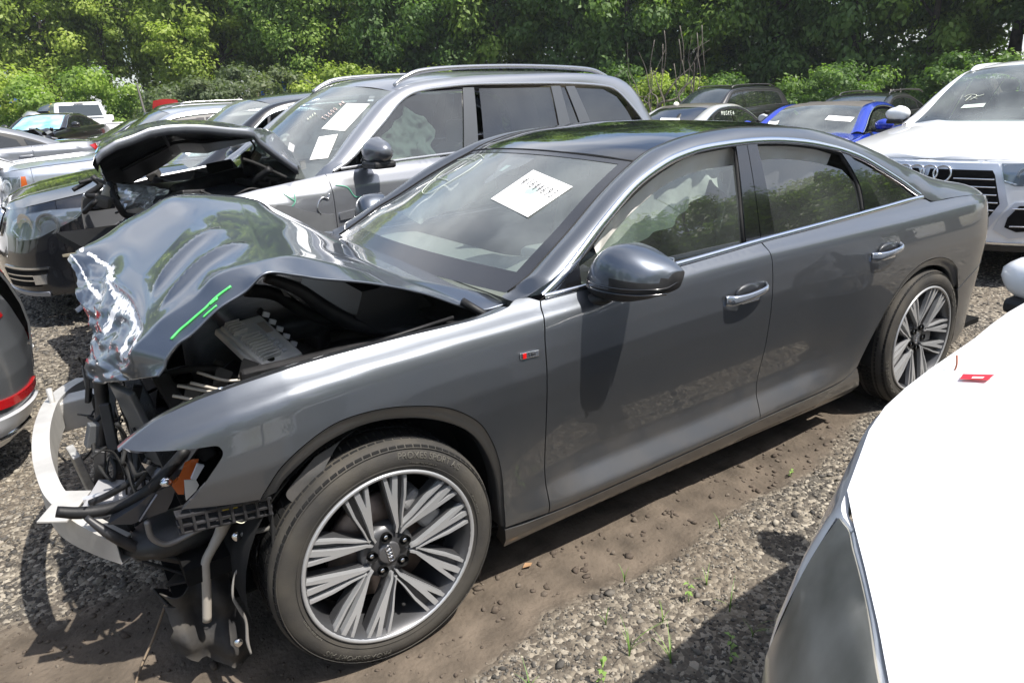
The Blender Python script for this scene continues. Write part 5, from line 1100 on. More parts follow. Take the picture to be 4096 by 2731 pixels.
def make_car(name,label,cat,loc,rz,sp,pm,group=None,see=False,hood=True,wheels=True,glassm=None,chrome=None,roofm=None,rack=False,mirrors=True,tilt=(0,0),interior=None,frontm=None,grid=.06,hoodm=None,lamps=True,sills=None,taillamps=True,rails=True,hoodlift=None,mirrorm=None,skip=(),mir=None):
    root=thing(name,label,cat,loc,rz,group); root.rotation_euler=(tilt[0],tilt[1],rz)
    W_=sp['W']; hw=W_/2; wb,fo,ro,Rt=sp['wb'],sp['fo'],sp['ro'],sp['Rt']; XL=wb+ro
    if 'plan' in sp: half=cr_path(sp['plan'],10)
    else: half=cr_path([(-fo,0),(-fo+.015,.28*hw),(-fo+.06,.55*hw),(-fo+.17,.80*hw),(-fo+.36,.94*hw),(-fo+.62,.985*hw),(.3,hw),(wb*.5,hw),(wb-.2,hw),(XL-.45,.97*hw),(XL-.18,.88*hw),(XL-.06,.66*hw),(XL-.01,.3*hw),(XL,0)],10)
    d=np.r_[0,np.cumsum(np.linalg.norm(np.diff(half,axis=0),axis=1))]
    Tn=np.gradient(half,axis=0); Tn/=np.linalg.norm(Tn,axis=1)[:,None]; Nm=np.stack([-Tn[:,1],Tn[:,0]],1)
    Nm*=np.where(((Nm*(half-np.array([wb*.5,0]))).sum(1)<0)[:,None],-1,1)
    zb=lambda x: np.interp(x,[a for a,_ in sp['top']],[b for _,b in sp['top']])
    X2S=lambda x: np.interp(x,half[:,0],d)
    iy=sp.get('prof',[(.15,.12),(.22,.07),(.3,.03),(.38,.025),(.5,.03),(.66,.008),(.78,0),(.88,.006),(.99,.03),(1.06,.065),(1.1,.10)])
    fp=sp.get('front',[(.15,.16),(.25,.07),(.35,.02),(.5,0),(.62,.01),(.75,.045),(.88,.10),(1.0,.17),(1.1,.25)])
    def skirt(s,z):
        s=np.asarray(s,float); z=np.asarray(z,float)
        px=np.interp(s,d,half[:,0]); py=np.interp(s,d,half[:,1]); nx=np.interp(s,d,Nm[:,0]); ny=np.interp(s,d,Nm[:,1]); l=np.hypot(nx,ny)+1e-9; nx,ny=nx/l,ny/l
        zr=z-zb(px); # relative to belt: shoulder always the same shape
        a=np.interp(z,[p_[0] for p_ in iy[:-3]],[p_[1] for p_ in iy[:-3]])
        b=np.interp(zr,[-.16,-.10,-.05,-.02,0.],sp.get('edge',[0.,.006,.03,.05,.075]))
        insY=np.maximum(a*(1-sm(.6,.8,z)),0)+b
        insX=np.interp(z,[p_[0] for p_ in fp],[p_[1] for p_ in fp])
        wx=np.clip(np.abs(nx),0,1)**sp.get('wexp',1.5)
        ins=insY*(1-wx)+insX*wx
        return np.stack([px-nx*ins,-(py-ny*ins),z],-1)
    sill=sp['sill']
    AR=Rt+.055
    def side_poly(xa,xb):
        """outline in (s,z) of the body side between xa and xb"""
        top=[(x,zb(x)) for x in np.linspace(xa,xb,max(3,int((xb-xa)/.12)))]
        bot=[(xa,sill)]
        for c in (0,wb):
            if xa<c+AR and xb>c-AR:
                for k in range(0,25):
                    a=PI-PI*k/24; x=c+AR*math.cos(a); z=max(sill,Rt+.02+AR*math.sin(a))
                    if xa<x<xb: bot.append((x,z))
        bot.append((xb,sill))
        P=[(X2S(x),z) for x,z in bot]+[(X2S(x),z) for x,z in reversed(top)]
        return P
    def fin(P): # clean ends at the centre lines
        return [(min(max(s,0.0),d[-1]),z) for s,z in P]
    xs=[-fo+.0]+[ -fo*.52 ]+sp['cuts']+[XL-.28,XL]
    names=['front_bumper','front_fender']+(['front_door','rear_door'] if len(sp['cuts'])>2 else ['front_door'])+['rear_quarter_panel','rear_bumper']
    parts={}
    for i,nm in enumerate(names):
        xa,xb=xs[i],xs[i+1]; P=side_poly(xa,xb)
        if i==0: P=fin([(0,sill)]+[q for q in P if q[1]<=sill+1e-6 or True][1:]); 
        P=inset(P,.0025)
        if nm in skip: continue
        for mm_ in (0,1):
            me=panel(nm,P,skirt,(grid,grid*.55),0,.012,flip=1,mirror=0. if mm_ else None)
            o=link(nm,me,(frontm if (frontm and i==0) else pm),root); parts.setdefault(nm,[]).append(o)
    # dark inner hull so nothing shines through
    hx=(-fo+.12,XL-.12); link('underbody',boxm('u',(hx[1]-hx[0]-.7,W_-.30,.03),((hx[0]+hx[1])/2,0,sill+.0),0),DARK,root)
    if not see: link('inner_hull',boxm('u',(XL-1.15,W_-.40,zb(1.5)-sill-.08),((XL-.55+.60)/2,0,(zb(1.5)+sill)/2-.03),0),DARK,root)
    # bonnet
    sc=X2S(.56); ns=22; E_=[]
    for s in np.linspace(0.02,sc,ns)**1.0:
        px=float(np.interp(s,d,half[:,0])); E_.append(skirt(s,float(zb(px)))-np.array([0,0,0]))
    E_=np.array(E_)
    if hood:
        nn=20; H=np.zeros((ns,nn+1,3))
        for i,e in enumerate(E_):
            for j in range(nn+1):
                t=j/nn; k=4*t*(1-t); H[i,j]=(e[0]-.0*k,e[1]*(1-2*t),e[2]+sp['hoodc']*(1-(1-k)**2)*min(1,abs(e[1])/.6)+ .012*math.exp(-((abs(2*t-1)-.62)/.10)**2)*min(1,i/6))
        H[...,2]+=.004
        if hoodlift: H=hoodlift(H)
        parts['hood']=[link('hood',sheet('hood',H,flip=True),hoodm or pm,root)]
    # boot / rear deck
    xr=sp['out'][-1][0]; sr=X2S(xr); E2=[]
    for s in np.linspace(sr,d[-1]-.02,16): px=float(np.interp(s,d,half[:,0])); E2.append(skirt(s,float(zb(px))))
    E2=np.array(E2); H=np.array([[ (e[0],e[1]*(1-2*t),e[2]+.02*4*t*(1-t)*min(1,abs(e[1])/.6)) for t in np.linspace(0,1,13)] for e in E2]); link('boot_lid',sheet('b',H,flip=True),pm,root)
    # greenhouse
    bz=zb(1.6)
    Gy=lambda x,z: -(hw-.085-.36*(np.asarray(z,float)-zb(x))-.15*np.clip(np.asarray(z,float)-zb(x),0,2)**2)
    gsurf=lambda u,v: np.stack([u,Gy(u,v),v],-1)
    def rs3(P,n):
        P=cr_path(P,8); dd=np.r_[0,np.cumsum(np.linalg.norm(np.diff(P,axis=0),axis=1))]; t=np.linspace(0,1,n)*dd[-1]; return np.stack([np.interp(t,dd,P[:,k]) for k in range(P.shape[1])],1)
    n1=60; a=rs3([(x,float(Gy(x,z)),z) for x,z in sp['out']],n1); b=rs3([(x,-y*W_/sp.get('Wref',W_),z) for x,y,z in sp['inn']],n1)
    X=np.zeros((n1,7,3)); T=np.gradient(a,axis=0); T/=np.linalg.norm(T,axis=1)[:,None]
    for j in range(7):
        t=j/6; c=b-a; wd=np.linalg.norm(c,axis=1); nv=np.cross(T,c); nv/=np.linalg.norm(nv,axis=1)[:,None]+1e-9; nv*=np.sign(-nv[:,1])[:,None]; X[:,j]=a+c*t+nv*(wd*.2*math.sin(PI*t))[:,None]
    for mm_ in (0,1):
        Y=X.copy(); 
        if mm_: Y[...,1]*=-1
        link('roof_rail',sheet('r',Y,flip=not bool(mm_)),pm,root)
    def across(e,c,n=14,bow=0.):
        H=np.zeros((len(e),n+1,3))
        for j in range(n+1):
            t=j/n; k=4*t*(1-t); H[:,j,0]=e[:,0]-bow*k; H[:,j,1]=e[:,1]*(1-2*t); H[:,j,2]=e[:,2]+c*(1-(1-k)**1.6)
        return H
    it=int(np.argmin(np.abs(b[:,0]-sp.get('xws',sp['inn'][4][0])))); ir=int(np.argmin(np.abs(b[:,0]-sp.get('xrw',sp['inn'][-4][0]))))
    bow0=.10
    e=b[it:ir+1]; H=across(e,sp['crown']); H[:,:,0]-=(.07*np.linspace(1,0,len(e))**2)[:,None]*(4*np.linspace(0,1,15)*(1-np.linspace(0,1,15)))[None]; parts['roof']=[link('roof',sheet('r',H,flip=True),roofm or pm,root)]
    e=b[ir:]; H=across(e,sp['crown']*.8); link('rear_window',sheet('w',H,flip=True),GLT if see else BLACKG,root)
    e=b[:it+1]; tt=np.linspace(0,1,len(e)); nW=18; H=np.zeros((len(e),nW+1,3))
    for j in range(nW+1):
        t=j/nW; k=4*t*(1-t); H[:,j,0]=e[:,0]-k*(.12*(1-tt)+.07*tt); H[:,j,1]=e[:,1]*(1-2*t); H[:,j,2]=e[:,2]+k*(.01+sp['crown']*tt*.9)
    gm=glassm or (GLW if see else mk('bg_windscreen',(.035,.045,.05),.04,0,1.,.01))
    ws=link('windscreen',sheet('w',H,flip=True),gm,root); parts['windscreen']=[ws]; parts['WSgrid']=H
    # side glass
    for poly in sp['win']:
        for mm_ in (0,1):
            P=outline(*[[poly[i],poly[(i+1)%len(poly)]] for i in range(len(poly))])
            first=(poly is sp['win'][0])
            link('side_window',panel('g',P,gsurf,.1,-.004 if see else .004,.0,flip=1,mirror=0. if mm_ else None),(GLS if first else GLT) if see else mk('bg_side_glass',(.012,.014,.015),.03,0,1.,.01),root)
    # door frames between belt and door-top line in body colour / black
    for mm_ in (0,1):
        hole=[q for q in sp['out']]
        if not see:
            P=[(x,z) for x,z in sp['out']]+[(xr,float(zb(xr))),(sp['out'][0][0],float(zb(sp['out'][0][0])))]
            P=[q for i,q in enumerate(P) if i==0 or abs(q[0]-P[i-1][0])+abs(q[1]-P[i-1][1])>1e-3]
            link('door_frame',panel('f',P,gsurf,.12,-.003,0,flip=1,mirror=0. if mm_ else None),mk('frame_black',(.015,.015,.015),.4),root)
        for (x0,z0,x1,z1) in sp['pil']:
            link('door_pillar',panel('p',[(x0-.01,z0),(x0+.12,z0+.005),(x1+.09,z1),(x1-.01,z1)],gsurf,.2,.006,.006,flip=1,mirror=0. if mm_ else None),sp.get('pilm',BLACKG),root)
        if rails:
            P=np.array([(x,float(Gy(x,z))-.006,z) for x,z in sp['out']]); P[:,1]*=(1-2*mm_)
            link('window_moulding',strip('m',P if not mm_ else P[::-1],(0,-1+2*mm_,.4),.022,.006,4),chrome or CHROME,root)
            P=np.array([(x,float(Gy(x,zb(x)+.012))-.008,float(zb(x))+.012) for x in np.linspace(sp['out'][0][0]+.05,xr-.03,12)]); P[:,1]*=(1-2*mm_)
            link('belt_moulding',strip('m',P if not mm_ else P[::-1],(0,-1+2*mm_,.4),.020,.006,2),chrome or CHROME,root)
        if rack:
            rk=sp.get('rack',[(1.45,1.70),(1.6,1.755),(2.0,1.775),(2.6,1.775),(3.2,1.75),(3.45,1.69)])
            link('roof_rack',tube('k',[(x,(-1+2*mm_)*(hw-.385),z) for x,z in rk],[.012,.02,.016,.016,.02,.012],8,5),chrome or CHROME,root)
        if mirrors:
            sg=-1+2*mm_; mz=float(zb(.85))+.10
            mk_=mir or (.88,.09,.10,1.); m_=blob('mirror',(0,0,0),(.085*mk_[3],.125*mk_[3],.082*mk_[3]),2,.04,3,1.2); v=verts(m_); v[:,0]=np.clip(v[:,0],-.09,.055); v[:,2]*=np.where(v[:,1]*sg>0,.9,1.05); setverts(m_,v)
            o=link('door_mirror',m_,mirrorm or pm,root,loc=(mk_[0],sg*(hw+mk_[1]),mz-.10+mk_[2])); link('mirror_foot',tube('f',[(0,-sg*.16,-.06),(0,-sg*.05,-.07)],.03,8,0),PLAST,o)
            link('mirror_base',boxm('b',(.15,.17,.045),(0,0,-.075),.015),PLAST,o)
        for xh in ((sp['cuts'][1]-.18,sp['cuts'][2]-.10) if len(sp['cuts'])>2 else (sp['cuts'][1]-.22,)):
            q=skirt(X2S(xh),float(zb(xh))-.15); q[1]*=(1-2*mm_)
            link('door_handle',rbox('h',(.20,.035,.035),(q[0],q[1]-(1-2*mm_)*.022,q[2])),chrome or pm,root)
    if see:
        link('headlining',sheet('h',across(b[it:ir+1]-np.array([0,0,.05]),sp['crown']*.9)),INT_L,root)
        zz=float(zb(.8)); 
        n_,m_=10,8; X=np.array([[(x,y,z) for x,z in ((.50,zz-.06),(.62,zz-.02),(.8,zz+.0),(.95,zz-.01),(1.05,zz-.05),(1.08,zz-.3))] for y in np.linspace(-hw+.16,hw-.16,10)]); link('dashboard',sheet('d',X),interior or INT_D,root)
        for y in (-.40,.40):
            s=link('front_seat',rbox('s',(.52,.52,.16),(1.60,y,sill+.30)),interior or SEAT,root); link('seat_back',rbox('b',(.15,.50,.66),(1.90,y,sill+.64),rot=(0,R(14),0)),interior or SEAT,s); link('headrest',rbox('h',(.10,.26,.19),(2.02,y,sill+1.04)),interior or SEAT,s)
        link('rear_bench',rbox('b',(.16,1.36,.75),(2.85,0,sill+.55),rot=(0,R(14),0)),interior or SEAT,root)
        link('steering_wheel',tube('w',[(1.22,-.40+.18*math.cos(t),zz-.02+.18*math.sin(t)) for t in np.linspace(0,2*PI,25)],.014,6,0,False),INT_D,root)
        link('cabin_floor',boxm('f',(2.6,W_-.3,.04),(1.9,0,sill+.06),0),DARK,root); link('firewall',boxm('f',(.03,W_-.3,.7),(.55,0,sill+.36),0),DARK,root); link('tail_trim',boxm('f',(.03,W_-.3,.8),(XL-.35,0,sill+.45),0),DARK,root)
    # lamps
    if taillamps:
        s0=X2S(XL-.36); zt=float(zb(XL-.2))-.03; sE=X2S(XL-.05)
        for mm_ in (0,1): link('tail_lamp',panel('t',outline([(s0,zt-.02),(s0+.12,zt)],[(s0+.12,zt),(sE+.05,zt-.01),(sE+.07,zt-.15)],[(sE+.07,zt-.15),(s0+.16,zt-.15),(s0,zt-.02)]),skirt,.05,.006,.012,flip=1,mirror=0. if mm_ else None),REDL,root)
    if wheels:
        for cx in (0,wb):
            for mm_ in (0,1):
                sg=-1+2*mm_; wme=bpy.data.meshes.get('plain_tyre_%d'%int(Rt*1000))
                if wme is None: wme=tyre_mesh(Rt,Rt*.70,.24,False); wme.name='plain_tyre_%d'%int(Rt*1000)
                w=link('wheel',wme,TYRE,root,loc=(cx,sg*(hw-.15),Rt),rot=(0,0,PI if mm_ else 0))
                rim=bpy.data.meshes.get('plain_rim_%d'%int(Rt*1000))
                if rim is None:
                    Rr=Rt*.70; ms=[lathe('l',[(Rr,-.11),(Rr-.012,-.108),(Rr-.03,-.05)],32),lathe('h',[(0,-.10),(.07,-.10),(.08,-.07)],20)]
                    for k in range(5):
                        for dd in (-9,9):
                            a0=R(72*k+90+dd*.6); a1=R(72*k+90+dd); pa=[]
                            for (r_,a_,w_) in ((.05,a0,.02),(Rr-.008,a1,.016)):
                                pa.append((r_*math.cos(a_)-w_*math.sin(a_),r_*math.sin(a_)+w_*math.cos(a_))); pa.append((r_*math.cos(a_)+w_*math.sin(a_),r_*math.sin(a_)-w_*math.cos(a_)))
                            ms.append(prism('s',[pa[0],pa[1],pa[3],pa[2]],.03,lambda V: V+np.array([0,-.105,0])))
                    rim=join('plain_rim_%d'%int(Rt*1000),ms)
                link('rim',rim,mk('plain_alloy',(.45,.46,.47),.3,.8),w); link('rim_back',lathe('b',[(0,0),(Rt*.69,0)],24),DARK,w)
                link('arch_liner',boxm('l',(AR*1.9,.02,AR*1.4),(cx,sg*(hw-.34),Rt+.05),0),DARK,root)
                link('arch_tub',sheet('t',[[(cx+(AR+.01)*math.cos(q),sg*yy,Rt+.02+(AR+.01)*math.sin(q)) for yy in (min(hw-.03,float(np.interp(cx+AR*math.cos(q),half[:len(half)//2,0],half[:len(half)//2,1]))-.05 if cx<1 else hw-.05),hw-.32)] for q in np.linspace(0,PI,20)]),DARK,root)
    return root,parts,skirt,X2S,zb,gsurf
def fascia(nm,poly,skirt,mat,root,off=.006,ret=.012,both=False,grid=.04,corner=True,which=0):
    """panel on the body skin; poly in (distance from nose centre, z)"""
    P=outline(*[[poly[i],poly[(i+1)%len(poly)]] for i in range(len(poly))]) if corner else poly
    o=None
    for mm_ in ((0,1) if both else (which,)): o=link(nm,panel(nm,P,skirt,grid,off,ret,flip=1,mirror=0. if mm_ else None),mat,root)
    return o
def wrap(skirt):
    """skin coordinates across the whole nose: u<0 one side, u>0 the other"""
    def f(u,v):
        u=np.asarray(u,float); q=skirt(np.abs(u),v); q[...,1]*=np.where(u<0,1,-1); return q
    return f
LAMPM=mk('lamp_chrome',(.55,.57,.6),.12,.9,1.); LAMPD=mk('lamp_dark',(.20,.22,.25),.2,.6); LAMPC=glass('lamp_cover',(.9,.93,.95),1.5,dirt=.02)
def headlamp(root,skirt,poly,both=True,which=0,bulbs=2):
    """clear-covered lamp: dark housing, bright bowls, cover"""
    P=np.array(poly); c=P.mean(0)
    for mm_ in ((0,1) if both else (which,)):
        Pm=P; w3=[(a,b) for a,b in Pm]
        h=link('headlight',panel('h',outline(*[[w3[i],w3[(i+1)%len(w3)]] for i in range(len(w3))]),skirt,.03,.003,.02,flip=1,mirror=0. if mm_ else None),LAMPD,root)
        link('lamp_cover',panel('h',outline(*[[w3[i],w3[(i+1)%len(w3)]] for i in range(len(w3))]),skirt,.03,.018,.012,flip=1,mirror=0. if mm_ else None),LAMPC,h)
        ext=P.max(0)-P.min(0)
        for k in range(bulbs):
            u=P[:,0].min()+ext[0]*(.30+.30*k); v=c[1]-ext[1]*.02; q=skirt(u,v); q2=skirt(u+.002,v)
            if mm_: q[1]*=-1
            b=lathe('b',[(0,.004),(ext[1]*.20,.002),(ext[1]*.32,-.006),(ext[1]*.40,-.004)],20); ax=q2-skirt(u,v); ang=math.atan2(ax[1],ax[0]); 
            link('lamp_bowl',b,LAMPM,h,loc=(q[0],q[1],q[2]),rot=(0,0,(ang) if not mm_ else -ang+PI))
        ins=inset(w3,.012)
        link('lamp_strip',tube('s',[tuple((lambda q:(q[0],q[1]*(1-2*mm_),q[2]))(skirt(a,b)+0)) for a,b in ins],.008,6,0),LAMPM,h)
def GZ(x,y):
    x=np.asarray(x,float); y=np.asarray(y,float)
    w=1-sm(.35,.8,x/np.maximum(y,1.))
    return .015*np.maximum(0,y-8)*w-.12*sm(6.5,11,x)
gz=lambda x,y: float(GZ(x,y))
ATLH=[ [(0.51, -0.74, 1.22), (0.39, -0.74, 1.32), (0.3, -0.74, 1.4), (0.27, -0.74, 1.45), (0.13, -0.74, 1.47), (0.01, -0.74, 1.49), (-0.1, -0.74, 1.5), (-0.2, -0.74, 1.5), (-0.29, -0.74, 1.49), (-0.38, -0.74, 1.46), (-0.46, -0.74, 1.44), (-0.54, -0.74, 1.4), (-0.57, -0.74, 1.37)] , [(1.0, 0.62, 1.15), (.98, 0.62, 1.22), (.95, 0.62, 1.31), (0.88, 0.62, 1.38), (0.77, 0.62, 1.34), (0.59, 0.62, 1.31), (0.44, 0.62, 1.28), (0.26, 0.62, 1.30), (0.16, 0.62, 1.24), (0.08, 0.62, 1.2), (-0.02, 0.62, 1.16), (-0.11, 0.62, 1.12), (-0.24, 0.62, 1.09)] ]
ATLM=[(0.76, -0.25, 1.18), (0.68, -0.25, 1.31), (0.61, -0.25, 1.4), (0.55, -0.25, 1.43), (0.38, -0.25, 1.46), (0.18, -0.25, 1.5), (0.06, -0.25, 1.51), (-0.05, -0.25, 1.52), (-0.16, -0.25, 1.5), (-0.25, -0.25, 1.48), (-0.34, -0.25, 1.45), (-0.42, -0.25, 1.42), (-0.46, -0.25, 1.37)]
def atlas():
    sp=dict(SUV); sp.update(W=1.98,wb=2.98,fo=.80,ro=.98,Rt=.39,
      top=[(-.80,.98),(-.4,1.07),(0,1.12),(.13,1.14),(.4,1.165),(.62,1.19),(1.2,1.21),(2.0,1.225),(3.4,1.24),(4.0,1.20)],
      out=[(.66,1.195),(.78,1.245),(.92,1.335),(1.12,1.47),(1.26,1.57),(1.38,1.625),(1.51,1.65),(1.7,1.665),(1.93,1.675),(2.35,1.672),(2.9,1.66),(3.31,1.63),(3.45,1.58),(3.56,1.47),(3.66,1.34),(3.70,1.25)],
      inn=[(.56,.80,1.15),(.72,.77,1.25),(.93,.70,1.41),(1.15,.65,1.57),(1.25,.63,1.62),(1.37,.62,1.67),(1.52,.62,1.70),(1.75,.62,1.72),(2.07,.61,1.735),(2.6,.61,1.735),(3.19,.62,1.72),(3.63,.62,1.66),(3.80,.66,1.54),(3.90,.70,1.36),(3.96,.75,1.2)],
      win=[[(.86,1.235),(1.68,1.235),(1.83,1.645),(1.5,1.635),(1.36,1.605),(1.22,1.54),(1.04,1.41)],[(1.86,1.24),(2.62,1.25),(2.69,1.635),(1.98,1.645)],[(2.76,1.255),(2.88,1.255),(2.84,1.63),(2.75,1.633)],[(2.98,1.255),(3.56,1.265),(3.50,1.42),(3.42,1.54),(3.28,1.605),(2.90,1.628)]],
      pil=[(1.68,1.235,1.84,1.65),(2.64,1.25,2.70,1.64),(2.90,1.25,2.86,1.635)],cuts=[.60,1.76,2.84],crown=.05,xws=1.30,xrw=3.6,
      rack=[(1.34,1.685),(1.44,1.735),(1.6,1.775),(2.0,1.795),(2.61,1.795),(3.21,1.77),(3.43,1.725),(3.57,1.67)],
      pilm=mk('grey_pillar',(.07,.075,.08),.35,.3,.5))
    pm=paint('platinum_grey',(.30,.31,.33),.7,.30)
    root,pa,sk,X2S,zb,gs=make_car('damaged_suv','silver grey SUV with tented bonnet and hanging airbags, behind the wrecked saloon','car',(.15,3.43,.02),R(7.0),sp,pm,see=True,hood=False,skip=('front_bumper',),rack=True,chrome=mk('rack_silver',(.42,.43,.45),.25,.8),grid=.05,mirrorm=mk('mirror_grey',(.16,.17,.19),.3,.5,1.))
    L=lambda nm,me,mat,par=root,**k: link(nm,me,mat,par,**k)
    # cladding round the front wheel arch
    AR=.445
    c=outline(cr_path([(X2S(-.30),.80),(X2S(-.22),.95),(X2S(-.05),1.03),(X2S(.15),1.055),(X2S(.30),1.04),(X2S(.42),.99),(X2S(.56),.955)],4).tolist(),[(X2S(.585),.955),(X2S(.585),.40)],cr_path([(X2S(.45),.42),(X2S(.40),.62),(X2S(.22),.80),(X2S(0),.85),(X2S(-.22),.80),(X2S(-.36),.66)],4).tolist())
    L('arch_cladding',panel('c',c,sk,.05,.006,.02),mk('clad_grey',(.11,.115,.12),.5,noise=.1))
    d=outline(*[[(X2S(.62),.955),(X2S(.95),.975),(X2S(1.70),.99)],[(X2S(1.70),.99),(X2S(1.70),.955)],[(X2S(1.70),.955),(X2S(.95),.93),(X2S(.62),.91)],[(X2S(.62),.91),(X2S(.62),.955)]])
    L('door_crease',panel('d',d,sk,.05,.010,.012),pm)
    # crumpled dent by the front shut line
    q=sk(X2S(.52),1.05); L('dent_edge',tube('t',[tuple(sk(X2S(a),b)-np.array([0,.006,0])) for a,b in ((.50,.965),(.485,1.0),(.50,1.04),(.53,1.06),(.56,1.05),(.575,1.08))],.004,6),mk('bare_metal',(.6,.6,.62),.25,.9))
    for pts in ([(.30,1.11),(.335,1.075),(.355,1.06)],[(.37,1.125),(.355,1.06),(.33,1.03)],[(.63,1.12),(.70,1.10),(.74,1.04),(.80,1.03),(.83,.97)]):
        L('green_mark',tube('g',[tuple(sk(X2S(a),b)-np.array([0,.004,0])) for a,b in pts],.0022,5),mk('green_mark_dim',(.1,.5,.3),.5))
    # folded bonnet
    A,B,C_=np.array(ATLH[0]),np.array(ATLH[1]),np.array(ATLM); A=cr_path(A,1); B=cr_path(B,1); A=np.concatenate([A[i:i+1]+(A[i+1:i+2]-A[i:i+1])*np.linspace(0,1,4,endpoint=False)[:,None] for i in range(len(A)-1)]+[A[-1:]]); C_=np.concatenate([C_[i:i+1]+(C_[i+1:i+2]-C_[i:i+1])*np.linspace(0,1,4,endpoint=False)[:,None] for i in range(len(C_)-1)]+[C_[-1:]]); B=np.concatenate([B[i:i+1]+(B[i+1:i+2]-B[i:i+1])*np.linspace(0,1,4,endpoint=False)[:,None] for i in range(len(B)-1)]+[B[-1:]]); n=len(A); m=22; X=np.zeros((m+1,n,3))
    for i in range(m+1):
        t=i/m; X[i]=(A+(C_-A)*(t/.36)) if t<.36 else (C_+(B-C_)*((t-.36)/.64)); X[i,:,2]+=.012*math.sin(PI*t)+(fbm(X[i][:,:2],5,3,2)-.5)*.03*math.sin(PI*t)
    me=sheet('bonnet_top',X+np.array([0,0,.012])); L('hood',me,mk('atlas_hood',(.17,.18,.20),.35,.7,1.))
    hd=L('hood_underside',sheet('u',X,flip=True),mk('under_black',(.022,.024,.028),.45,.2,noise=.3,nscale=5))
    fl=np.stack([X[0]+np.array([0,0,.012]),X[0]+np.array([0,-.010,-.002]),X[0]+np.array([0,-.006,-.035]),X[0]+np.array([0,.02,-.038])],0); L('hood_flange',sheet('f',fl,flip=True),mk('atlas_hood',(.13,.14,.16)),hd)
    fr=np.stack([X[:,-1]+np.array([0,0,.012]),X[:,-1]+np.array([-.02,0,-.03]),X[:,-1]+np.array([.0,0,-.07])],0); L('hood_nose',sheet('f',fr),mk('atlas_hood',(.13,.14,.16)),hd)
    for q_ in root.children:
        if q_.name.startswith('hood'): q_.data.polygons.foreach_set('use_smooth',[False]*len(q_.data.polygons))
    for t0,w in ((.25,.012),(.75,.012)):
        i=int(t0*m); P=X[i][2:-2]-np.array([0,0,.012]); L('hood_brace',tube('b',P[::3],w,6,3),mk('under_black',(.02,.02,.02)),hd)
    for j in (12,30): L('hood_brace',tube('b',(X[2:-2,j]-np.array([0,0,.012]))[::3],.012,6,3),mk('under_black',(.02,.02,.02)),hd)
    L('torn_clip',boxm('c',(.05,.004,.05),(.62,-.45,1.33),.002,rot=(0,.5,.4)),mk('clip_white2',(.6,.6,.62),.4))
    L('seal_strip',tube('s',[(.20,-.70,1.30),(.27,-.70,1.27),(.36,-.70,1.22),(.44,-.72,1.17)],.012,6),RUBBER)
    rn=random.Random(9); EB=MATS['bay_black']; EB2=MATS['bay_dusty']
    L('bay_floor',boxm('f',(1.2,1.7,.05),(.0,0,.80),0),DARK)
    L('engine_cover',rbox('e',(.75,.95,.22),(.10,.05,1.02)),mk('cover_blue_black',(.025,.028,.035),.45))
    L('scuttle_tray',boxm('s',(.14,1.35,.05),(.50,.0,1.12),.01),PLAST)
    L('air_duct',tube('d',[(-.1,-.35,1.12),(.2,-.2,1.15),(.45,0,1.16)],.05,10),EB)
    L('wiper_motor',tube('w',[(.45,-.15,1.18),(.52,.05,1.26)],.05,10),EB)
    for k in range(30):
        x=rn.uniform(-.55,.5); y=rn.uniform(-.75,.75); z=rn.uniform(1.0,1.16)
        if rn.random()<.6:
            pts=[(x,y,z)]
            for q in range(3): pts.append((pts[-1][0]+rn.uniform(-.15,.15),pts[-1][1]+rn.uniform(-.15,.15),pts[-1][2]+rn.uniform(-.06,.08)))
            L('engine_hose',tube('h',pts,rn.choice([.008,.014,.022]),6),EB)
        else: L('engine_part',boxm('p',(rn.uniform(.06,.2),rn.uniform(.06,.25),rn.uniform(.04,.12)),(x,y,z),.01,rot=(rn.uniform(-.4,.4),rn.uniform(-.4,.4),rn.uniform(-1,1))),EB2 if rn.random()<.3 else EB)
    L('torn_harness',tube('h',[(.50,-.10,1.38),(.53,-.08,1.33),(.51,-.05,1.27),(.55,.0,1.2)],.007,5),RUBBER)
    L('lock_bracket',boxm('p',(.05,.04,.09),(.52,-.08,1.26),.01,rot=(.3,.6,.2)),mk('bare_pipe',(.3,.3,.3)))
    # broken clear headlamp hanging at the pushed-up front corner
    rr=random.Random(4); A_=[]
    TL,TR,BR,BL=[np.array(q) for q in ((-.415,-.36,1.205),(-.135,-.33,1.135),(-.255,-.34,1.035),(-.425,-.38,1.055))]
    for j in range(9):
        for i in range(13):
            u=i/12; v=j/8; q=(TL*(1-u)+TR*u)*v+(BL*(1-u)+BR*u)*(1-v)
            q=q+np.array([rr.uniform(-.006,.006),-.05*math.sin(PI*v)**.7*math.sin(PI*min(1,u*1.3+.1))+rr.uniform(-.012,.012),.012*math.sin(PI*u)+rr.uniform(-.004,.004)]); A_.append(tuple(q))
    X=np.array(A_).reshape(9,13,3); me=sheet('h',X); me.polygons.foreach_set('use_smooth',[False]*len(me.polygons)); lm=L('headlight',me,mk('broken_lamp',(.72,.73,.76),.22,.55,.6))
    L('lamp_cover',sheet('c',X*1+np.array([-.006,-.018,.004])),LAMPC,lm)
    L('lamp_frame',tube('f',[(-.45,-.36,1.215),(-.455,-.40,1.15),(-.44,-.42,1.08),(-.41,-.41,1.03),(-.30,-.38,1.005)],.018,8),EB,lm)
    L('lamp_stub',blob('s',(-.475,-.38,1.15),(.035,.03,.05),3,.25,2),mk('stub_tan',(.30,.27,.22),.6),lm)
    X2=np.array([[(-.45+.30*i/5,-.38+.02*math.sin(i*2),1.0-.10*j/3+.012*math.sin(i*3+j)) for i in range(6)] for j in range(4)]); L('bumper_remnant',sheet('b',X2),mk('remnant_pale',(.30,.30,.31),.4),lm)
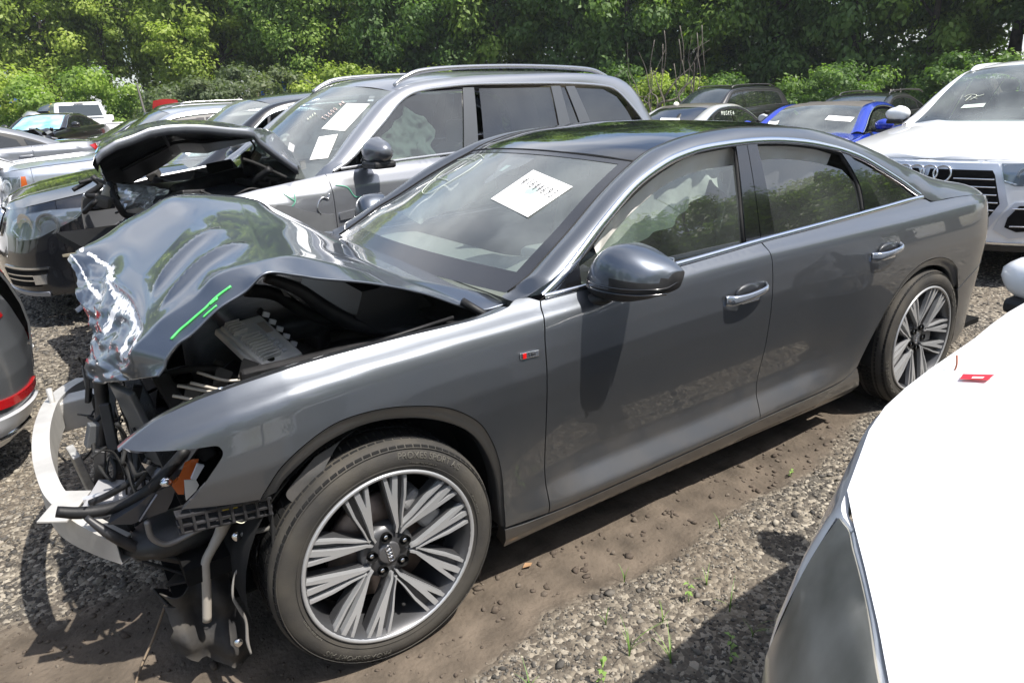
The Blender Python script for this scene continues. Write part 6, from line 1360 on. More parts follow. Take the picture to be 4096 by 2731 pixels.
    for k in range(12): L('broken_part',boxm('b',(rn.uniform(.04,.15),rn.uniform(.04,.1),rn.uniform(.04,.15)),(rn.uniform(-.45,-.05),rn.uniform(.2,.85),rn.uniform(.62,.92)),.008,rot=(rn.uniform(-1,1),rn.uniform(-1,1),0)),EB)
    # airbags in the front side windows
    for mm_ in (0,1):
        n,m=50,24; X=np.zeros((n,m,3)); r2=np.random.default_rng(3)
        for i in range(n):
            u=i/(n-1); x=.98+.52*u
            for j in range(m):
                v=j/(m-1); zt=min(1.60,1.30+.55*(x-.95)) if x<1.35 else 1.52+.04*math.sin(x*20); zbm=1.16
                z=zt+(zbm-zt)*v; X[i,j]=(x+.03*math.sin(9*v+5*u),0,z)
        P2=np.stack([X[...,0].ravel(),X[...,2].ravel()],1); f=fbm(P2,9,4,4).reshape(n,m); g=fbm(P2,22,8,3).reshape(n,m)
        X[...,1]=gs(X[...,0].ravel(),X[...,2].ravel())[:,1].reshape(n,m)+.05+(np.abs(f-.5)*.16+np.abs(g-.5)*.05); 
        if mm_: X[...,1]*=-1
        L('curtain_airbag',sheet('a',X,flip=bool(mm_)),AIRBAG)
    return root,pa,sk,X2S,gs
ATL=atlas()
# ---- black SUV whose headlamp looks out beside the silver SUV
def black_suv():
    sp=dict(SUV); sp.update(fo=.92,wb=2.97,W=2.0,Rt=.38,top=[(-.92,.93),(-.75,.98),(-.5,1.02),(-.1,1.08),(.3,1.12),(.62,1.14),(1.7,1.16),(3.0,1.2),(3.6,1.2),(3.95,1.14)])
    pm=paint('black_suv',(.008,.009,.012),.2,.25)
    root,pa,sk,X2S,zb,gs=make_car('black_suv','glossy black SUV nose with wedge headlamp, left of the two folded bonnets','car',(-.06,5.75,-.02),R(2.),sp,pm,see=True)
    headlamp(root,sk,[(.64,.80),(.80,.735),(.98,.755),(1.28,.885),(1.36,.955),(1.10,.955),(.80,.915),(.67,.87)],bulbs=2)
    wr=wrap(sk)
    for u0 in (-.36,.06):
        o=link('grille',panel('g',outline([(u0,.74),(u0+.30,.74)],[(u0+.30,.74),(u0+.33,.84),(u0+.30,.96)],[(u0+.30,.96),(u0,.96)],[(u0,.96),(u0-.02,.85),(u0,.74)]),wr,.04,.012,.03,flip=-1),CHROME,root)
        link('grille_void',panel('g',[(u0+.02,.765),(u0+.28,.765),(u0+.28,.94),(u0+.02,.94)],wr,.05,.016,0,flip=-1),DARK,o)
        for k in range(8): link('grille_slat',tube('s',[tuple(wr(u0+.035+.032*k,z)+np.array([-.022,0,0])) for z in (.77,.85,.935)],.004,5,2),CHROME,o)
    fascia('lower_intake',[(.45,.36),(.90,.38),(.98,.50),(.42,.50)],sk,DARK,root,both=True)
    fascia('chrome_strip',[(.45,.515),(1.0,.515),(1.0,.53),(.45,.53)],sk,CHROME,root,off=.012,both=True)
    for v in (.42,.46): fascia('intake_bar',[(.50,v),(.86,v+.003),(.86,v+.013),(.50,v+.010)],sk,CHROME,root,off=.014,both=True)
    fascia('fog_lamp',[(.86,.395),(.96,.40),(.965,.475),(.86,.47)],sk,LAMPM,root,off=.016,both=True)
    fascia('lip_panel',[(.2,.30),(.95,.30),(.95,.335),(.2,.33)],sk,mk('lip_silver',(.3,.33,.4),.3,.6),root,off=.014,both=True)
    fascia('grey_moulding',[(1.12,.60),(1.42,.61),(1.42,.63),(1.12,.62)],sk,mk('mould_tan',(.3,.27,.2),.4),root,off=.01,both=True)
    return root
black_suv()
# ---- silver off-roader beyond it
def silver_offroader():
    sp=dict(SUV); sp.update(fo=.84,W=2.0,Rt=.38,hoodc=.04,top=[(-.84,1.02),(-.7,1.06),(-.4,1.09),(.2,1.12),(.62,1.15),(1.7,1.18),(3.9,1.2)],front=[(.2,.1),(.35,.02),(.5,0),(.7,.0),(.9,.03),(1.05,.06),(1.15,.12)],
      plan=[(-.84,0),(-.835,.3),(-.81,.6),(-.76,.8),(-.60,.94),(-.2,.99),(.3,1.0),(1.5,1.0),(2.7,1.0),(3.5,.97),(3.85,.85),(3.93,.5),(3.95,0)])
    pm=paint('silver_off',(.42,.45,.50),.6,.3)
    x,y=-.18,10.2
    root,pa,sk,X2S,zb,gs=make_car('silver_offroader','boxy silver off-roader with square headlamp, between the black SUV and the far dark cars','car',(x,y,-.06),R(3),sp,pm)
    headlamp(root,sk,[(.58,.80),(1.02,.80),(1.06,.99),(.58,.99)],bulbs=2)
    fascia('amber_marker',[(1.04,.80),(1.12,.80),(1.12,.99),(1.07,.99)],sk,MATS['amber'],root,off=.012,both=True)
    o=link('grille',panel('g',[(-.54,.80),(.54,.80),(.54,.99),(-.54,.99)],wrap(sk),.08,.01,.02,flip=-1),DARK,root)
    for k in range(6): link('grille_slat',tube('s',[tuple(wrap(sk)(u,.82+.03*k)+np.array([-.018,0,0])) for u in (-.52,0,.52)],.008,5,3),mk('slat_grey',(.2,.2,.22),.4),o)
silver_offroader()
# ---- white SUV facing the camera at right
def white_suv():
    sp=dict(SUV); sp.update(W=1.97,wb=2.99,fo=.98,ro=1.05,Rt=.39,hoodc=.055,
       top=[(-.98,.985),(-.85,1.0),(-.6,1.03),(-.2,1.08),(.3,1.13),(.62,1.16),(1.7,1.18),(3.4,1.2),(3.9,1.15)],
       front=[(.15,.14),(.25,.05),(.35,.0),(.45,-.01),(.6,-.015),(.75,.0),(.9,.02),(.98,.04),(1.05,.10)],
       out=[(.62,1.17),(.80,1.25),(1.0,1.38),(1.2,1.51),(1.35,1.58),(1.6,1.62),(2.0,1.635),(2.6,1.63),(3.2,1.58),(3.5,1.50),(3.66,1.38),(3.76,1.26),(3.80,1.2)],
       inn=[(.50,.78,1.15),(.75,.74,1.28),(1.0,.70,1.45),(1.2,.67,1.565),(1.38,.65,1.645),(1.6,.64,1.685),(2.0,.64,1.70),(2.6,.64,1.69),(3.2,.65,1.65),(3.6,.66,1.58),(3.76,.68,1.45),(3.86,.70,1.30),(3.92,.74,1.18)])
    pm=paint('white',(.80,.81,.82),0,.3)
    root,pa,sk,X2S,zb,gs=make_car('white_suv','white SUV with big black grille and four chrome rings behind the saloon boot','car',(6.42,1.44,gz(6.4,1.4)-.02),R(4.7),dict(sp,rack=[(1.35,1.655),(1.5,1.70),(2.0,1.72),(2.6,1.71),(3.2,1.68),(3.45,1.63)]),pm,see=True,rack=True,chrome=mk('rack_white',(.75,.76,.78),.3,.5))
    wr=wrap(sk); Lk=lambda nm,poly,mat,off=.008,ret=.02,par=root,g=.05: link(nm,panel(nm,outline(*[[poly[i],poly[(i+1)%len(poly)]] for i in range(len(poly))]),wr,g,off,ret,flip=-1),mat,par)
    sil=mk('frame_silver',(.62,.66,.74),.3,.5)
    oc=[(-.55,.90),(-.51,.962),(.51,.962),(.55,.90),(.62,.66),(.44,.33),(-.44,.33),(-.62,.66)]
    fr=Lk('grille_frame',oc,sil,.016,.03); ins=inset(oc,.05); ins=[(a,min(b,.935)) for a,b in ins]
    Lk('grille_void',ins,DARK,.0185,0,fr)
    for k in range(8):
        z=.85-.058*k; w=np.interp(z,[.36,.66,.90],[.42,.565,.50]); 
        for s0,s1 in (((-w,-.235),(.235,w)) if k==0 else ((-w,w),)):
            link('grille_slat',strip('s',[tuple(wr(u,z)+np.array([-.030,0,0])) for u in np.linspace(s0,s1,9)],(-1,0,0),.012,.008,0),CHROME,fr)
    rg=[]
    for i in range(4):
        yc=-.150+.100*i
        P=[tuple(wr(yc+.064*math.cos(t),.882+.064*math.sin(t))+np.array([-.040,0,0])) for t in np.linspace(0,2*PI,33)]
        link('ring_emblem',tube('r',P,.0085,8,0,False),CHROME,fr)
    # headlamps, intakes
    headlamp(root,sk,[(.56,.83),(.64,.80),(1.02,.80),(1.12,.95),(.94,.97),(.535,.965)],bulbs=3)
    for sg in (-1,1):
        f=Lk('intake_frame',[(sg*a,b) for a,b in ((.58,.56),(.66,.68),(1.06,.70),(1.06,.46),(.66,.40),(.55,.47))],sil,.010,.02)
        Lk('intake_void',[(sg*a,b) for a,b in ((.63,.565),(.69,.655),(1.04,.67),(1.04,.49),(.70,.455),(.62,.49))],DARK,.014,0,f)
        for z in (.50,.635): link('intake_bar',strip('s',[tuple(wr(sg*u,z)+np.array([-.03,0,0])) for u in np.linspace(.66,1.02,6)],(-1,0,0),.010,.006,0),CHROME,f)
    Lk('lower_lip',[(-1.0,.30),(1.0,.30),(1.0,.345),(-1.0,.345)],PLAST,.012,.03)
    Lk('lip_strip',[(-.95,.355),(.95,.355),(.95,.368),(-.95,.368)],CHROME,.014,.01)
    # wipers
    for y0,y1 in ((.05,.70),(-.65,.0)): link('wiper',tube('w',[(.56,y0,1.19),(.60,(y0+y1)/2,1.205),(.66,y1,1.235)],.009,6),RUBBER,root)
    return root,pa,sk,X2S,gs
WSUV=white_suv()
# ---- white SUV in the lower right corner, its front corner beside the camera
def near_white():
    sh=lambda L_,k=.14: [(q[0]-k,)+tuple(q[1:]) for q in L_]
    sp=dict(SUV); sp.update(W=1.98,wb=2.90,fo=1.06,Rt=.36,hoodc=.05,sill=.30,edge=[0.,.002,.008,.016,.03],wexp=.8,
        top=[(-1.09,.88),(-.94,.91),(-.69,.955),(-.34,.995),(-.04,1.02),(.26,1.045),(.48,1.06),(1.7,1.10),(3.0,1.14),(3.95,1.1)],
        front=[(.15,.14),(.25,.05),(.4,.0),(.6,.0),(.72,.02),(.85,.09),(.95,.16),(1.1,.22)],
        plan=sh([(-.92,0),(-.90,.25),(-.83,.44),(-.70,.605),(-.58,.715),(-.44,.825),(-.33,.88),(-.09,.945),(.3,.975),(.67,.99),(1.6,.99)])+[(2.7,.99),(3.45,.96),(3.72,.86),(3.85,.62),(3.89,.3),(3.90,0)])
    pm=paint('near_white',(.82,.83,.84),0,.28)
    root,pa,sk,X2S,zb,gs=make_car('near_white_suv','white SUV filling the lower right corner, smoky headlamp and red sticker on bonnet edge','car',(.74,-1.93,0),0,sp,pm,see=True,grid=.035,mir=(.92,.04,-.03,1.))
    sb=mk('smoked_lamp',(.17,.165,.135),.3,.1,1.,.15,col2=(.42,.40,.35),nscale=4.5)
    for mm_ in (0,1):
        tp=[(x,float(zb(x))-.007) for x in (-.515,-.59,-.67,-.74,-.84,-.94)]
        bt=[(-.94,.53),(-.80,.53),(-.69,.56),(-.61,.63),(-.56,.74),(-.53,.86)]
        h=link('headlight',panel('h',outline([(float(X2S(a_)),b_) for a_,b_ in tp],[(float(X2S(-.94)),tp[-1][1]),(float(X2S(-.94)),.53)],[(float(X2S(a_)),b_) for a_,b_ in bt]+[(float(X2S(-.515)),tp[0][1])]),sk,.02,.004,.02,mirror=0. if mm_ else None),sb,root)
        link('lamp_trim',tube('t',[tuple((lambda q:(q[0],q[1]*(1-2*mm_),q[2]))(sk(a,b))) for a,b in [(float(X2S(a_)),b_-.004) for a_,b_ in bt+[(-.51,tp[0][1])]]],.003,6),BLACKG,h)
    fascia('lower_intake',[(.0,.35),(.55,.35),(.6,.5),(.0,.52)],sk,DARK,root,both=True)
    return root,sk,X2S,zb,sp
NW=near_white()
# ---- cars farther right
def right_cars():
    b,pa,sk,X2S,zb,gs=make_car('blue_coupe','bright blue coupe with dusty black roof and a numbered sticker on its windscreen','car',(8.35,4.75,-.06),R(13),COUPE,paint('blue',(.012,.04,.42),.3,.25),see=True,roofm=mk('dusty_roof',(.10,.09,.08),.5,0,.3,col2=(.16,.145,.125),nscale=3),interior=mk('coupe_seat',(.05,.05,.05),.6),mirrorm=mk('paint_blue',(.012,.04,.42)))
    headlamp(b,sk,[(.55,.60),(.95,.60),(1.1,.72),(.6,.70)])
    s,ps,sk,X2S,zb,gs2=make_car('silver_sedan','pale silver saloon parked nose to the trees with numbers chalked on its side windows','car',(13.0,9.25,gz(13,9.3)+.0),R(189),SEDAN,paint('silver_s',(.55,.54,.50),.5,.3),see=False,roofm=mk('roof_taupe',(.20,.18,.16),.3,.3,.6),mirrorm=mk('mirror_pale',(.5,.52,.56),.3))
    link('roof_fin',blob('f',(2.55,0,1.44),(.10,.025,.05),1,.0,2),mk('fin_cream',(.7,.68,.62),.4),s)
    k,pk,sk,X2S,zb,gs3=make_car('black_truck_suv','black upright SUV with silver door mirrors at the foot of the dark trees','car',(14.9,12.9,gz(15,13)),R(2),SUV,paint('blk2',(.012,.012,.014),.2,.3),see=False,rack=True,chrome=mk('dark_rack',(.05,.05,.05),.3),mirrorm=CHROME)
    w,pw,sk,X2S,zb,gs4=make_car('black_wagon','black estate with low roof rails just behind the blue coupe','car',(13.9,7.6,gz(14,7.6)+.03),R(8),SEDAN,paint('blk3',(.012,.012,.013),.2,.3),rack=True,chrome=mk('dark_rack',(.05,.05,.05),.3))
    for c in [c for c in w.children if c.name.startswith('roof_rack')]: c.location.z=-.31
    return b,pa,gs,s,gs2
RC=right_cars()
# ---- cars farther left
def left_cars():
    c,pa,sk,X2S,zb,gs=make_car('dark_long_suv','long charcoal SUV with roof rail, its windows showing above the folded bonnet','car',(1.75,21.5,gz(1.8,21.5)-.17),R(4),dict(SUV,wb=3.3,W=2.04,top=[(-.9,1.0),(.3,1.12),(.62,1.15),(4.2,1.18)],
        out=[(.62,1.16),(.85,1.30),(1.05,1.48),(1.2,1.60),(1.35,1.68),(1.6,1.72),(2.2,1.73),(3.0,1.73),(3.9,1.71),(4.15,1.66),(4.3,1.45),(4.38,1.22)],
        inn=[(.5,.75,1.13),(.75,.72,1.3),(1.0,.69,1.52),(1.15,.67,1.66),(1.3,.65,1.74),(1.6,.65,1.79),(2.2,.65,1.81),(3.0,.65,1.81),(3.9,.65,1.79),(4.2,.66,1.74),(4.36,.70,1.5),(4.42,.74,1.3),(4.45,.76,1.2)],
        win=[[(.95,1.2),(1.72,1.2),(1.76,1.64),(1.45,1.64),(1.2,1.52)],[(1.88,1.2),(2.95,1.2),(2.95,1.65),(1.9,1.65)],[(3.08,1.2),(4.2,1.2),(4.08,1.58),(3.08,1.65)]],pil=[(1.74,1.2,1.78,1.66),(2.97,1.2,2.97,1.66)],cuts=[.58,1.8,3.0],rack=[(1.6,1.78),(1.8,1.84),(2.5,1.86),(3.4,1.86),(4.0,1.83)]),paint('charcoal',(.06,.065,.075),.5,.3),rack=True,chrome=mk('rail_bright',(.6,.6,.62),.25,.8),group=None)
    d,pd,sk,X2S,zb,gs=make_car('black_sedan','long low black saloon with curved roofline, in front of the charcoal SUV','car',(.62,18.6,gz(.6,18.6)-.02),R(2),dict(SEDAN,wb=3.0),paint('blk4',(.02,.022,.028),.3,.3))
    headlamp(d,sk,[(.60,.60),(.95,.585),(1.15,.70),(1.0,.74),(.62,.70)])
    e,pe,sk,X2S,zb,gs=make_car('white_hatchback','white car, only its bonnet edge showing beyond the silver off-roader','car',(.45,15.6,gz(.4,15.6)-.10),R(2),dict(SEDAN,wb=2.6,top=[(-.86,.80),(-.4,.90),(.3,.98),(.6,1.0),(3.6,1.0)],W=1.8),paint('wht2',(.75,.76,.78),0,.3))
    f,pf,sk,X2S,zb,gs=make_car('black_wreck','wrecked black car with peeled-open front and bright blue windscreen','car',(-.35,20.6+3.2,gz(0,24)+.10),R(62),SEDAN,paint('blk5',(.01,.01,.012),.2,.3),hood=False,glassm=mk('blue_film',(.10,.42,.75),.12,0,1.,col2=(.45,.68,.85),nscale=2.5))
    rn=random.Random(2)
    for q in range(26): link('broken_part',boxm('b',(rn.uniform(.08,.4),rn.uniform(.1,.5),rn.uniform(.03,.12)),(rn.uniform(-.8,.5),rn.uniform(-.8,.8),rn.uniform(.55,.98)),.01,rot=(rn.uniform(-.5,.5),rn.uniform(-.5,.5),rn.uniform(-1,1))),BLACKG if rn.random()<.7 else mk('grey_bits',(.3,.3,.32),.3,.6),f)
    n=14; X=np.array([[(-.75+1.25*i/13,(-.78+1.56*j/9),.86+.10*math.sin(j*1.3)+.08*math.sin(i*.9+j)) for j in range(10)] for i in range(14)]); link('crumpled_hood',sheet('h',X,flip=True),paint('blk5',(.01,.01,.012)),f)
    # grey saloon and white car showing their tails at the left edge
    g,pg,sk,X2S,zb,gs=make_car('grey_sedan','grey saloon tail with red lamp cut by the left edge of the picture','car',(-3.05,12.6,gz(-.5,12.6)+.06),R(3),dict(SEDAN,wb=2.7,top=[(-.86,.75),(.3,1.0),(.6,1.03),(2.6,1.1),(3.2,1.12),(3.7,1.08)]),paint('grey_l',(.20,.21,.23),.5,.3),rails=False)
    h,ph,sk,X2S,zb,gs=make_car('white_saloon','white saloon tail with red lamp below the grey tail at the left edge','car',(-3.55,10.3,-.12),R(3),dict(SEDAN,wb=2.7,top=[(-.86,.75),(.3,1.0),(.6,1.03),(2.6,1.06),(3.2,1.06),(3.7,1.02)]),paint('wht3',(.78,.79,.82),0,.3),rails=False)
left_cars()
def near_left():
    # tail corner of a grey car entering from the left edge
    sp=dict(SEDAN); sp.update(W=1.84,wb=2.75,ro=.95,plan=[(-.86,0),(-.84,.4),(-.7,.75),(-.3,.89),(.3,.92),(1.4,.92),(2.6,.92),(3.2,.89),(3.52,.80),(3.66,.60),(3.70,.3),(3.70,0)],
       top=[(-.86,.7),(-.2,.9),(.6,.975),(1.7,1.0),(2.6,1.02),(3.2,.98),(3.5,.93),(3.70,.88)])
    pm=paint('grey_near',(.16,.17,.18),.6,.28)
    root,pa,sk,X2S,zb,gs=make_car('grey_hatchback','grey car tail with low red reflector strip at the left edge of the picture','car',(-4.50,2.80,0),R(0),sp,pm,see=False,grid=.04)
    s1=X2S(3.66)
    for mm_ in (0,1):
        link('red_reflector',panel('r',outline([(X2S(3.40),.40),(X2S(3.60),.375),(X2S(3.69),.37)],[(X2S(3.69),.37),(X2S(3.69),.41)],[(X2S(3.69),.41),(X2S(3.60),.415),(X2S(3.40),.44)],[(X2S(3.40),.44),(X2S(3.40),.40)]),sk,.03,.010,.02,mirror=0. if mm_ else None),REDL,root)
        link('tail_skirt',panel('r',outline([(X2S(3.25),.20),(X2S(3.69),.20)],[(X2S(3.69),.20),(X2S(3.69),.34)],[(X2S(3.69),.34),(X2S(3.25),.34)],[(X2S(3.25),.34),(X2S(3.25),.20)]),sk,.03,.02,.03,mirror=0. if mm_ else None),mk('skirt_silver',(.55,.56,.58),.3,.3,.5),root)
        link('exhaust_trim',tube('e',[tuple((lambda q:(q[0]+.02,q[1]*(1-2*mm_),q[2]))(sk(X2S(x),.24))) for x in (3.50,3.6,3.67)],.02,8),CHROME,root)
    for c,r_ in (((3.56,.72),.045),((3.50,.62),.05)):
        link('green_mark',tube('g',[tuple(sk(X2S(c[0])+r_*math.cos(t),c[1]+r_*.7*math.sin(t))+np.array([.004,-.004,0])) for t in np.linspace(.5,5.6,14)],.002,5),mk('green_mark_dim',(.1,.5,.3),.5),root)
near_left()
# ---------------------------------------------------------------- papers, chalk marks, stickers
def quad_map(c4):
    c=[np.array(q,float) for q in c4]
    def f(u,v,off=0.):   # u right, v up ; c = TL,TR,BR,BL
        u=np.asarray(u,float)[...,None]; v=np.asarray(v,float)[...,None]
        P=c[3]*(1-u)*(1-v)+c[2]*u*(1-v)+c[0]*(1-u)*v+c[1]*u*v
        n=np.cross(c[2]-c[3],c[0]-c[3]); n/=np.linalg.norm(n); 
        if n@(CPOS-c[0])<0: n=-n
        return P+n*off
    return f
def to_local(root,P):
    bpy.context.view_layer.update(); M=np.array(root.matrix_world.inverted()); P=np.asarray(P,float); return P@M[:3,:3].T+M[:3,3]
def paper(name,label,cat,c4,off=.004,curl=.0,root=None,mat=None,n=8):
    f=quad_map(c4); u,v=np.meshgrid(np.linspace(0,1,n),np.linspace(0,1,n),indexing='ij'); X=f(u,v,off); nn=f(.5,.5,1.)-f(.5,.5,0.)
    X=X+(curl*((u-.5)**2+.3*np.sin(v*5)*.1))[...,None]*nn
    if root is not None: X=to_local(root,X.reshape(-1,3)).reshape(X.shape)
    o=link(name,sheet(name,X),mat or WHITEP,root)
    if root is None: tag(o,label,cat)
    return o,f
def quad_text(s,f,u0,u1,v0,v1,off,parent,mat=INK,slant=0.,root=None,name='handwriting',ext=0.):
    me=text_mesh(s,1.,0.,'LEFT'); v=verts(me); lo=v.min(0); hi=v.max(0)
    U=(v[:,0]-lo[0])/(hi[0]-lo[0]); V=(v[:,1]-lo[1])/(hi[1]-lo[1]+1e-9); U=U+slant*(V-.5)
    P=f(u0+(u1-u0)*U,v0+(v1-v0)*V,off)
    if root is not None: P=to_local(root,P)
    setverts(me,P); return link(name,me,mat,parent)
HAND={'4':[[(.6,1),(.1,.4),(.9,.4)],[(.65,.75),(.6,0)]],'1':[[(.5,1),(.5,0)]],'6':[[(.7,1),(.25,.6),(.2,.2),(.5,0),(.8,.2),(.65,.45),(.25,.4)]],'9':[[(.75,.7),(.5,1),(.2,.8),(.35,.55),(.75,.65),(.7,.3),(.5,0)]],'3':[[(.2,.95),(.6,1),(.75,.75),(.45,.55),(.8,.3),(.6,.02),(.2,.08)]],
 'T':[[(.0,.95),(1.,1.)],[(.5,.97),(.45,0)]],'0':[[(.5,1),(.2,.6),(.3,.1),(.6,.0),(.85,.4),(.75,.85),(.5,1)]],'A':[[(.1,0),(.5,1),(.85,0)],[(.25,.4),(.8,.4)]],'R':[[(.2,0),(.2,1),(.7,.9),(.6,.55),(.2,.5),(.8,0)]],'K':[[(.2,1),(.2,0)],[(.8,1),(.2,.5),(.8,0)]],'2':[[(.2,.8),(.5,1),(.8,.75),(.2,0),(.85,.05)]],'S':[[(.8,.9),(.4,1),(.2,.75),(.75,.35),(.5,0),(.15,.1)]],'E':[[(.8,1),(.2,1),(.2,0),(.8,0)],[(.2,.5),(.7,.5)]],'H':[[(.2,1),(.2,0)],[(.8,1),(.8,0)],[(.2,.5),(.8,.5)]],'U':[[(.2,1),(.2,.2),(.5,0),(.8,.2),(.8,1)]],'X':[[(.1,1),(.9,0)],[(.9,1),(.1,0)]],'5':[[(.8,1),(.3,1),(.25,.6),(.7,.55),(.75,.15),(.2,.05)]],'7':[[(.15,1),(.85,1),(.4,0)]]}
def hand(s,f,u0,u1,v0,v1,off,w,mat,root,name='chalk_mark',jit=.06,parent=None):
    rr=random.Random(len(s)*7+ord(s[0])); n=len(s); ms=[]
    for i,ch in enumerate(s):
        if ch not in HAND: continue
        a=u0+(u1-u0)*(i+.1)/n; b=u0+(u1-u0)*(i+.85)/n; dj=rr.uniform(-jit,jit)*(v1-v0)
        for st in HAND[ch]:
            P=np.array([f(a+(b-a)*p_[0],v0+(v1-v0)*p_[1]+dj,off) for p_ in st]).reshape(-1,3)
            if root is not None: P=to_local(root,P)
            ms.append(tube('m',P,w,5,3 if len(P)>2 else 1))
    return link(name,join('m',ms),mat,parent if parent is not None else root)
CHALK=mk('chalk',(.72,.75,.62),.9); CHALKD=mk('chalk_thin',(.55,.6,.52),.9); PALE=mk('pale_label',(.62,.72,.64),.8)
# saloon: notice with a stock number, behind the glass
pp,f=paper('paper_notice','white paper sheet with a handwritten number inside the wrecked saloon windscreen','paper',[(1.062,.724,1.307),(1.038,.442,1.263),(.846,.468,1.171),(.870,.751,1.211)],off=.0045)
hand('41644693',f,.10,.93,.58,.80,.0065,.0012,INK,None,'stock_number',.10,pp)
quad_text('III',f,.76,.88,.86,.95,.0065,pp,mk('print_grey',(.5,.5,.5),.8),name='barcode')
cs=[(1.122,1.195,1.331),(1.169,1.324,1.337),(1.124,1.417,1.305),(1.051,1.45,1.268),(.972,1.417,1.236),(.874,1.354,1.194),(.855,1.256,1.194),(.905,1.21,1.225),(1.02,1.163,1.287),(1.10,1.175,1.325)]
N_WS=np.array([-.52,-.0,.85])*.004
link('chalk_ring',tube('c',[tuple(np.array(q)+N_WS) for q in cs],.0016,5),CHALKD,A6WS)
for st in ([(1.158,1.502,1.305),(1.14,1.385,1.317),(1.113,1.259,1.321)],[(.978,1.405,1.241),(.964,1.323,1.245),(.945,1.23,1.245)]): link('chalk_mark',tube('c',[tuple(np.array(q)+N_WS) for q in st],.0018,5),CHALKD,A6WS)
# silver SUV
at=bpy.data.objects['damaged_suv']
pp,f=paper('paper_notice','upper larger white sheet with printed ticks inside the silver grey SUV windscreen','paper',[(1.271,3.155,1.602),(1.352,2.959,1.590),(1.133,2.900,1.431),(1.060,3.122,1.448)],off=.004)
for a,b in (((1.258,3.096,1.577),(1.268,3.072,1.576)),((1.213,3.09,1.545),(1.223,3.066,1.545)),((1.193,3.086,1.53),(1.203,3.061,1.53)),((1.155,3.083,1.504),(1.165,3.058,1.503)),((1.13,3.08,1.486),(1.141,3.053,1.485)),((1.113,3.076,1.473),(1.124,3.05,1.472))):
    o_=np.array([-.003,-.002,.006]); link('printed_tick',tube('t',[tuple(np.array(a)+o_),tuple(np.array(b)+o_)],.0014,4,0),INK,pp)
paper('paper_notice','lower smaller white sheet inside the silver grey SUV windscreen','paper',[(1.014,3.061,1.400),(1.095,2.925,1.415),(.958,2.788,1.280),(.883,2.915,1.270)],off=.004)
f=quad_map([(1.106,3.243,1.511),(1.276,3.224,1.622),(1.273,3.173,1.609),(1.112,3.172,1.498)]); hand('T3600 AR',f,0,1,0.05,.95,.006,.0019,mk('chalk_pink',(.75,.62,.58),.9),at)
f=quad_map([(1.060,3.40,1.512),(1.122,3.365,1.555),(1.118,3.345,1.545),(1.062,3.375,1.498)]); hand('4HX2',f,0,1,0,1,.006,.0015,CHALK,at)
# white SUV
q7=bpy.data.objects['white_suv']
paper('paper_label','pale narrow label low inside the white SUV windscreen under a chalk mark','label',[(7.132,1.894,1.323),(7.137,1.704,1.336),(7.09,1.70,1.304),(7.09,1.905,1.294)],off=.005,mat=PALE)
for st in ([(7.236,1.952,1.39),(7.26,1.928,1.41),(7.26,1.885,1.414),(7.248,1.852,1.408),(7.231,1.838,1.398),(7.215,1.85,1.385),(7.187,1.879,1.363)],[(7.243,1.894,1.401),(7.215,1.903,1.381),(7.184,1.915,1.357)],[(7.246,1.781,1.412),(7.235,1.808,1.402),(7.229,1.847,1.395)],[(7.219,1.857,1.388),(7.205,1.834,1.379),(7.201,1.818,1.378)]):
    P=to_local(q7,np.array(st)+np.array([-.004,0,.006])); link('chalk_mark',tube('c',P,.0028,5),CHALK,q7)
# blue coupe
bl=bpy.data.objects['blue_coupe']
pp,f=paper('stock_sticker','white numbered sticker inside the top of the blue coupe windscreen','sticker',[(9.275,4.707,1.137),(9.388,4.375,1.103),(9.266,4.356,1.049),(9.155,4.691,1.080)],off=.006)
quad_text('45672392',f,.18,.90,.20,.75,.009,pp,mk('faded_ink',(.42,.42,.44),.8),name='faded_number')
paper('crumpled_paper','small crumpled white paper at the left foot of the blue coupe windscreen','paper',[(9.033,5.543,1.061),(9.029,5.359,1.071),(8.923,5.311,1.021),(8.936,5.491,1.020)],off=.006,curl=.05)
# silver saloon
sv=bpy.data.objects['silver_sedan']
pp,f=paper('stock_sticker','white numbered sticker at the foot of the silver saloon rear window','sticker',[(10.185,8.974,1.065),(10.237,8.517,1.054),(10.164,8.442,1.013),(10.097,8.909,1.020)],off=.012)
quad_text('11001C1E',f,.12,.88,.30,.8,.016,pp,mk('faded_ink',(.42,.42,.44),.8),name='faded_number')
f=quad_map([(11.009,8.194,1.162),(11.548,8.266,1.138),(11.51,8.217,1.04),(10.945,8.134,1.068)]); hand('HUSKE4',f,.05,.95,.15,.9,.012,.006,CHALKD,sv)
# sticker on the near white bonnet
q=[(.767,-1.080,1.046),(.781,-1.128,1.0555),(.752,-1.129,1.0525),(.742,-1.086,1.044)]
pp,f=paper('red_sticker','red sticker with a pale box on the bonnet edge of the corner white SUV','sticker',[q[0],q[1],q[2],q[3]],off=.0035,mat=mk('sticker_red',(.62,.02,.035),.5))
paper('x','','', [tuple(f(.42,.40)),tuple(f(.80,.42)),tuple(f(.78,.12)),tuple(f(.40,.10))],off=.0048,n=2)[0].name='sticker_box'
bx=bpy.data.objects['sticker_box']; bx.parent=pp
for k_ in ('label','category'):
    if k_ in bx: del bx[k_]
o=link('dry_twig',tube('t',[(.80,-1.05,1.038),(.797,-1.053,1.054),(.803,-1.048,1.070)],.0018,5),mk('twig_red',(.30,.10,.05),.9)); tag(o,'small reddish dry twig lying beside the red sticker on the white bonnet','twig')
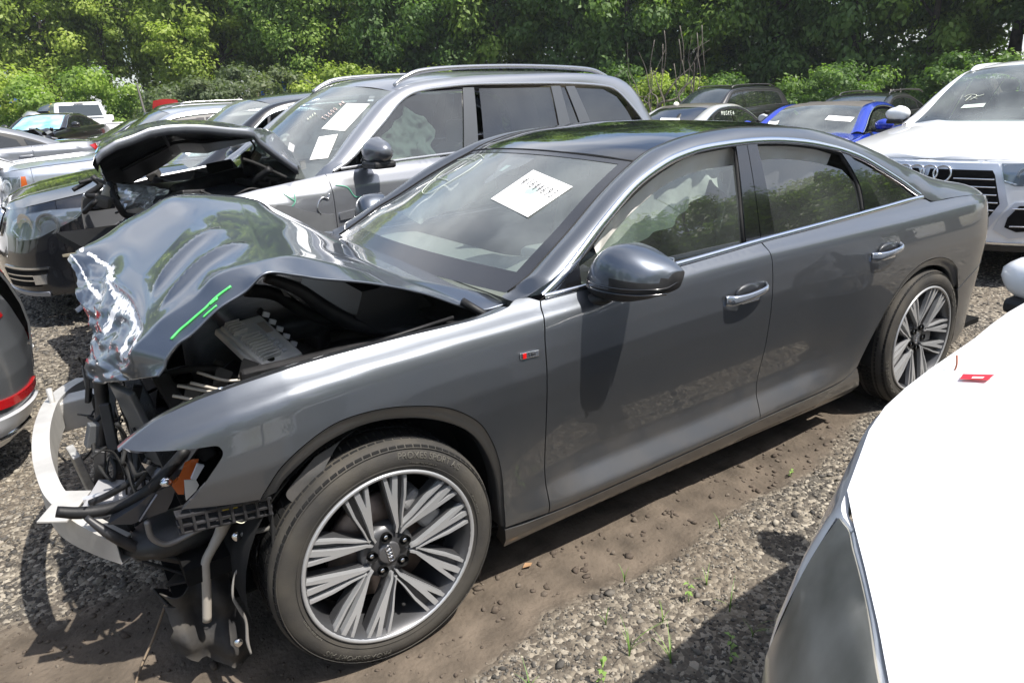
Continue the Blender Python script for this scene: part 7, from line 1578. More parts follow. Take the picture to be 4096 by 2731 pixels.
# ---------------------------------------------------------------- far vehicles and yard things at left
def far_things():
    Lk=link
    # white pickup seen from behind: cab and tailgate
    wp=paint('pick_white',(.78,.79,.81),0,.3)
    t=thing('white_pickup','white pickup truck seen from behind with a red tail lamp, in the far left rows','pickup',(1.35,30.5,gz(1.9,28)-.10),R(-90+4))
    def roundbox(nm,s,c,m,b=.05,par=t,tp=None): return Lk(nm,boxm(nm,s,c,b,3,taper=tp),m,par)
    roundbox('cab',(1.7,1.86,.62),(1.1,0,1.02),wp,.08); roundbox('cab_top',(1.55,1.70,.62),(1.1,0,1.62),wp,.10,tp=(.82,.86))
    rw=Lk('rear_window',mesh('w',[(1.86,-.70,1.36),(1.86,.70,1.36),(1.775,.62,1.83),(1.775,-.62,1.83)],[[0,1,2,3]],False),MATS['bg_windscreen'],t)
    Lk('brake_lamp',boxm('b',(.02,.30,.03),(1.77,0,1.875),.004),DARK,t)
    roundbox('bed',(2.2,1.92,.55),(2.95,0,.90),wp,.05); Lk('bed_void',boxm('b',(1.9,1.6,.02),(2.9,0,1.18),0),DARK,t)
    roundbox('tailgate',(.06,1.55,.50),(4.06,0,.90),wp,.02); Lk('gate_rail',boxm('b',(.10,1.8,.04),(4.04,0,1.19),.01),mk('rail_white',(.82,.82,.84),.3),t)
    for y in (-.88,.88): Lk('tail_lamp',boxm('b',(.05,.15,.36),(4.05,y,.92),.02),REDL,t); Lk('door_mirror',rbox('m',(.12,.26,.22),(.6,y*1.25,1.35)),wp,t)
    Lk('bumper',boxm('b',(.14,1.9,.20),(4.16,0,.56),.03),CHROME,t); Lk('underbody',boxm('b',(4.2,1.7,.06),(2.0,0,.45),0),DARK,t)
    for x in (.2,3.4):
        for y in (-.85,.85): Lk('wheel',tyre_mesh(.38,.24,.24,False),TYRE,t,loc=(x,y,.38))
    # blue box body with yellow lettering
    t=thing('box_trailer','blue box body with yellow lettering along its side at the far left','trailer',(-1.9,41.5,gz(0,41)),R(2))
    bl_=mk('box_blue',(.03,.10,.33),.5); Lk('box_body',boxm('b',(3.0,2.2,1.9),(1.5,1.1,1.30),.03),bl_,t); Lk('roof_edge',boxm('b',(3.06,2.26,.20),(1.5,1.1,2.28),.02),mk('box_cream',(.55,.55,.48),.5),t)
    Lk('side_marker',boxm('b',(.08,.03,.05),(2.75,-.03,2.29),.005),REDL,t)
    for y in (.2,2.0):
        for x in (.7,2.3): Lk('wheel',tyre_mesh(.36,.22,.2,False),TYRE,t,loc=(x,y,.36))
    yel=mk('sign_yellow',(.75,.55,.04),.5)
    for s,x,z,w,h in (('POOL PLASTERING',1.80,1.93,1.75,.20),('& REMODELING',1.92,1.60,1.5,.20),('SERVICE',1.95,1.26,.60,.13)):
        me=text_mesh(s,1.,.02); v=verts(me); lo,hi=v.min(0),v.max(0); U=(v[:,0]-lo[0])/(hi[0]-lo[0])-.5; V=(v[:,1]-lo[1])/(hi[1]-lo[1])-.5; setverts(me,np.stack([x+U*w,-.012-v[:,2]*.2,z+V*h],1)); Lk('sign_lettering',me,yel,t)
    # crushed silver car stacked high with torn yellow trim
    t=thing('crushed_silver_car','crushed silver car with broken windows full of yellow debris, above the blue windscreen','car',(1.0,33.0,gz(1,33)+.35),R(4))
    sil=paint('crush_silver',(.50,.51,.53),.6,.3)
    X=[]; 
    for x in np.linspace(-1.25,1.55,26):
        r_=[]; 
        for k in range(9):
            a=PI*k/8; hh=.36+.05*math.sin(x*7+k); e=min(1,(1.6-abs(x-.15))/.4)
            r_.append((x,-.8*math.cos(a)*(.6+.4*e),.85+hh*math.sin(a)**.6*e+.02*math.sin(x*19+k*2)))
        X.append(r_)
    Lk('body',sheet('b',X,flip=True),sil,t); Lk('body_side',boxm('b',(2.7,1.7,.65),(.15,0,.62),.08,3),sil,t)
    X=[]
    for x in np.linspace(-.75,1.15,20):
        u=(x+.75)/1.9; r_=[]
        for k in range(11):
            a=PI*k/10; r_.append((x,-.66*math.cos(a),1.18+.34*math.sin(PI*u)**.45*math.sin(a)**.35))
        X.append(r_)
    Lk('cabin',sheet('c',X,flip=True),mk('cabin_slate',(.05,.07,.09),.2,.2,1.),t)
    rn=random.Random(6)
    for k in range(22):
        x=rn.uniform(-.35,.55); z=rn.uniform(1.18,1.46)-abs(x-.1)*.15; Lk('foam_scrap',blob('f',(x,-.70+rn.uniform(-.04,.04),z),(rn.uniform(.04,.13),.04,rn.uniform(.02,.05)),k,.3,1),mk('foam_yellow',(.55,.42,.10),.9) if rn.random()<.6 else (mk('foam_brown',(.14,.09,.05),.9) if rn.random()<.5 else WHITEP),t)
    Lk('torn_panel',mesh('p',[(1.05,-.72,1.40),(1.30,-.72,1.47),(1.62,-.70,1.05),(1.50,-.72,.98)],[[0,1,2,3]],False),wp,t)
    for z,m in ((.62,DARK),(.42,mk('pallet_grey',(.3,.3,.3),.6))): Lk('side_strip',boxm('b',(2.75,.03,.10),(.2,-.87,z),.01),m,t)
    # rack it stands on
    t=thing('steel_stand','low dark steel stand carrying the crushed silver car','stand',(1.0,33.0,gz(1,33)),R(4))
    for x in (-1.0,1.3):
        for y in (-.6,.6): Lk('post',boxm('p',(.12,.12,.62),(x,y,.31),.01),DARK,t)
    Lk('deck',boxm('d',(2.8,1.5,.06),(.15,0,.63),.01),DARK,t)
    # raised bonnets of two cars
    for nm,lab,x,y,m,w,h in (('red_car','red car with raised bonnet catching the sun beyond the charcoal SUV',4.35,30,paint('red_b',(.55,.015,.02),.2,.25),1.02,.62),('white_car','white car with raised bonnet just right of the red one',5.55,32,wp,1.05,.45)):
        t=thing(nm,lab,'car',(x,y,gz(x,y)),R(-88))
        # facing the camera: bonnet stands up like a curved shield
        X=[]
        zt={'red_car':2.08-gz(x,y)+.05,'white_car':1.98-gz(x,y)}[nm]
        for k in range(14):
            u=k/13; z=zt-h*1.35*u; r_=[]
            for j in range(15):
                s=2*j/14-1; bulge=.10*(1-s*s)*math.sin(PI*(.2+.6*u)); ww=w/2*(.90+.10*u)*(1-.06*max(0,.25-u)*4)
                r_.append((.9-.30*u+bulge*.8-.0,s*ww,z-.05*s*s*(1-u)))
            X.append(r_)
        Lk('raised_bonnet',sheet('b',X),m,t)
        Lk('body',boxm('b',(3.6,1.7,.55),(-1.2,0,.62),.12,3),m,t); Lk('cabin',boxm('c',(1.9,1.45,.5),(-1.4,0,1.12),.15,3,taper=(.75,.8)),MATS['bg_windscreen'],t)
        for xx in (.1,-2.5):
            for yy in (-.75,.75): Lk('wheel',tyre_mesh(.33,.21,.2,False),TYRE,t,loc=(xx,yy,.33))
    o=Lk('grey_plank',boxm('p',(.06,.12,1.9),(3.85,31,gz(4,31)+1.45),.01,rot=(0,-.08,0)),mk('plank_grey',(.16,.16,.15),.8)); tag(o,'weathered grey plank standing upright left of the red bonnet','plank')
    # forklift mast and blue rack posts
    t=thing('forklift','dark forklift mast with pale cage roof rising above the charcoal SUV roof','forklift',(9.4,36,gz(9.4,36)),0)
    dk=mk('mast_dark',(.05,.045,.04),.6); ta=mk('mast_tan',(.22,.17,.12),.7)
    for x,w,m in ((.18,.10,dk),(.36,.07,ta),(.50,.05,dk),(.78,.16,dk)): Lk('mast_rail',boxm('m',(w,.12,2.45),(x,0,1.25),.01),m,t)
    Lk('mast_rail',boxm('m',(.22,.14,2.5),(1.0,0,1.25),.01),mk('mast_grey',(.22,.22,.21),.6),t); Lk('mast_plate',boxm('m',(.14,.02,.28),(1.04,-.09,1.95),.005),mk('plate_white',(.8,.8,.78),.5),t)
    Lk('mast_head',boxm('m',(1.15,.16,.10),(.60,0,2.55),.01),mk('mast_grey',(.22,.22,.21)),t)
    Lk('cage_roof',boxm('c',(1.9,1.2,.10),(-1.0,.4,2.18),.02,rot=(0,-.05,0)),mk('cage_pale',(.45,.45,.42),.6),t)
    for x in (-1.85,-.80,-.1): Lk('cage_post',tube('p',[(x,-.1,.6),(x,-.1,2.15)],.04,6,0),mk('cage_pale',(.45,.45,.42)),t)
    Lk('chassis',boxm('c',(2.3,1.1,.8),(-.6,.3,.55),.08,3),mk('fork_yellow',(.30,.20,.03),.6),t)
    for x in (-1.4,.3): Lk('wheel',tyre_mesh(.30,.18,.2,False),TYRE,t,loc=(x,-.25,.3))
    bl2=mk('post_blue',(.03,.14,.50),.5)
    t=thing('steel_rack','blue steel rack posts with slanting brace beside the forklift mast','rack',(8.5,37.2,gz(8.5,37)),0)
    for x,z in ((.10,2.75),(1.85,2.75),(3.0,2.8)): Lk('post',boxm('p',(.13,.10,z),(x,0,z/2),.01,rot=(0,.0,0)),bl2,t)
    Lk('brace',tube('b',[(.15,.05,2.7),(1.6,.05,1.2)],.035,6,0),bl2,t); Lk('beam',boxm('b',(3.0,.08,.10),(1.5,.1,.9),.01),bl2,t)
    t=thing('teal_car','small car roof glinting just right of the blue rack','car',(12.6,36.0,gz(12.6,36)-.05),R(3)); Lk('body',boxm('b',(3.8,1.7,.6),(0,0,.65),.15,3),mk('teal_paint',(.03,.12,.11),.3,.3,1.),t); Lk('roof',boxm('r',(2.2,1.4,.6),(0,0,1.22),.22,4,taper=(.7,.8)),BLACKG,t)
    for xx in (-1.2,1.2):
        for yy in (-.75,.75): Lk('wheel',tyre_mesh(.33,.21,.2,False),TYRE,t,loc=(xx,yy,.33))
far_things()
# sticker and papers on the charcoal SUV
P=[(2.42,20.9,1.52)]
# ---------------------------------------------------------------- ground, gravel, weeds
def mudmask(x,y):
    e=np.interp(x,[-3,-.7,-.1,.11,.43,.67,1.02,1.38,1.89,2.2,3.2],[.35,.30,-.2,-.22,-.15,-.12,-.14,-.09,-.06,0.,.3])
    n=fbm(np.stack([x,y],1),2.2,3,4)-.5; n2=fbm(np.stack([x,y],1),9.,6,3)-.5
    a=sm(-.05,.04,y-e+n*.16+n2*.06)*(1-sm(.30,.60,y+n*.3))*(1-sm(2.6,3.3,x))
    b=(1-sm(-.30,.05,x+n*.3))*(1-sm(.70,.95,y+n*.5+n2*.2))*.97     # muddy patch in front of the nose
    return np.clip(np.maximum(a,b),0,1)
def build_ground():
    def axis(lo,a,b,hi,fine,n):
        m=np.arange(a,b,fine); k=np.linspace(0,1,n)[1:]
        return np.concatenate([(a-(a-lo)*k**2.2)[::-1],m,b+(hi-b)*k**2.2])
    xs=axis(-160,-1.9,4.6,220,.02,46); ys=axis(-160,-1.3,2.4,220,.022,46)
    X,Y=np.meshgrid(xs,ys,indexing='ij'); P=np.stack([X.ravel(),Y.ravel()],1); x,y=P[:,0],P[:,1]
    m=mudmask(x,y); d=np.hypot(x-.8,y)
    near=1-sm(4,9,d)
    z=GZ(x,y)+(fbm(P,1.1,1,3)-.5)*.05*np.where(d<12,1,1)
    z+=near*(1-m)*(fbm(P,34,2,3)-.5)*.016
    z+=near*m*((fbm(np.stack([x*3.2,y*13],1),1.,4,4)-.5)*.020+(fbm(P,22,8,3)-.5)*.010)
    z-=near*.014*np.exp(-((y+.12)/.14)**2)*sm(-.1,.4,x)*m
    z-=.002
    # keep tyre contact level
    for cx in (0,2.924): z=z*(1-np.exp(-(((x-cx)/.35)**2+((y-.12)/.3)**2)))
    nx,ny=len(xs),len(ys); I=np.arange(nx*ny).reshape(nx,ny); T=np.stack([I[:-1,:-1].ravel(),I[1:,:-1].ravel(),I[1:,1:].ravel(),I[:-1,1:].ravel()],1)
    me=fastmesh('ground',np.stack([x,y,z],1),T,True)
    at=me.attributes.new('mud','FLOAT','POINT'); at.data.foreach_set('value',m.astype(np.float32))
    mt=bpy.data.materials.new('gravel_ground'); mt.use_nodes=True; n=mt.node_tree.nodes; l=mt.node_tree.links; b=n['Principled BSDF']; b.inputs['Roughness'].default_value=.9; b.inputs['Specular IOR Level'].default_value=.3
    tc=n.new('ShaderNodeTexCoord')
    def vor(s,f='F1'):
        v=n.new('ShaderNodeTexVoronoi'); v.feature=f; v.inputs['Scale'].default_value=s; l.new(tc.outputs['Object'],v.inputs['Vector']); return v
    def noise(s,d=6):
        v=n.new('ShaderNodeTexNoise'); v.inputs['Scale'].default_value=s; v.inputs['Detail'].default_value=d; l.new(tc.outputs['Object'],v.inputs['Vector']); return v
    v1=vor(55); v2=vor(24)
    sp=n.new('ShaderNodeSeparateColor'); l.new(v1.outputs['Color'],sp.inputs[0]); cr=n.new('ShaderNodeValToRGB'); e=cr.color_ramp; e.elements[0].color=(.048,.043,.037,1); e.elements[1].color=(.225,.198,.155,1); e.elements[1].position=.75
    q=e.elements.new(.45); q.color=(.10,.090,.075,1); q=e.elements.new(.97); q.color=(.36,.325,.265,1); l.new(sp.outputs[0],cr.inputs[0])
    n1=noise(1.3,8); c2=n.new('ShaderNodeValToRGB'); c2.color_ramp.elements[0].position=.38; c2.color_ramp.elements[1].position=.66; l.new(n1.outputs[0],c2.inputs[0])
    mx=n.new('ShaderNodeMix'); mx.data_type='RGBA'; l.new(c2.outputs[0],mx.inputs['Factor']); l.new(cr.outputs[0],mx.inputs['A']); mx.inputs['B'].default_value=(.15,.122,.09,1)
    fm=n.new('ShaderNodeMath'); fm.operation='MULTIPLY'; fm.inputs[1].default_value=.55; l.new(c2.outputs[0],fm.inputs[0]); l.new(fm.outputs[0],mx.inputs['Factor'])
    n2=noise(7,8); cm=n.new('ShaderNodeValToRGB'); cm.color_ramp.elements[0].color=(.056,.045,.034,1); cm.color_ramp.elements[1].color=(.135,.108,.082,1); cm.color_ramp.elements[0].position=.3; cm.color_ramp.elements[1].position=.7; l.new(n2.outputs[0],cm.inputs[0])
    an=n.new('ShaderNodeAttribute'); an.attribute_name='mud'
    m2=n.new('ShaderNodeMix'); m2.data_type='RGBA'; l.new(an.outputs['Fac'],m2.inputs['Factor']); l.new(mx.outputs['Result'],m2.inputs['A']); l.new(cm.outputs[0],m2.inputs['B']); l.new(m2.outputs['Result'],b.inputs['Base Color'])
    bp=n.new('ShaderNodeBump'); bp.inputs['Distance'].default_value=.012; l.new(v1.outputs['Distance'],bp.inputs['Height'])
    iv=n.new('ShaderNodeMath'); iv.operation='MULTIPLY_ADD'; iv.inputs[1].default_value=-.75; iv.inputs[2].default_value=.9; l.new(an.outputs['Fac'],iv.inputs[0]); l.new(iv.outputs[0],bp.inputs['Strength']); bp.invert=True
    b2=n.new('ShaderNodeBump'); b2.inputs['Distance'].default_value=.01; b2.inputs['Strength'].default_value=.6; n3=noise(60,6); l.new(n3.outputs[0],b2.inputs['Height']); l.new(bp.outputs[0],b2.inputs['Normal']); l.new(b2.outputs[0],b.inputs['Normal'])
    me.materials.append(mt); o=bpy.data.objects.new('ground',me); COL.objects.link(o); o['kind']='structure'
    # height lookup
    from bisect import bisect
    Z=z.reshape(nx,ny)
    def hz(px,py):
        i=np.clip(np.searchsorted(xs,px)-1,0,nx-2); j=np.clip(np.searchsorted(ys,py)-1,0,ny-2); a=(px-xs[i])/(xs[i+1]-xs[i]); c=(py-ys[j])/(ys[j+1]-ys[j])
        return Z[i,j]*(1-a)*(1-c)+Z[i+1,j]*a*(1-c)+Z[i,j+1]*(1-a)*c+Z[i+1,j+1]*a*c
    # loose stones
    bm=bmesh.new(); bmesh.ops.create_icosphere(bm,subdivisions=1,radius=1); bv=np.array([v.co[:] for v in bm.verts]); bf=np.array([[v.index for v in f.verts] for f in bm.faces]); bm.free()
    def scatter(n,xr,yr,smin,smax,pw,keep,seed):
        g=np.random.default_rng(seed); x=g.uniform(*xr,n); y=g.uniform(*yr,n); m=mudmask(x,y); k=g.random(n)<keep(m,x,y); x,y,m=x[k],y[k],m[k]; nn=len(x)
        s=smin+(smax-smin)*g.random(nn)**pw
        A=g.random(nn)*2*PI; sc=np.stack([s*g.uniform(.7,1.35,nn),s*g.uniform(.6,1.1,nn),s*g.uniform(.35,.8,nn)],1)
        V=bv[None]*(1+g.uniform(-.42,.38,(nn,len(bv),1)))*sc[:,None]
        ax=g.uniform(-.5,.5,nn); c,s_=np.cos(ax),np.sin(ax); y1=V[:,:,1]*c[:,None]-V[:,:,2]*s_[:,None]; z1=V[:,:,1]*s_[:,None]+V[:,:,2]*c[:,None]
        c,s_=np.cos(A)[:,None],np.sin(A)[:,None]; X_=V[:,:,0]*c-y1*s_; Y_=V[:,:,0]*s_+y1*c
        V=np.stack([X_+x[:,None],Y_+y[:,None],z1+(hz(x,y)+sc[:,2]*.25)[:,None]],-1)
        F_=(bf[None]+(np.arange(nn)*len(bv))[:,None,None]).reshape(-1,3)
        return V.reshape(-1,3),F_,np.repeat(g.random(nn),len(bf)),np.repeat(m,len(bf))
    def stones(name,parts,mat):
        o=0; Vs=[];Fs=[];Cs=[];Ms=[]
        for V,F_,c,m in parts: Vs.append(V); Fs.append(F_+o); Cs.append(c); Ms.append(m); o+=len(V)
        me=fastmesh(name,np.vstack(Vs),np.vstack(Fs)); at=me.attributes.new('tone','FLOAT','FACE'); at.data.foreach_set('value',np.concatenate(Cs).astype(np.float32)); at=me.attributes.new('mud','FLOAT','FACE'); at.data.foreach_set('value',np.concatenate(Ms).astype(np.float32))
        me.materials.append(mat); ob=bpy.data.objects.new(name,me); COL.objects.link(ob); ob['kind']='stuff'; return ob
    sm_=bpy.data.materials.new('stone'); sm_.use_nodes=True; n=sm_.node_tree.nodes; l=sm_.node_tree.links; b=n['Principled BSDF']; b.inputs['Roughness'].default_value=.9; b.inputs['Specular IOR Level'].default_value=.25
    an=n.new('ShaderNodeAttribute'); an.attribute_name='tone'; cr=n.new('ShaderNodeValToRGB'); e=cr.color_ramp; e.elements[0].color=(.045,.043,.04,1); e.elements[1].color=(.36,.325,.265,1); q=e.elements.new(.4); q.color=(.10,.093,.083,1); q=e.elements.new(.75); q.color=(.19,.172,.145,1); l.new(an.outputs['Fac'],cr.inputs[0])
    a2=n.new('ShaderNodeAttribute'); a2.attribute_name='mud'; k=n.new('ShaderNodeMath'); k.operation='MULTIPLY'; k.inputs[1].default_value=.8; l.new(a2.outputs['Fac'],k.inputs[0]); mx=n.new('ShaderNodeMix'); mx.data_type='RGBA'; l.new(k.outputs[0],mx.inputs['Factor']); l.new(cr.outputs[0],mx.inputs['A']); mx.inputs['B'].default_value=(.085,.064,.048,1)
    tc=n.new('ShaderNodeTexCoord'); t=n.new('ShaderNodeTexNoise'); t.inputs['Scale'].default_value=90; t.inputs['Detail'].default_value=4; l.new(tc.outputs['Object'],t.inputs[0]); mr=n.new('ShaderNodeMapRange'); mr.inputs['To Min'].default_value=.6; mr.inputs['To Max'].default_value=1.35; l.new(t.outputs[0],mr.inputs['Value'])
    mu=n.new('ShaderNodeVectorMath'); mu.operation='SCALE'; l.new(mx.outputs['Result'],mu.inputs[0]); l.new(mr.outputs[0],mu.inputs['Scale']); l.new(mu.outputs[0],b.inputs['Base Color'])
    keep=lambda m,x,y: 1-.985*m
    parts=[scatter(46000,(-.2,4.5),(-1.15,.6),.0022,.0075,2.8,keep,1),
           scatter(1500,(-.2,4.5),(-1.15,.6),.008,.018,4.0,keep,5),
           scatter(24000,(-1.6,.3),(-.4,2.6),.0026,.010,2.6,lambda m,x,y:(1-.9*m)*.9,2),
           scatter(900,(-1.6,-.2),(.2,2.6),.009,.022,3.5,lambda m,x,y:(1-.8*m)*.9,6),
           scatter(11000,(3.2,8.5),(-1.5,2.5),.005,.016,2.8,lambda m,x,y:m*0+1,3),
           scatter(10000,(-2.,.3),(2.2,6.5),.006,.020,2.8,lambda m,x,y:m*0+1,4)]
    stones('gravel',parts,sm_)
    # crusted lumps along the rut edge
    g=np.random.default_rng(12); 
    P_=[scatter(160,(.3,2.4),(-.05,.16),.006,.017,2.,lambda m,x,y:m*0+1,21)]
    so_=stones('mud_lumps',P_,sm_)
    # weeds
    blades=mk('weed_green',(.10,.20,.035),.6); blades2=mk('weed_light',(.17,.27,.06),.6)
    spots=[(1.26,-.14,.07,4),(.86,-.35,.08,5),(.93,-.46,.09,5),(.77,-.14,.05,4),(.54,-.41,.13,10),(.75,-.61,.11,7),(.89,-.58,.10,7),(.57,-.27,.06,5),(.72,-.37,.06,5),(1.83,-.05,.035,3),(.23,-.33,.07,6),(.97,-.33,.06,5),(.40,-.45,.10,7),(.62,-.50,.09,7)]
    WL=['small grass tuft at the mud edge below the rear door','leafy green sprig on the gravel at the bonnet shadow tip','grass tuft on the gravel just inside the bonnet shadow','tiny grass tuft at the mud edge below the front door','densest grass tuft, in the gravel at the bottom edge','leafy green sprig deep in the bonnet shadow','grass tuft in the shadow right beside the smoky headlamp','short grass tuft between the mud and the densest tuft','short grass tuft left of the bonnet shadow edge','leafy seedling at the mud edge far along the sill','lone grass tuft lowest in the picture near the mud','grass tuft under the mirror shadow of the corner SUV','leafy green sprig at the bottom edge of the picture','arching grass tuft on the shadow line of the corner SUV']
    for i,(x,y,h,nb) in enumerate(spots):
        t=thing('weed',WL[i],'weed',(x,y,float(hz(np.array([x]),np.array([y]))[0])-.002),0,'weeds in the gravel')
        rr=random.Random(i)
        if i in (1,5,9,12): # broad-leaved sprig
            link('stem',tube('s',[(0,0,0),(.004,.003,h*.5),(.0,.008,h)],.0012,5),blades,t)
            for k in range(nb+3):
                a=rr.uniform(0,6.28); r_=rr.uniform(.012,.028); z=h*(.3+.7*k/(nb+3)); c,s=math.cos(a),math.sin(a)
                link('leaf',mesh('leaf',[(0,0,z),(c*r_*.5-s*.006,s*r_*.5+c*.006,z+.008),(c*r_,s*r_,z+.002),(c*r_*.5+s*.006,s*r_*.5-c*.006,z+.008)],[[0,1,2,3]],True),blades2,t)
        else:
            for k in range(nb):
                a=rr.uniform(0,6.28); L_=h*rr.uniform(.6,1.4); bend=rr.uniform(.2,.9); V=[];c,s=math.cos(a),math.sin(a)
                for j in range(7):
                    u=j/6; w=.0022*(1-u)+.0002; r_=L_*bend*u*u; z=L_*u*(1-.35*bend*u); V+=[(c*r_-s*w,s*r_+c*w,z),(c*r_+s*w,s*r_-c*w,z)]
                link('blade',mesh('blade',V,[[2*j,2*j+1,2*j+3,2*j+2] for j in range(6)]),blades if k%2 else blades2,t)
    lf=mesh('l',[(0,0,0),(.02,.012,.006),(.045,.002,.002),(.025,-.016,.008),(.02,.0,.003)],[[0,3,4],[3,2,4],[2,1,4],[1,0,4]],True); o=link('dry_leaf',lf,mk('dead_leaf',(.32,.19,.10),.8),None,loc=(.52,.12,.004)); tag(o,'curled brown dead leaf lying on the mud beside the sill shadow','leaf')
    for (x,y,a_) in ((.36,.17,.3),): 
        o=link('twig',tube('t',[(x,y,.0),(x+.01,y-.01,.05),(x+.004,y,.10)],.006,6),mk('twig_dark',(.06,.05,.04),.9)); tag(o,'dark stub of plastic standing in the mud just behind the front tyre','stub')
    return hz
HZ=build_ground()
# ---------------------------------------------------------------- trees
def leafmat(name,c1,c2,c3):
    m=bpy.data.materials.new(name); m.use_nodes=True; n=m.node_tree.nodes; l=m.node_tree.links; b=n['Principled BSDF']; b.inputs['Roughness'].default_value=.5; b.inputs['Specular IOR Level'].default_value=.35
    a=n.new('ShaderNodeAttribute'); a.attribute_name='tone'; r=n.new('ShaderNodeValToRGB'); r.color_ramp.elements[0].color=c1+(1,); r.color_ramp.elements[1].color=c3+(1,); q=r.color_ramp.elements.new(.55); q.color=c2+(1,); l.new(a.outputs['Fac'],r.inputs[0]); l.new(r.outputs[0],b.inputs['Base Color'])
    t=n.new('ShaderNodeBsdfTranslucent'); sc=n.new('ShaderNodeVectorMath'); sc.operation='MULTIPLY'; sc.inputs[1].default_value=(1.3,1.5,.6); l.new(r.outputs[0],sc.inputs[0]); l.new(sc.outputs[0],t.inputs[0]); mx=n.new('ShaderNodeMixShader'); mx.inputs[0].default_value=.45; l.new(b.outputs[0],mx.inputs[1]); l.new(t.outputs[0],mx.inputs[2]); l.new(mx.outputs[0],n['Material Output'].inputs[0]); return m
LF_Y=leafmat('leaf_sunlit_yellow_green',(.14,.20,.035),(.27,.35,.065),(.42,.48,.12))  # yellow green with the sun on the left-hand trees put into the tone
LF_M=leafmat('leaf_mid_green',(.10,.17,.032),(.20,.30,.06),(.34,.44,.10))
LF_D=leafmat('leaf_shaded_deep_green',(.050,.10,.028),(.11,.19,.05),(.21,.31,.085))  # deep green with the shade of the right-hand trees put in
LF_P=leafmat('leaf_pale',(.07,.095,.045),(.11,.145,.07),(.17,.20,.10))
BARK=mk('bark',(.055,.045,.035),.9,noise=.4,nscale=8,bump=.5,bscale=20); BARKD=mk('bark_pale',(.13,.115,.095),.9,noise=.3,nscale=8)
def crown_mesh(name,seed,Rx,Rz,zc,ncl,nl,cr,leaf,shape='tree',droop=0.):
    g=np.random.default_rng(seed); cs=[]
    while len(cs)<ncl:
        p_=g.uniform(-1,1,3); r_=np.linalg.norm(p_)
        if r_>1 or (r_<.45 and g.random()<.7): continue
        if shape=='tree':
            w=1-.25*max(0,p_[2])
            cs.append((p_[0]*Rx*w,p_[1]*Rx*w,zc+p_[2]*Rz))
        else: cs.append((p_[0]*Rx,p_[1]*Rx,zc+p_[2]*Rz))
    cs=np.array(cs); cs[:,2]=np.maximum(cs[:,2],.25)
    rad=cr*g.uniform(.55,1.3,ncl); k=np.repeat(np.arange(ncl),nl); N_=len(k)
    d=g.normal(size=(N_,3)); d/=np.linalg.norm(d,axis=1)[:,None]; d[:,2]=d[:,2]*.75+.12
    rr=rad[k]*g.random(N_)**.4*(1+.35*g.normal(size=N_)*.5)
    P=cs[k]+d*rr[:,None]*np.array([1,1,.75]); P[:,2]-=droop*np.abs(g.normal(size=N_))
    P[:,2]=np.maximum(P[:,2],.05)
    nrm=d*1.0+g.normal(size=(N_,3))*.42+np.array([0,0,.45]); nrm/=np.linalg.norm(nrm,axis=1)[:,None]
    t=np.cross(nrm,g.normal(size=(N_,3))); t/=np.linalg.norm(t,axis=1)[:,None]; b=np.cross(nrm,t); s=leaf*g.uniform(.5,1.35,N_)
    a=P-t*s[:,None]*.62; c=P+t*s[:,None]*.62; l_=P-b*s[:,None]*.34+nrm*s[:,None]*.12; r2=P+b*s[:,None]*.34+nrm*s[:,None]*.12
    V=np.stack([a,l_,c,r2],1).reshape(-1,3); T=np.arange(N_*4).reshape(N_,4)
    me=fastmesh(name,V,T); ct=g.random(ncl); tone=np.clip(.55*ct[k]+.45*g.random(N_),0,1); at=me.attributes.new('tone','FLOAT','FACE'); at.data.foreach_set('value',tone.astype(np.float32)); return me
def trunk_mesh(seed,h,r0,nb,spread,twist=.3,low=.35):
    rr=random.Random(seed); ms=[]; pts=[(0,0,-.2)]; 
    for i in range(1,7): pts.append((pts[-1][0]+rr.uniform(-.2,.2)*twist*h/6,pts[-1][1]+rr.uniform(-.2,.2)*twist*h/6,h*i/6))
    ms.append(tube('t',pts,[r0,r0*.8,r0*.65,r0*.5,r0*.35,r0*.2,r0*.1],8,3))
    P=cr_path(pts,4)
    for b in range(nb):
        i=int(len(P)*(low+(1-low)*b/nb*.9)); p0=P[min(i,len(P)-1)]; a=rr.uniform(0,6.28); L_=spread*rr.uniform(.6,1.1); q=[tuple(p0)]
        for k in range(1,5): q.append((p0[0]+math.cos(a+.3*k*rr.uniform(-1,1))*L_*k/4,p0[1]+math.sin(a)*L_*k/4,p0[2]+L_*(.25*k-.02*k*k)*rr.uniform(.5,1.1)))
        ms.append(tube('b',q,[r0*.35,r0*.25,r0*.15,r0*.08,r0*.04],5,2))
        for t in range(2):
            p1=q[2+t]; a2=a+rr.uniform(-1.2,1.2); ms.append(tube('c',[p1,(p1[0]+math.cos(a2)*L_*.3,p1[1]+math.sin(a2)*L_*.3,p1[2]+L_*.2),(p1[0]+math.cos(a2)*L_*.5,p1[1]+math.sin(a2)*L_*.5,p1[2]+L_*.25)],[r0*.12,r0*.07,r0*.03],4,2))
    return join('trunk',ms)
CR=[crown_mesh('crown_a',1,3.4,3.6,5.4,70,330,1.0,.17),crown_mesh('crown_b',2,3.0,4.2,5.2,70,330,.95,.16),crown_mesh('crown_c',3,3.9,3.2,4.6,80,300,.95,.17),crown_mesh('crown_d',4,2.6,4.6,5.6,60,330,.9,.18)]
VINE=crown_mesh('vine_crown',7,1.55,3.9,4.3,46,420,.62,.15,'col',droop=.35)
BUSH=crown_mesh('bush_crown',8,2.3,1.35,1.3,46,330,.62,.13,'col')
BUSH2=crown_mesh('bush_crown2',9,1.7,1.0,1.0,40,300,.5,.11,'col')
TR=[trunk_mesh(s,h,r_,nb,sp) for s,h,r_,nb,sp in ((1,8.,.22,8,2.6),(2,8.5,.18,8,2.4),(3,7.,.26,9,3.),(4,8.6,.2,8,2.))]
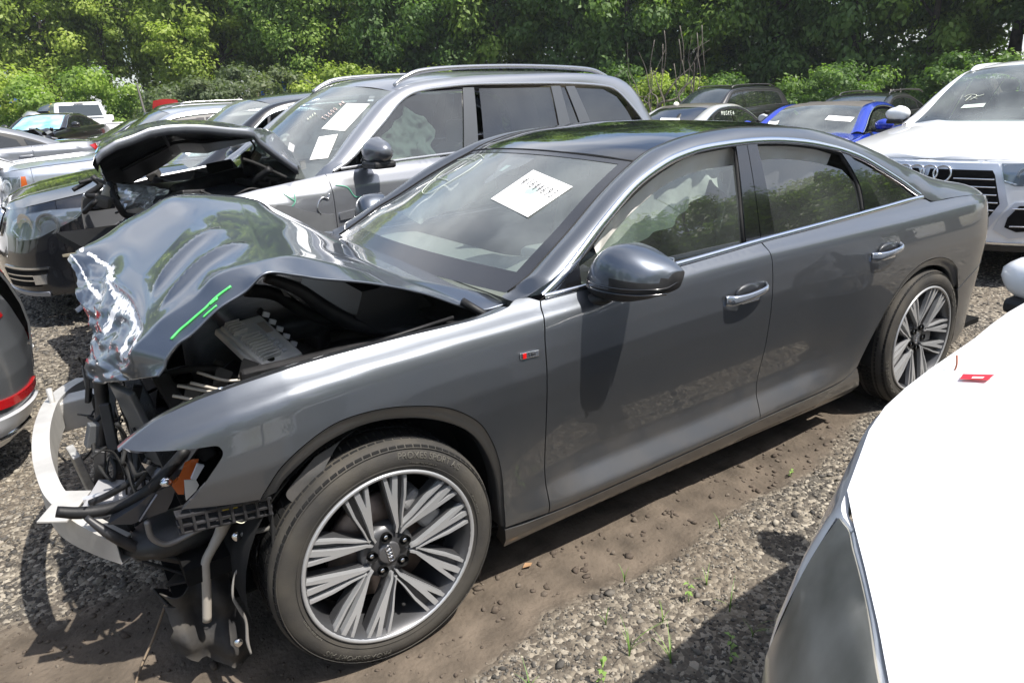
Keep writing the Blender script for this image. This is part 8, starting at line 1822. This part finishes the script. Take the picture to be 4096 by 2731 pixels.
def tree(name,label,x,y,crown,trunk,mat,sc=1.,rz=0.,group=None,bark=BARK,cat='tree',zs=1.):
    t=thing(name,label,cat,(x,y,gz(x,y)),rz,group); t.scale=(sc,sc,sc*zs)
    for nm,me,mt in (('trunk',trunk,bark),('crown',crown,mat)):
        if me is None: continue
        o=bpy.data.objects.new(nm,me); COL.objects.link(o); o.parent=t
        if len(me.materials)==0: me.materials.append(mt)
        o.material_slots[0].link='OBJECT'; o.material_slots[0].material=mt
    return t
BINS=['at the left edge above the blue box body','above the crushed silver car','behind the white pickup cab','behind the upright grey plank','above the red raised bonnet','just left of the forklift mast','behind the blue rack posts','left of the silver SUV roof','above the silver SUV windscreen','above the silver SUV front door','above the silver SUV rear door','above the silver SUV tail','just right of the silver SUV tail','above the pale silver saloon','above the black upright SUV','behind the bare grey branches','above the blue coupe','above the blue coupe tail','above the white SUV door mirror','above the white SUV windscreen','beyond the right edge, cut by the picture']
def where(x,y):
    v=Vector((x,y,4))-Vector(CPOS); d=v@_f; px=.5+(v@_r2)/d*2819.66/4096
    return BINS[int(max(0,min(20,round(px*20))))]
def forest():
    rr=random.Random(21); G1='trees walling the back of the yard'
    path=np.array([(-10,50),(-3,48),(4,46),(10,42.5),(15,37),(19.5,31),(23.5,25),(27.5,18.5),(31,12),(35,5),(40,-2)],float)
    d=np.r_[0,np.cumsum(np.linalg.norm(np.diff(path,axis=0),axis=1))]
    def at(s): return np.interp(s,d,path[:,0]),np.interp(s,d,path[:,1])
    s=0; i=0
    labs={'y':'sunlit yellow green tree in the back wall of trees, left part','m':'mid green leafy tree in the back wall of trees, middle part','d':'deep green shaded tree in the back wall of trees, right part'}
    while s<d[-1]:
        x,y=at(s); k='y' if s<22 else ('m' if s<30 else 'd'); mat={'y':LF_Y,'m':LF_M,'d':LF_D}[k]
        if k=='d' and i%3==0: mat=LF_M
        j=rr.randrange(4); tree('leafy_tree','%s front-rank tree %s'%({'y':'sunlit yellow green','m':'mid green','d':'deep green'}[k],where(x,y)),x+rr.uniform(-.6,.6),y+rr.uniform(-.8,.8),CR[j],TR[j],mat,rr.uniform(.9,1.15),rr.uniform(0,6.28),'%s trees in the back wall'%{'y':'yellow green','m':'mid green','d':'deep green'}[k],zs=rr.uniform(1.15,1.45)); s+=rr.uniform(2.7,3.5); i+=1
    s=1.5
    while s<d[-1]+4:   # taller second rank
        x,y=at(min(s,d[-1])); q=np.array([x,y])-np.array([-.6,-1.6]); nrm=q/np.linalg.norm(q); x,y=q+nrm*4.8+np.array([-.6,-1.6]); j=rr.randrange(4); k='m' if s<30 else 'd'
        tree('tall_tree','taller rear-rank tree %s'%where(x,y),x,y,CR[j],TR[j],(LF_Y if s<26 else LF_M),rr.uniform(1.35,1.6),rr.uniform(0,6.28),'tall trees behind the front rank'); s+=rr.uniform(4.4,6.0) if s<16 else rr.uniform(3.4,4.4) if s<30 else rr.uniform(2.5,3.1)
    # ivy-hung columns left of centre
    for (px,py,sc,lab) in ((12.2,36.5,1.05,'ivy-draped dark green column tree, left one of the pair above the silver SUV'),(16.0,34.6,1.0,'ivy-draped dark green column tree, right one of the pair above the silver SUV')):
        tree('vine_covered_tree',lab,px,py,VINE,TR[1],LF_M,sc,rr.uniform(0,6.28),None)
    # bare twiggy tree in the gap between
    tr=trunk_mesh(11,9.,.30,16,4.2,.5,.25); tree('dark_trunk_tree','dark branching tree with thin foliage seen left of the ivy columns',8.3,40.0,CR[3],tr,LF_Y,.95,.4)
    # dead vine snag on the right
    ms=[]; r2=random.Random(8)
    for k in range(12):
        a=r2.uniform(-1.,1.); x0=r2.uniform(-.6,.6); pts=[(x0,0,-.2)]
        for q in range(6): pts.append((pts[-1][0]+r2.uniform(-.4,.5)+a*.25,pts[-1][1]+r2.uniform(-.25,.25),pts[-1][2]+r2.uniform(.1,.9)))
        ms.append(tube('v',pts,[.055,.05,.04,.03,.02,.012,.006],5,3))
    for k in range(16):
        x0=r2.uniform(-.4,1.8); z0=r2.uniform(1.8,3.9); ms.append(tube('v',[(x0,-.1,z0),(x0+r2.uniform(-.15,.15),-.1,z0-.7),(x0+r2.uniform(-.2,.2),-.1,z0-1.6)],[.018,.012,.006],4,3))
    o=link('dead_branches',join('d',ms),BARKD,None,loc=(18.6,17.6,-.1),rot=(0,0,-.9)); tag(o,'tangle of bare grey branches and hanging vines before the dark trees','dead branches')
    # shrubs along the foot of the wall
    for i,(x,y,me,mat,sc,lab) in enumerate([(5.6,33.,BUSH2,LF_P,1.25,'pale grey green bush behind the folded bonnet of the silver SUV'),(8.9,33.5,BUSH,LF_P,1.15,'rounded pale green shrub left of the blue mast posts'),(12.8,32.0,BUSH,LF_Y,1.15,'bright creeper-covered shrub right of the blue mast posts'),(16.0,29.8,BUSH,LF_Y,1.05,'bright creeper-covered shrub above the windscreen of the silver SUV'),(2.0,37.5,BUSH,LF_M,1.2,'dark shrub behind the white pickup cab'),(-2.5,40.,BUSH,LF_Y,1.4,'yellow green shrub above the blue box body'),
        (19.2,26.5,BUSH,LF_M,.9,'mid green shrub above the silver SUV roof'),(21.5,22.5,BUSH,LF_D,1.0,'deep green shrub behind the silver saloon'),(22.0,17.8,BUSH,LF_D,.8,'deep green shrub behind the black upright SUV'),(24.5,14.2,BUSH,LF_D,.85,'deep green shrub behind the bare branches'),(26.5,10.6,BUSH,LF_D,.9,'deep green shrub left of the white SUV roof'),(29.0,6.5,BUSH,LF_D,1.2,'deep green shrub behind the white SUV'),(21.3,19.2,BUSH2,LF_Y,1.1,'bright yellow green sapling between the dark trees')]):
        tree('shrub',lab,x,y,me,None,mat,sc,i*1.3,None,cat='bush')
    for i in range(16):
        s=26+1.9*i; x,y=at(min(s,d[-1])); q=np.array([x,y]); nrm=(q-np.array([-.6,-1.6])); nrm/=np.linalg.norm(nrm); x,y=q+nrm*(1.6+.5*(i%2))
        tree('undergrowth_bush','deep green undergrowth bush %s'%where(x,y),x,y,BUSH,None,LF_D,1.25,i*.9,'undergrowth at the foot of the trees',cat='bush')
    # ranks on the near side of the yard, only seen mirrored in glass and paint
    for i in range(15):
        j=i%4; x=-22+4.6*i; y=-20+rr.uniform(-1.5,1.5)
        tree('yard_tree','leafy tree on the near side of the yard, seen only mirrored in car windows',x,y,CR[j],TR[j],LF_M,(rr.uniform(1.5,1.9) if x>7 else rr.uniform(.85,1.1)),rr.uniform(0,6.28),'trees mirrored in the car windows')
    for i in range(6):
        j=i%4; tree('yard_tree','leafy tree on the near side of the yard, seen only mirrored in car windows',-24+rr.uniform(-2,2),-8+7.5*i,CR[j],TR[j],LF_M,rr.uniform(1.,1.25),rr.uniform(0,6.28),'trees mirrored in the car windows')
forest()
# ---------------------------------------------------------------- summer haze
hz_=boxm('haze',(300,300,31),(20,20,14),0); hm=bpy.data.materials.new('haze'); hm.use_nodes=True; n=hm.node_tree.nodes; l=hm.node_tree.links; n.remove(n['Principled BSDF'])
pv=n.new('ShaderNodeVolumePrincipled'); pv.inputs['Color'].default_value=(.85,.92,1,1); pv.inputs['Density'].default_value=.0006; pv.inputs['Anisotropy'].default_value=.2; l.new(pv.outputs[0],n['Material Output'].inputs['Volume'])
o=link('haze',hz_,hm); o['kind']='stuff'
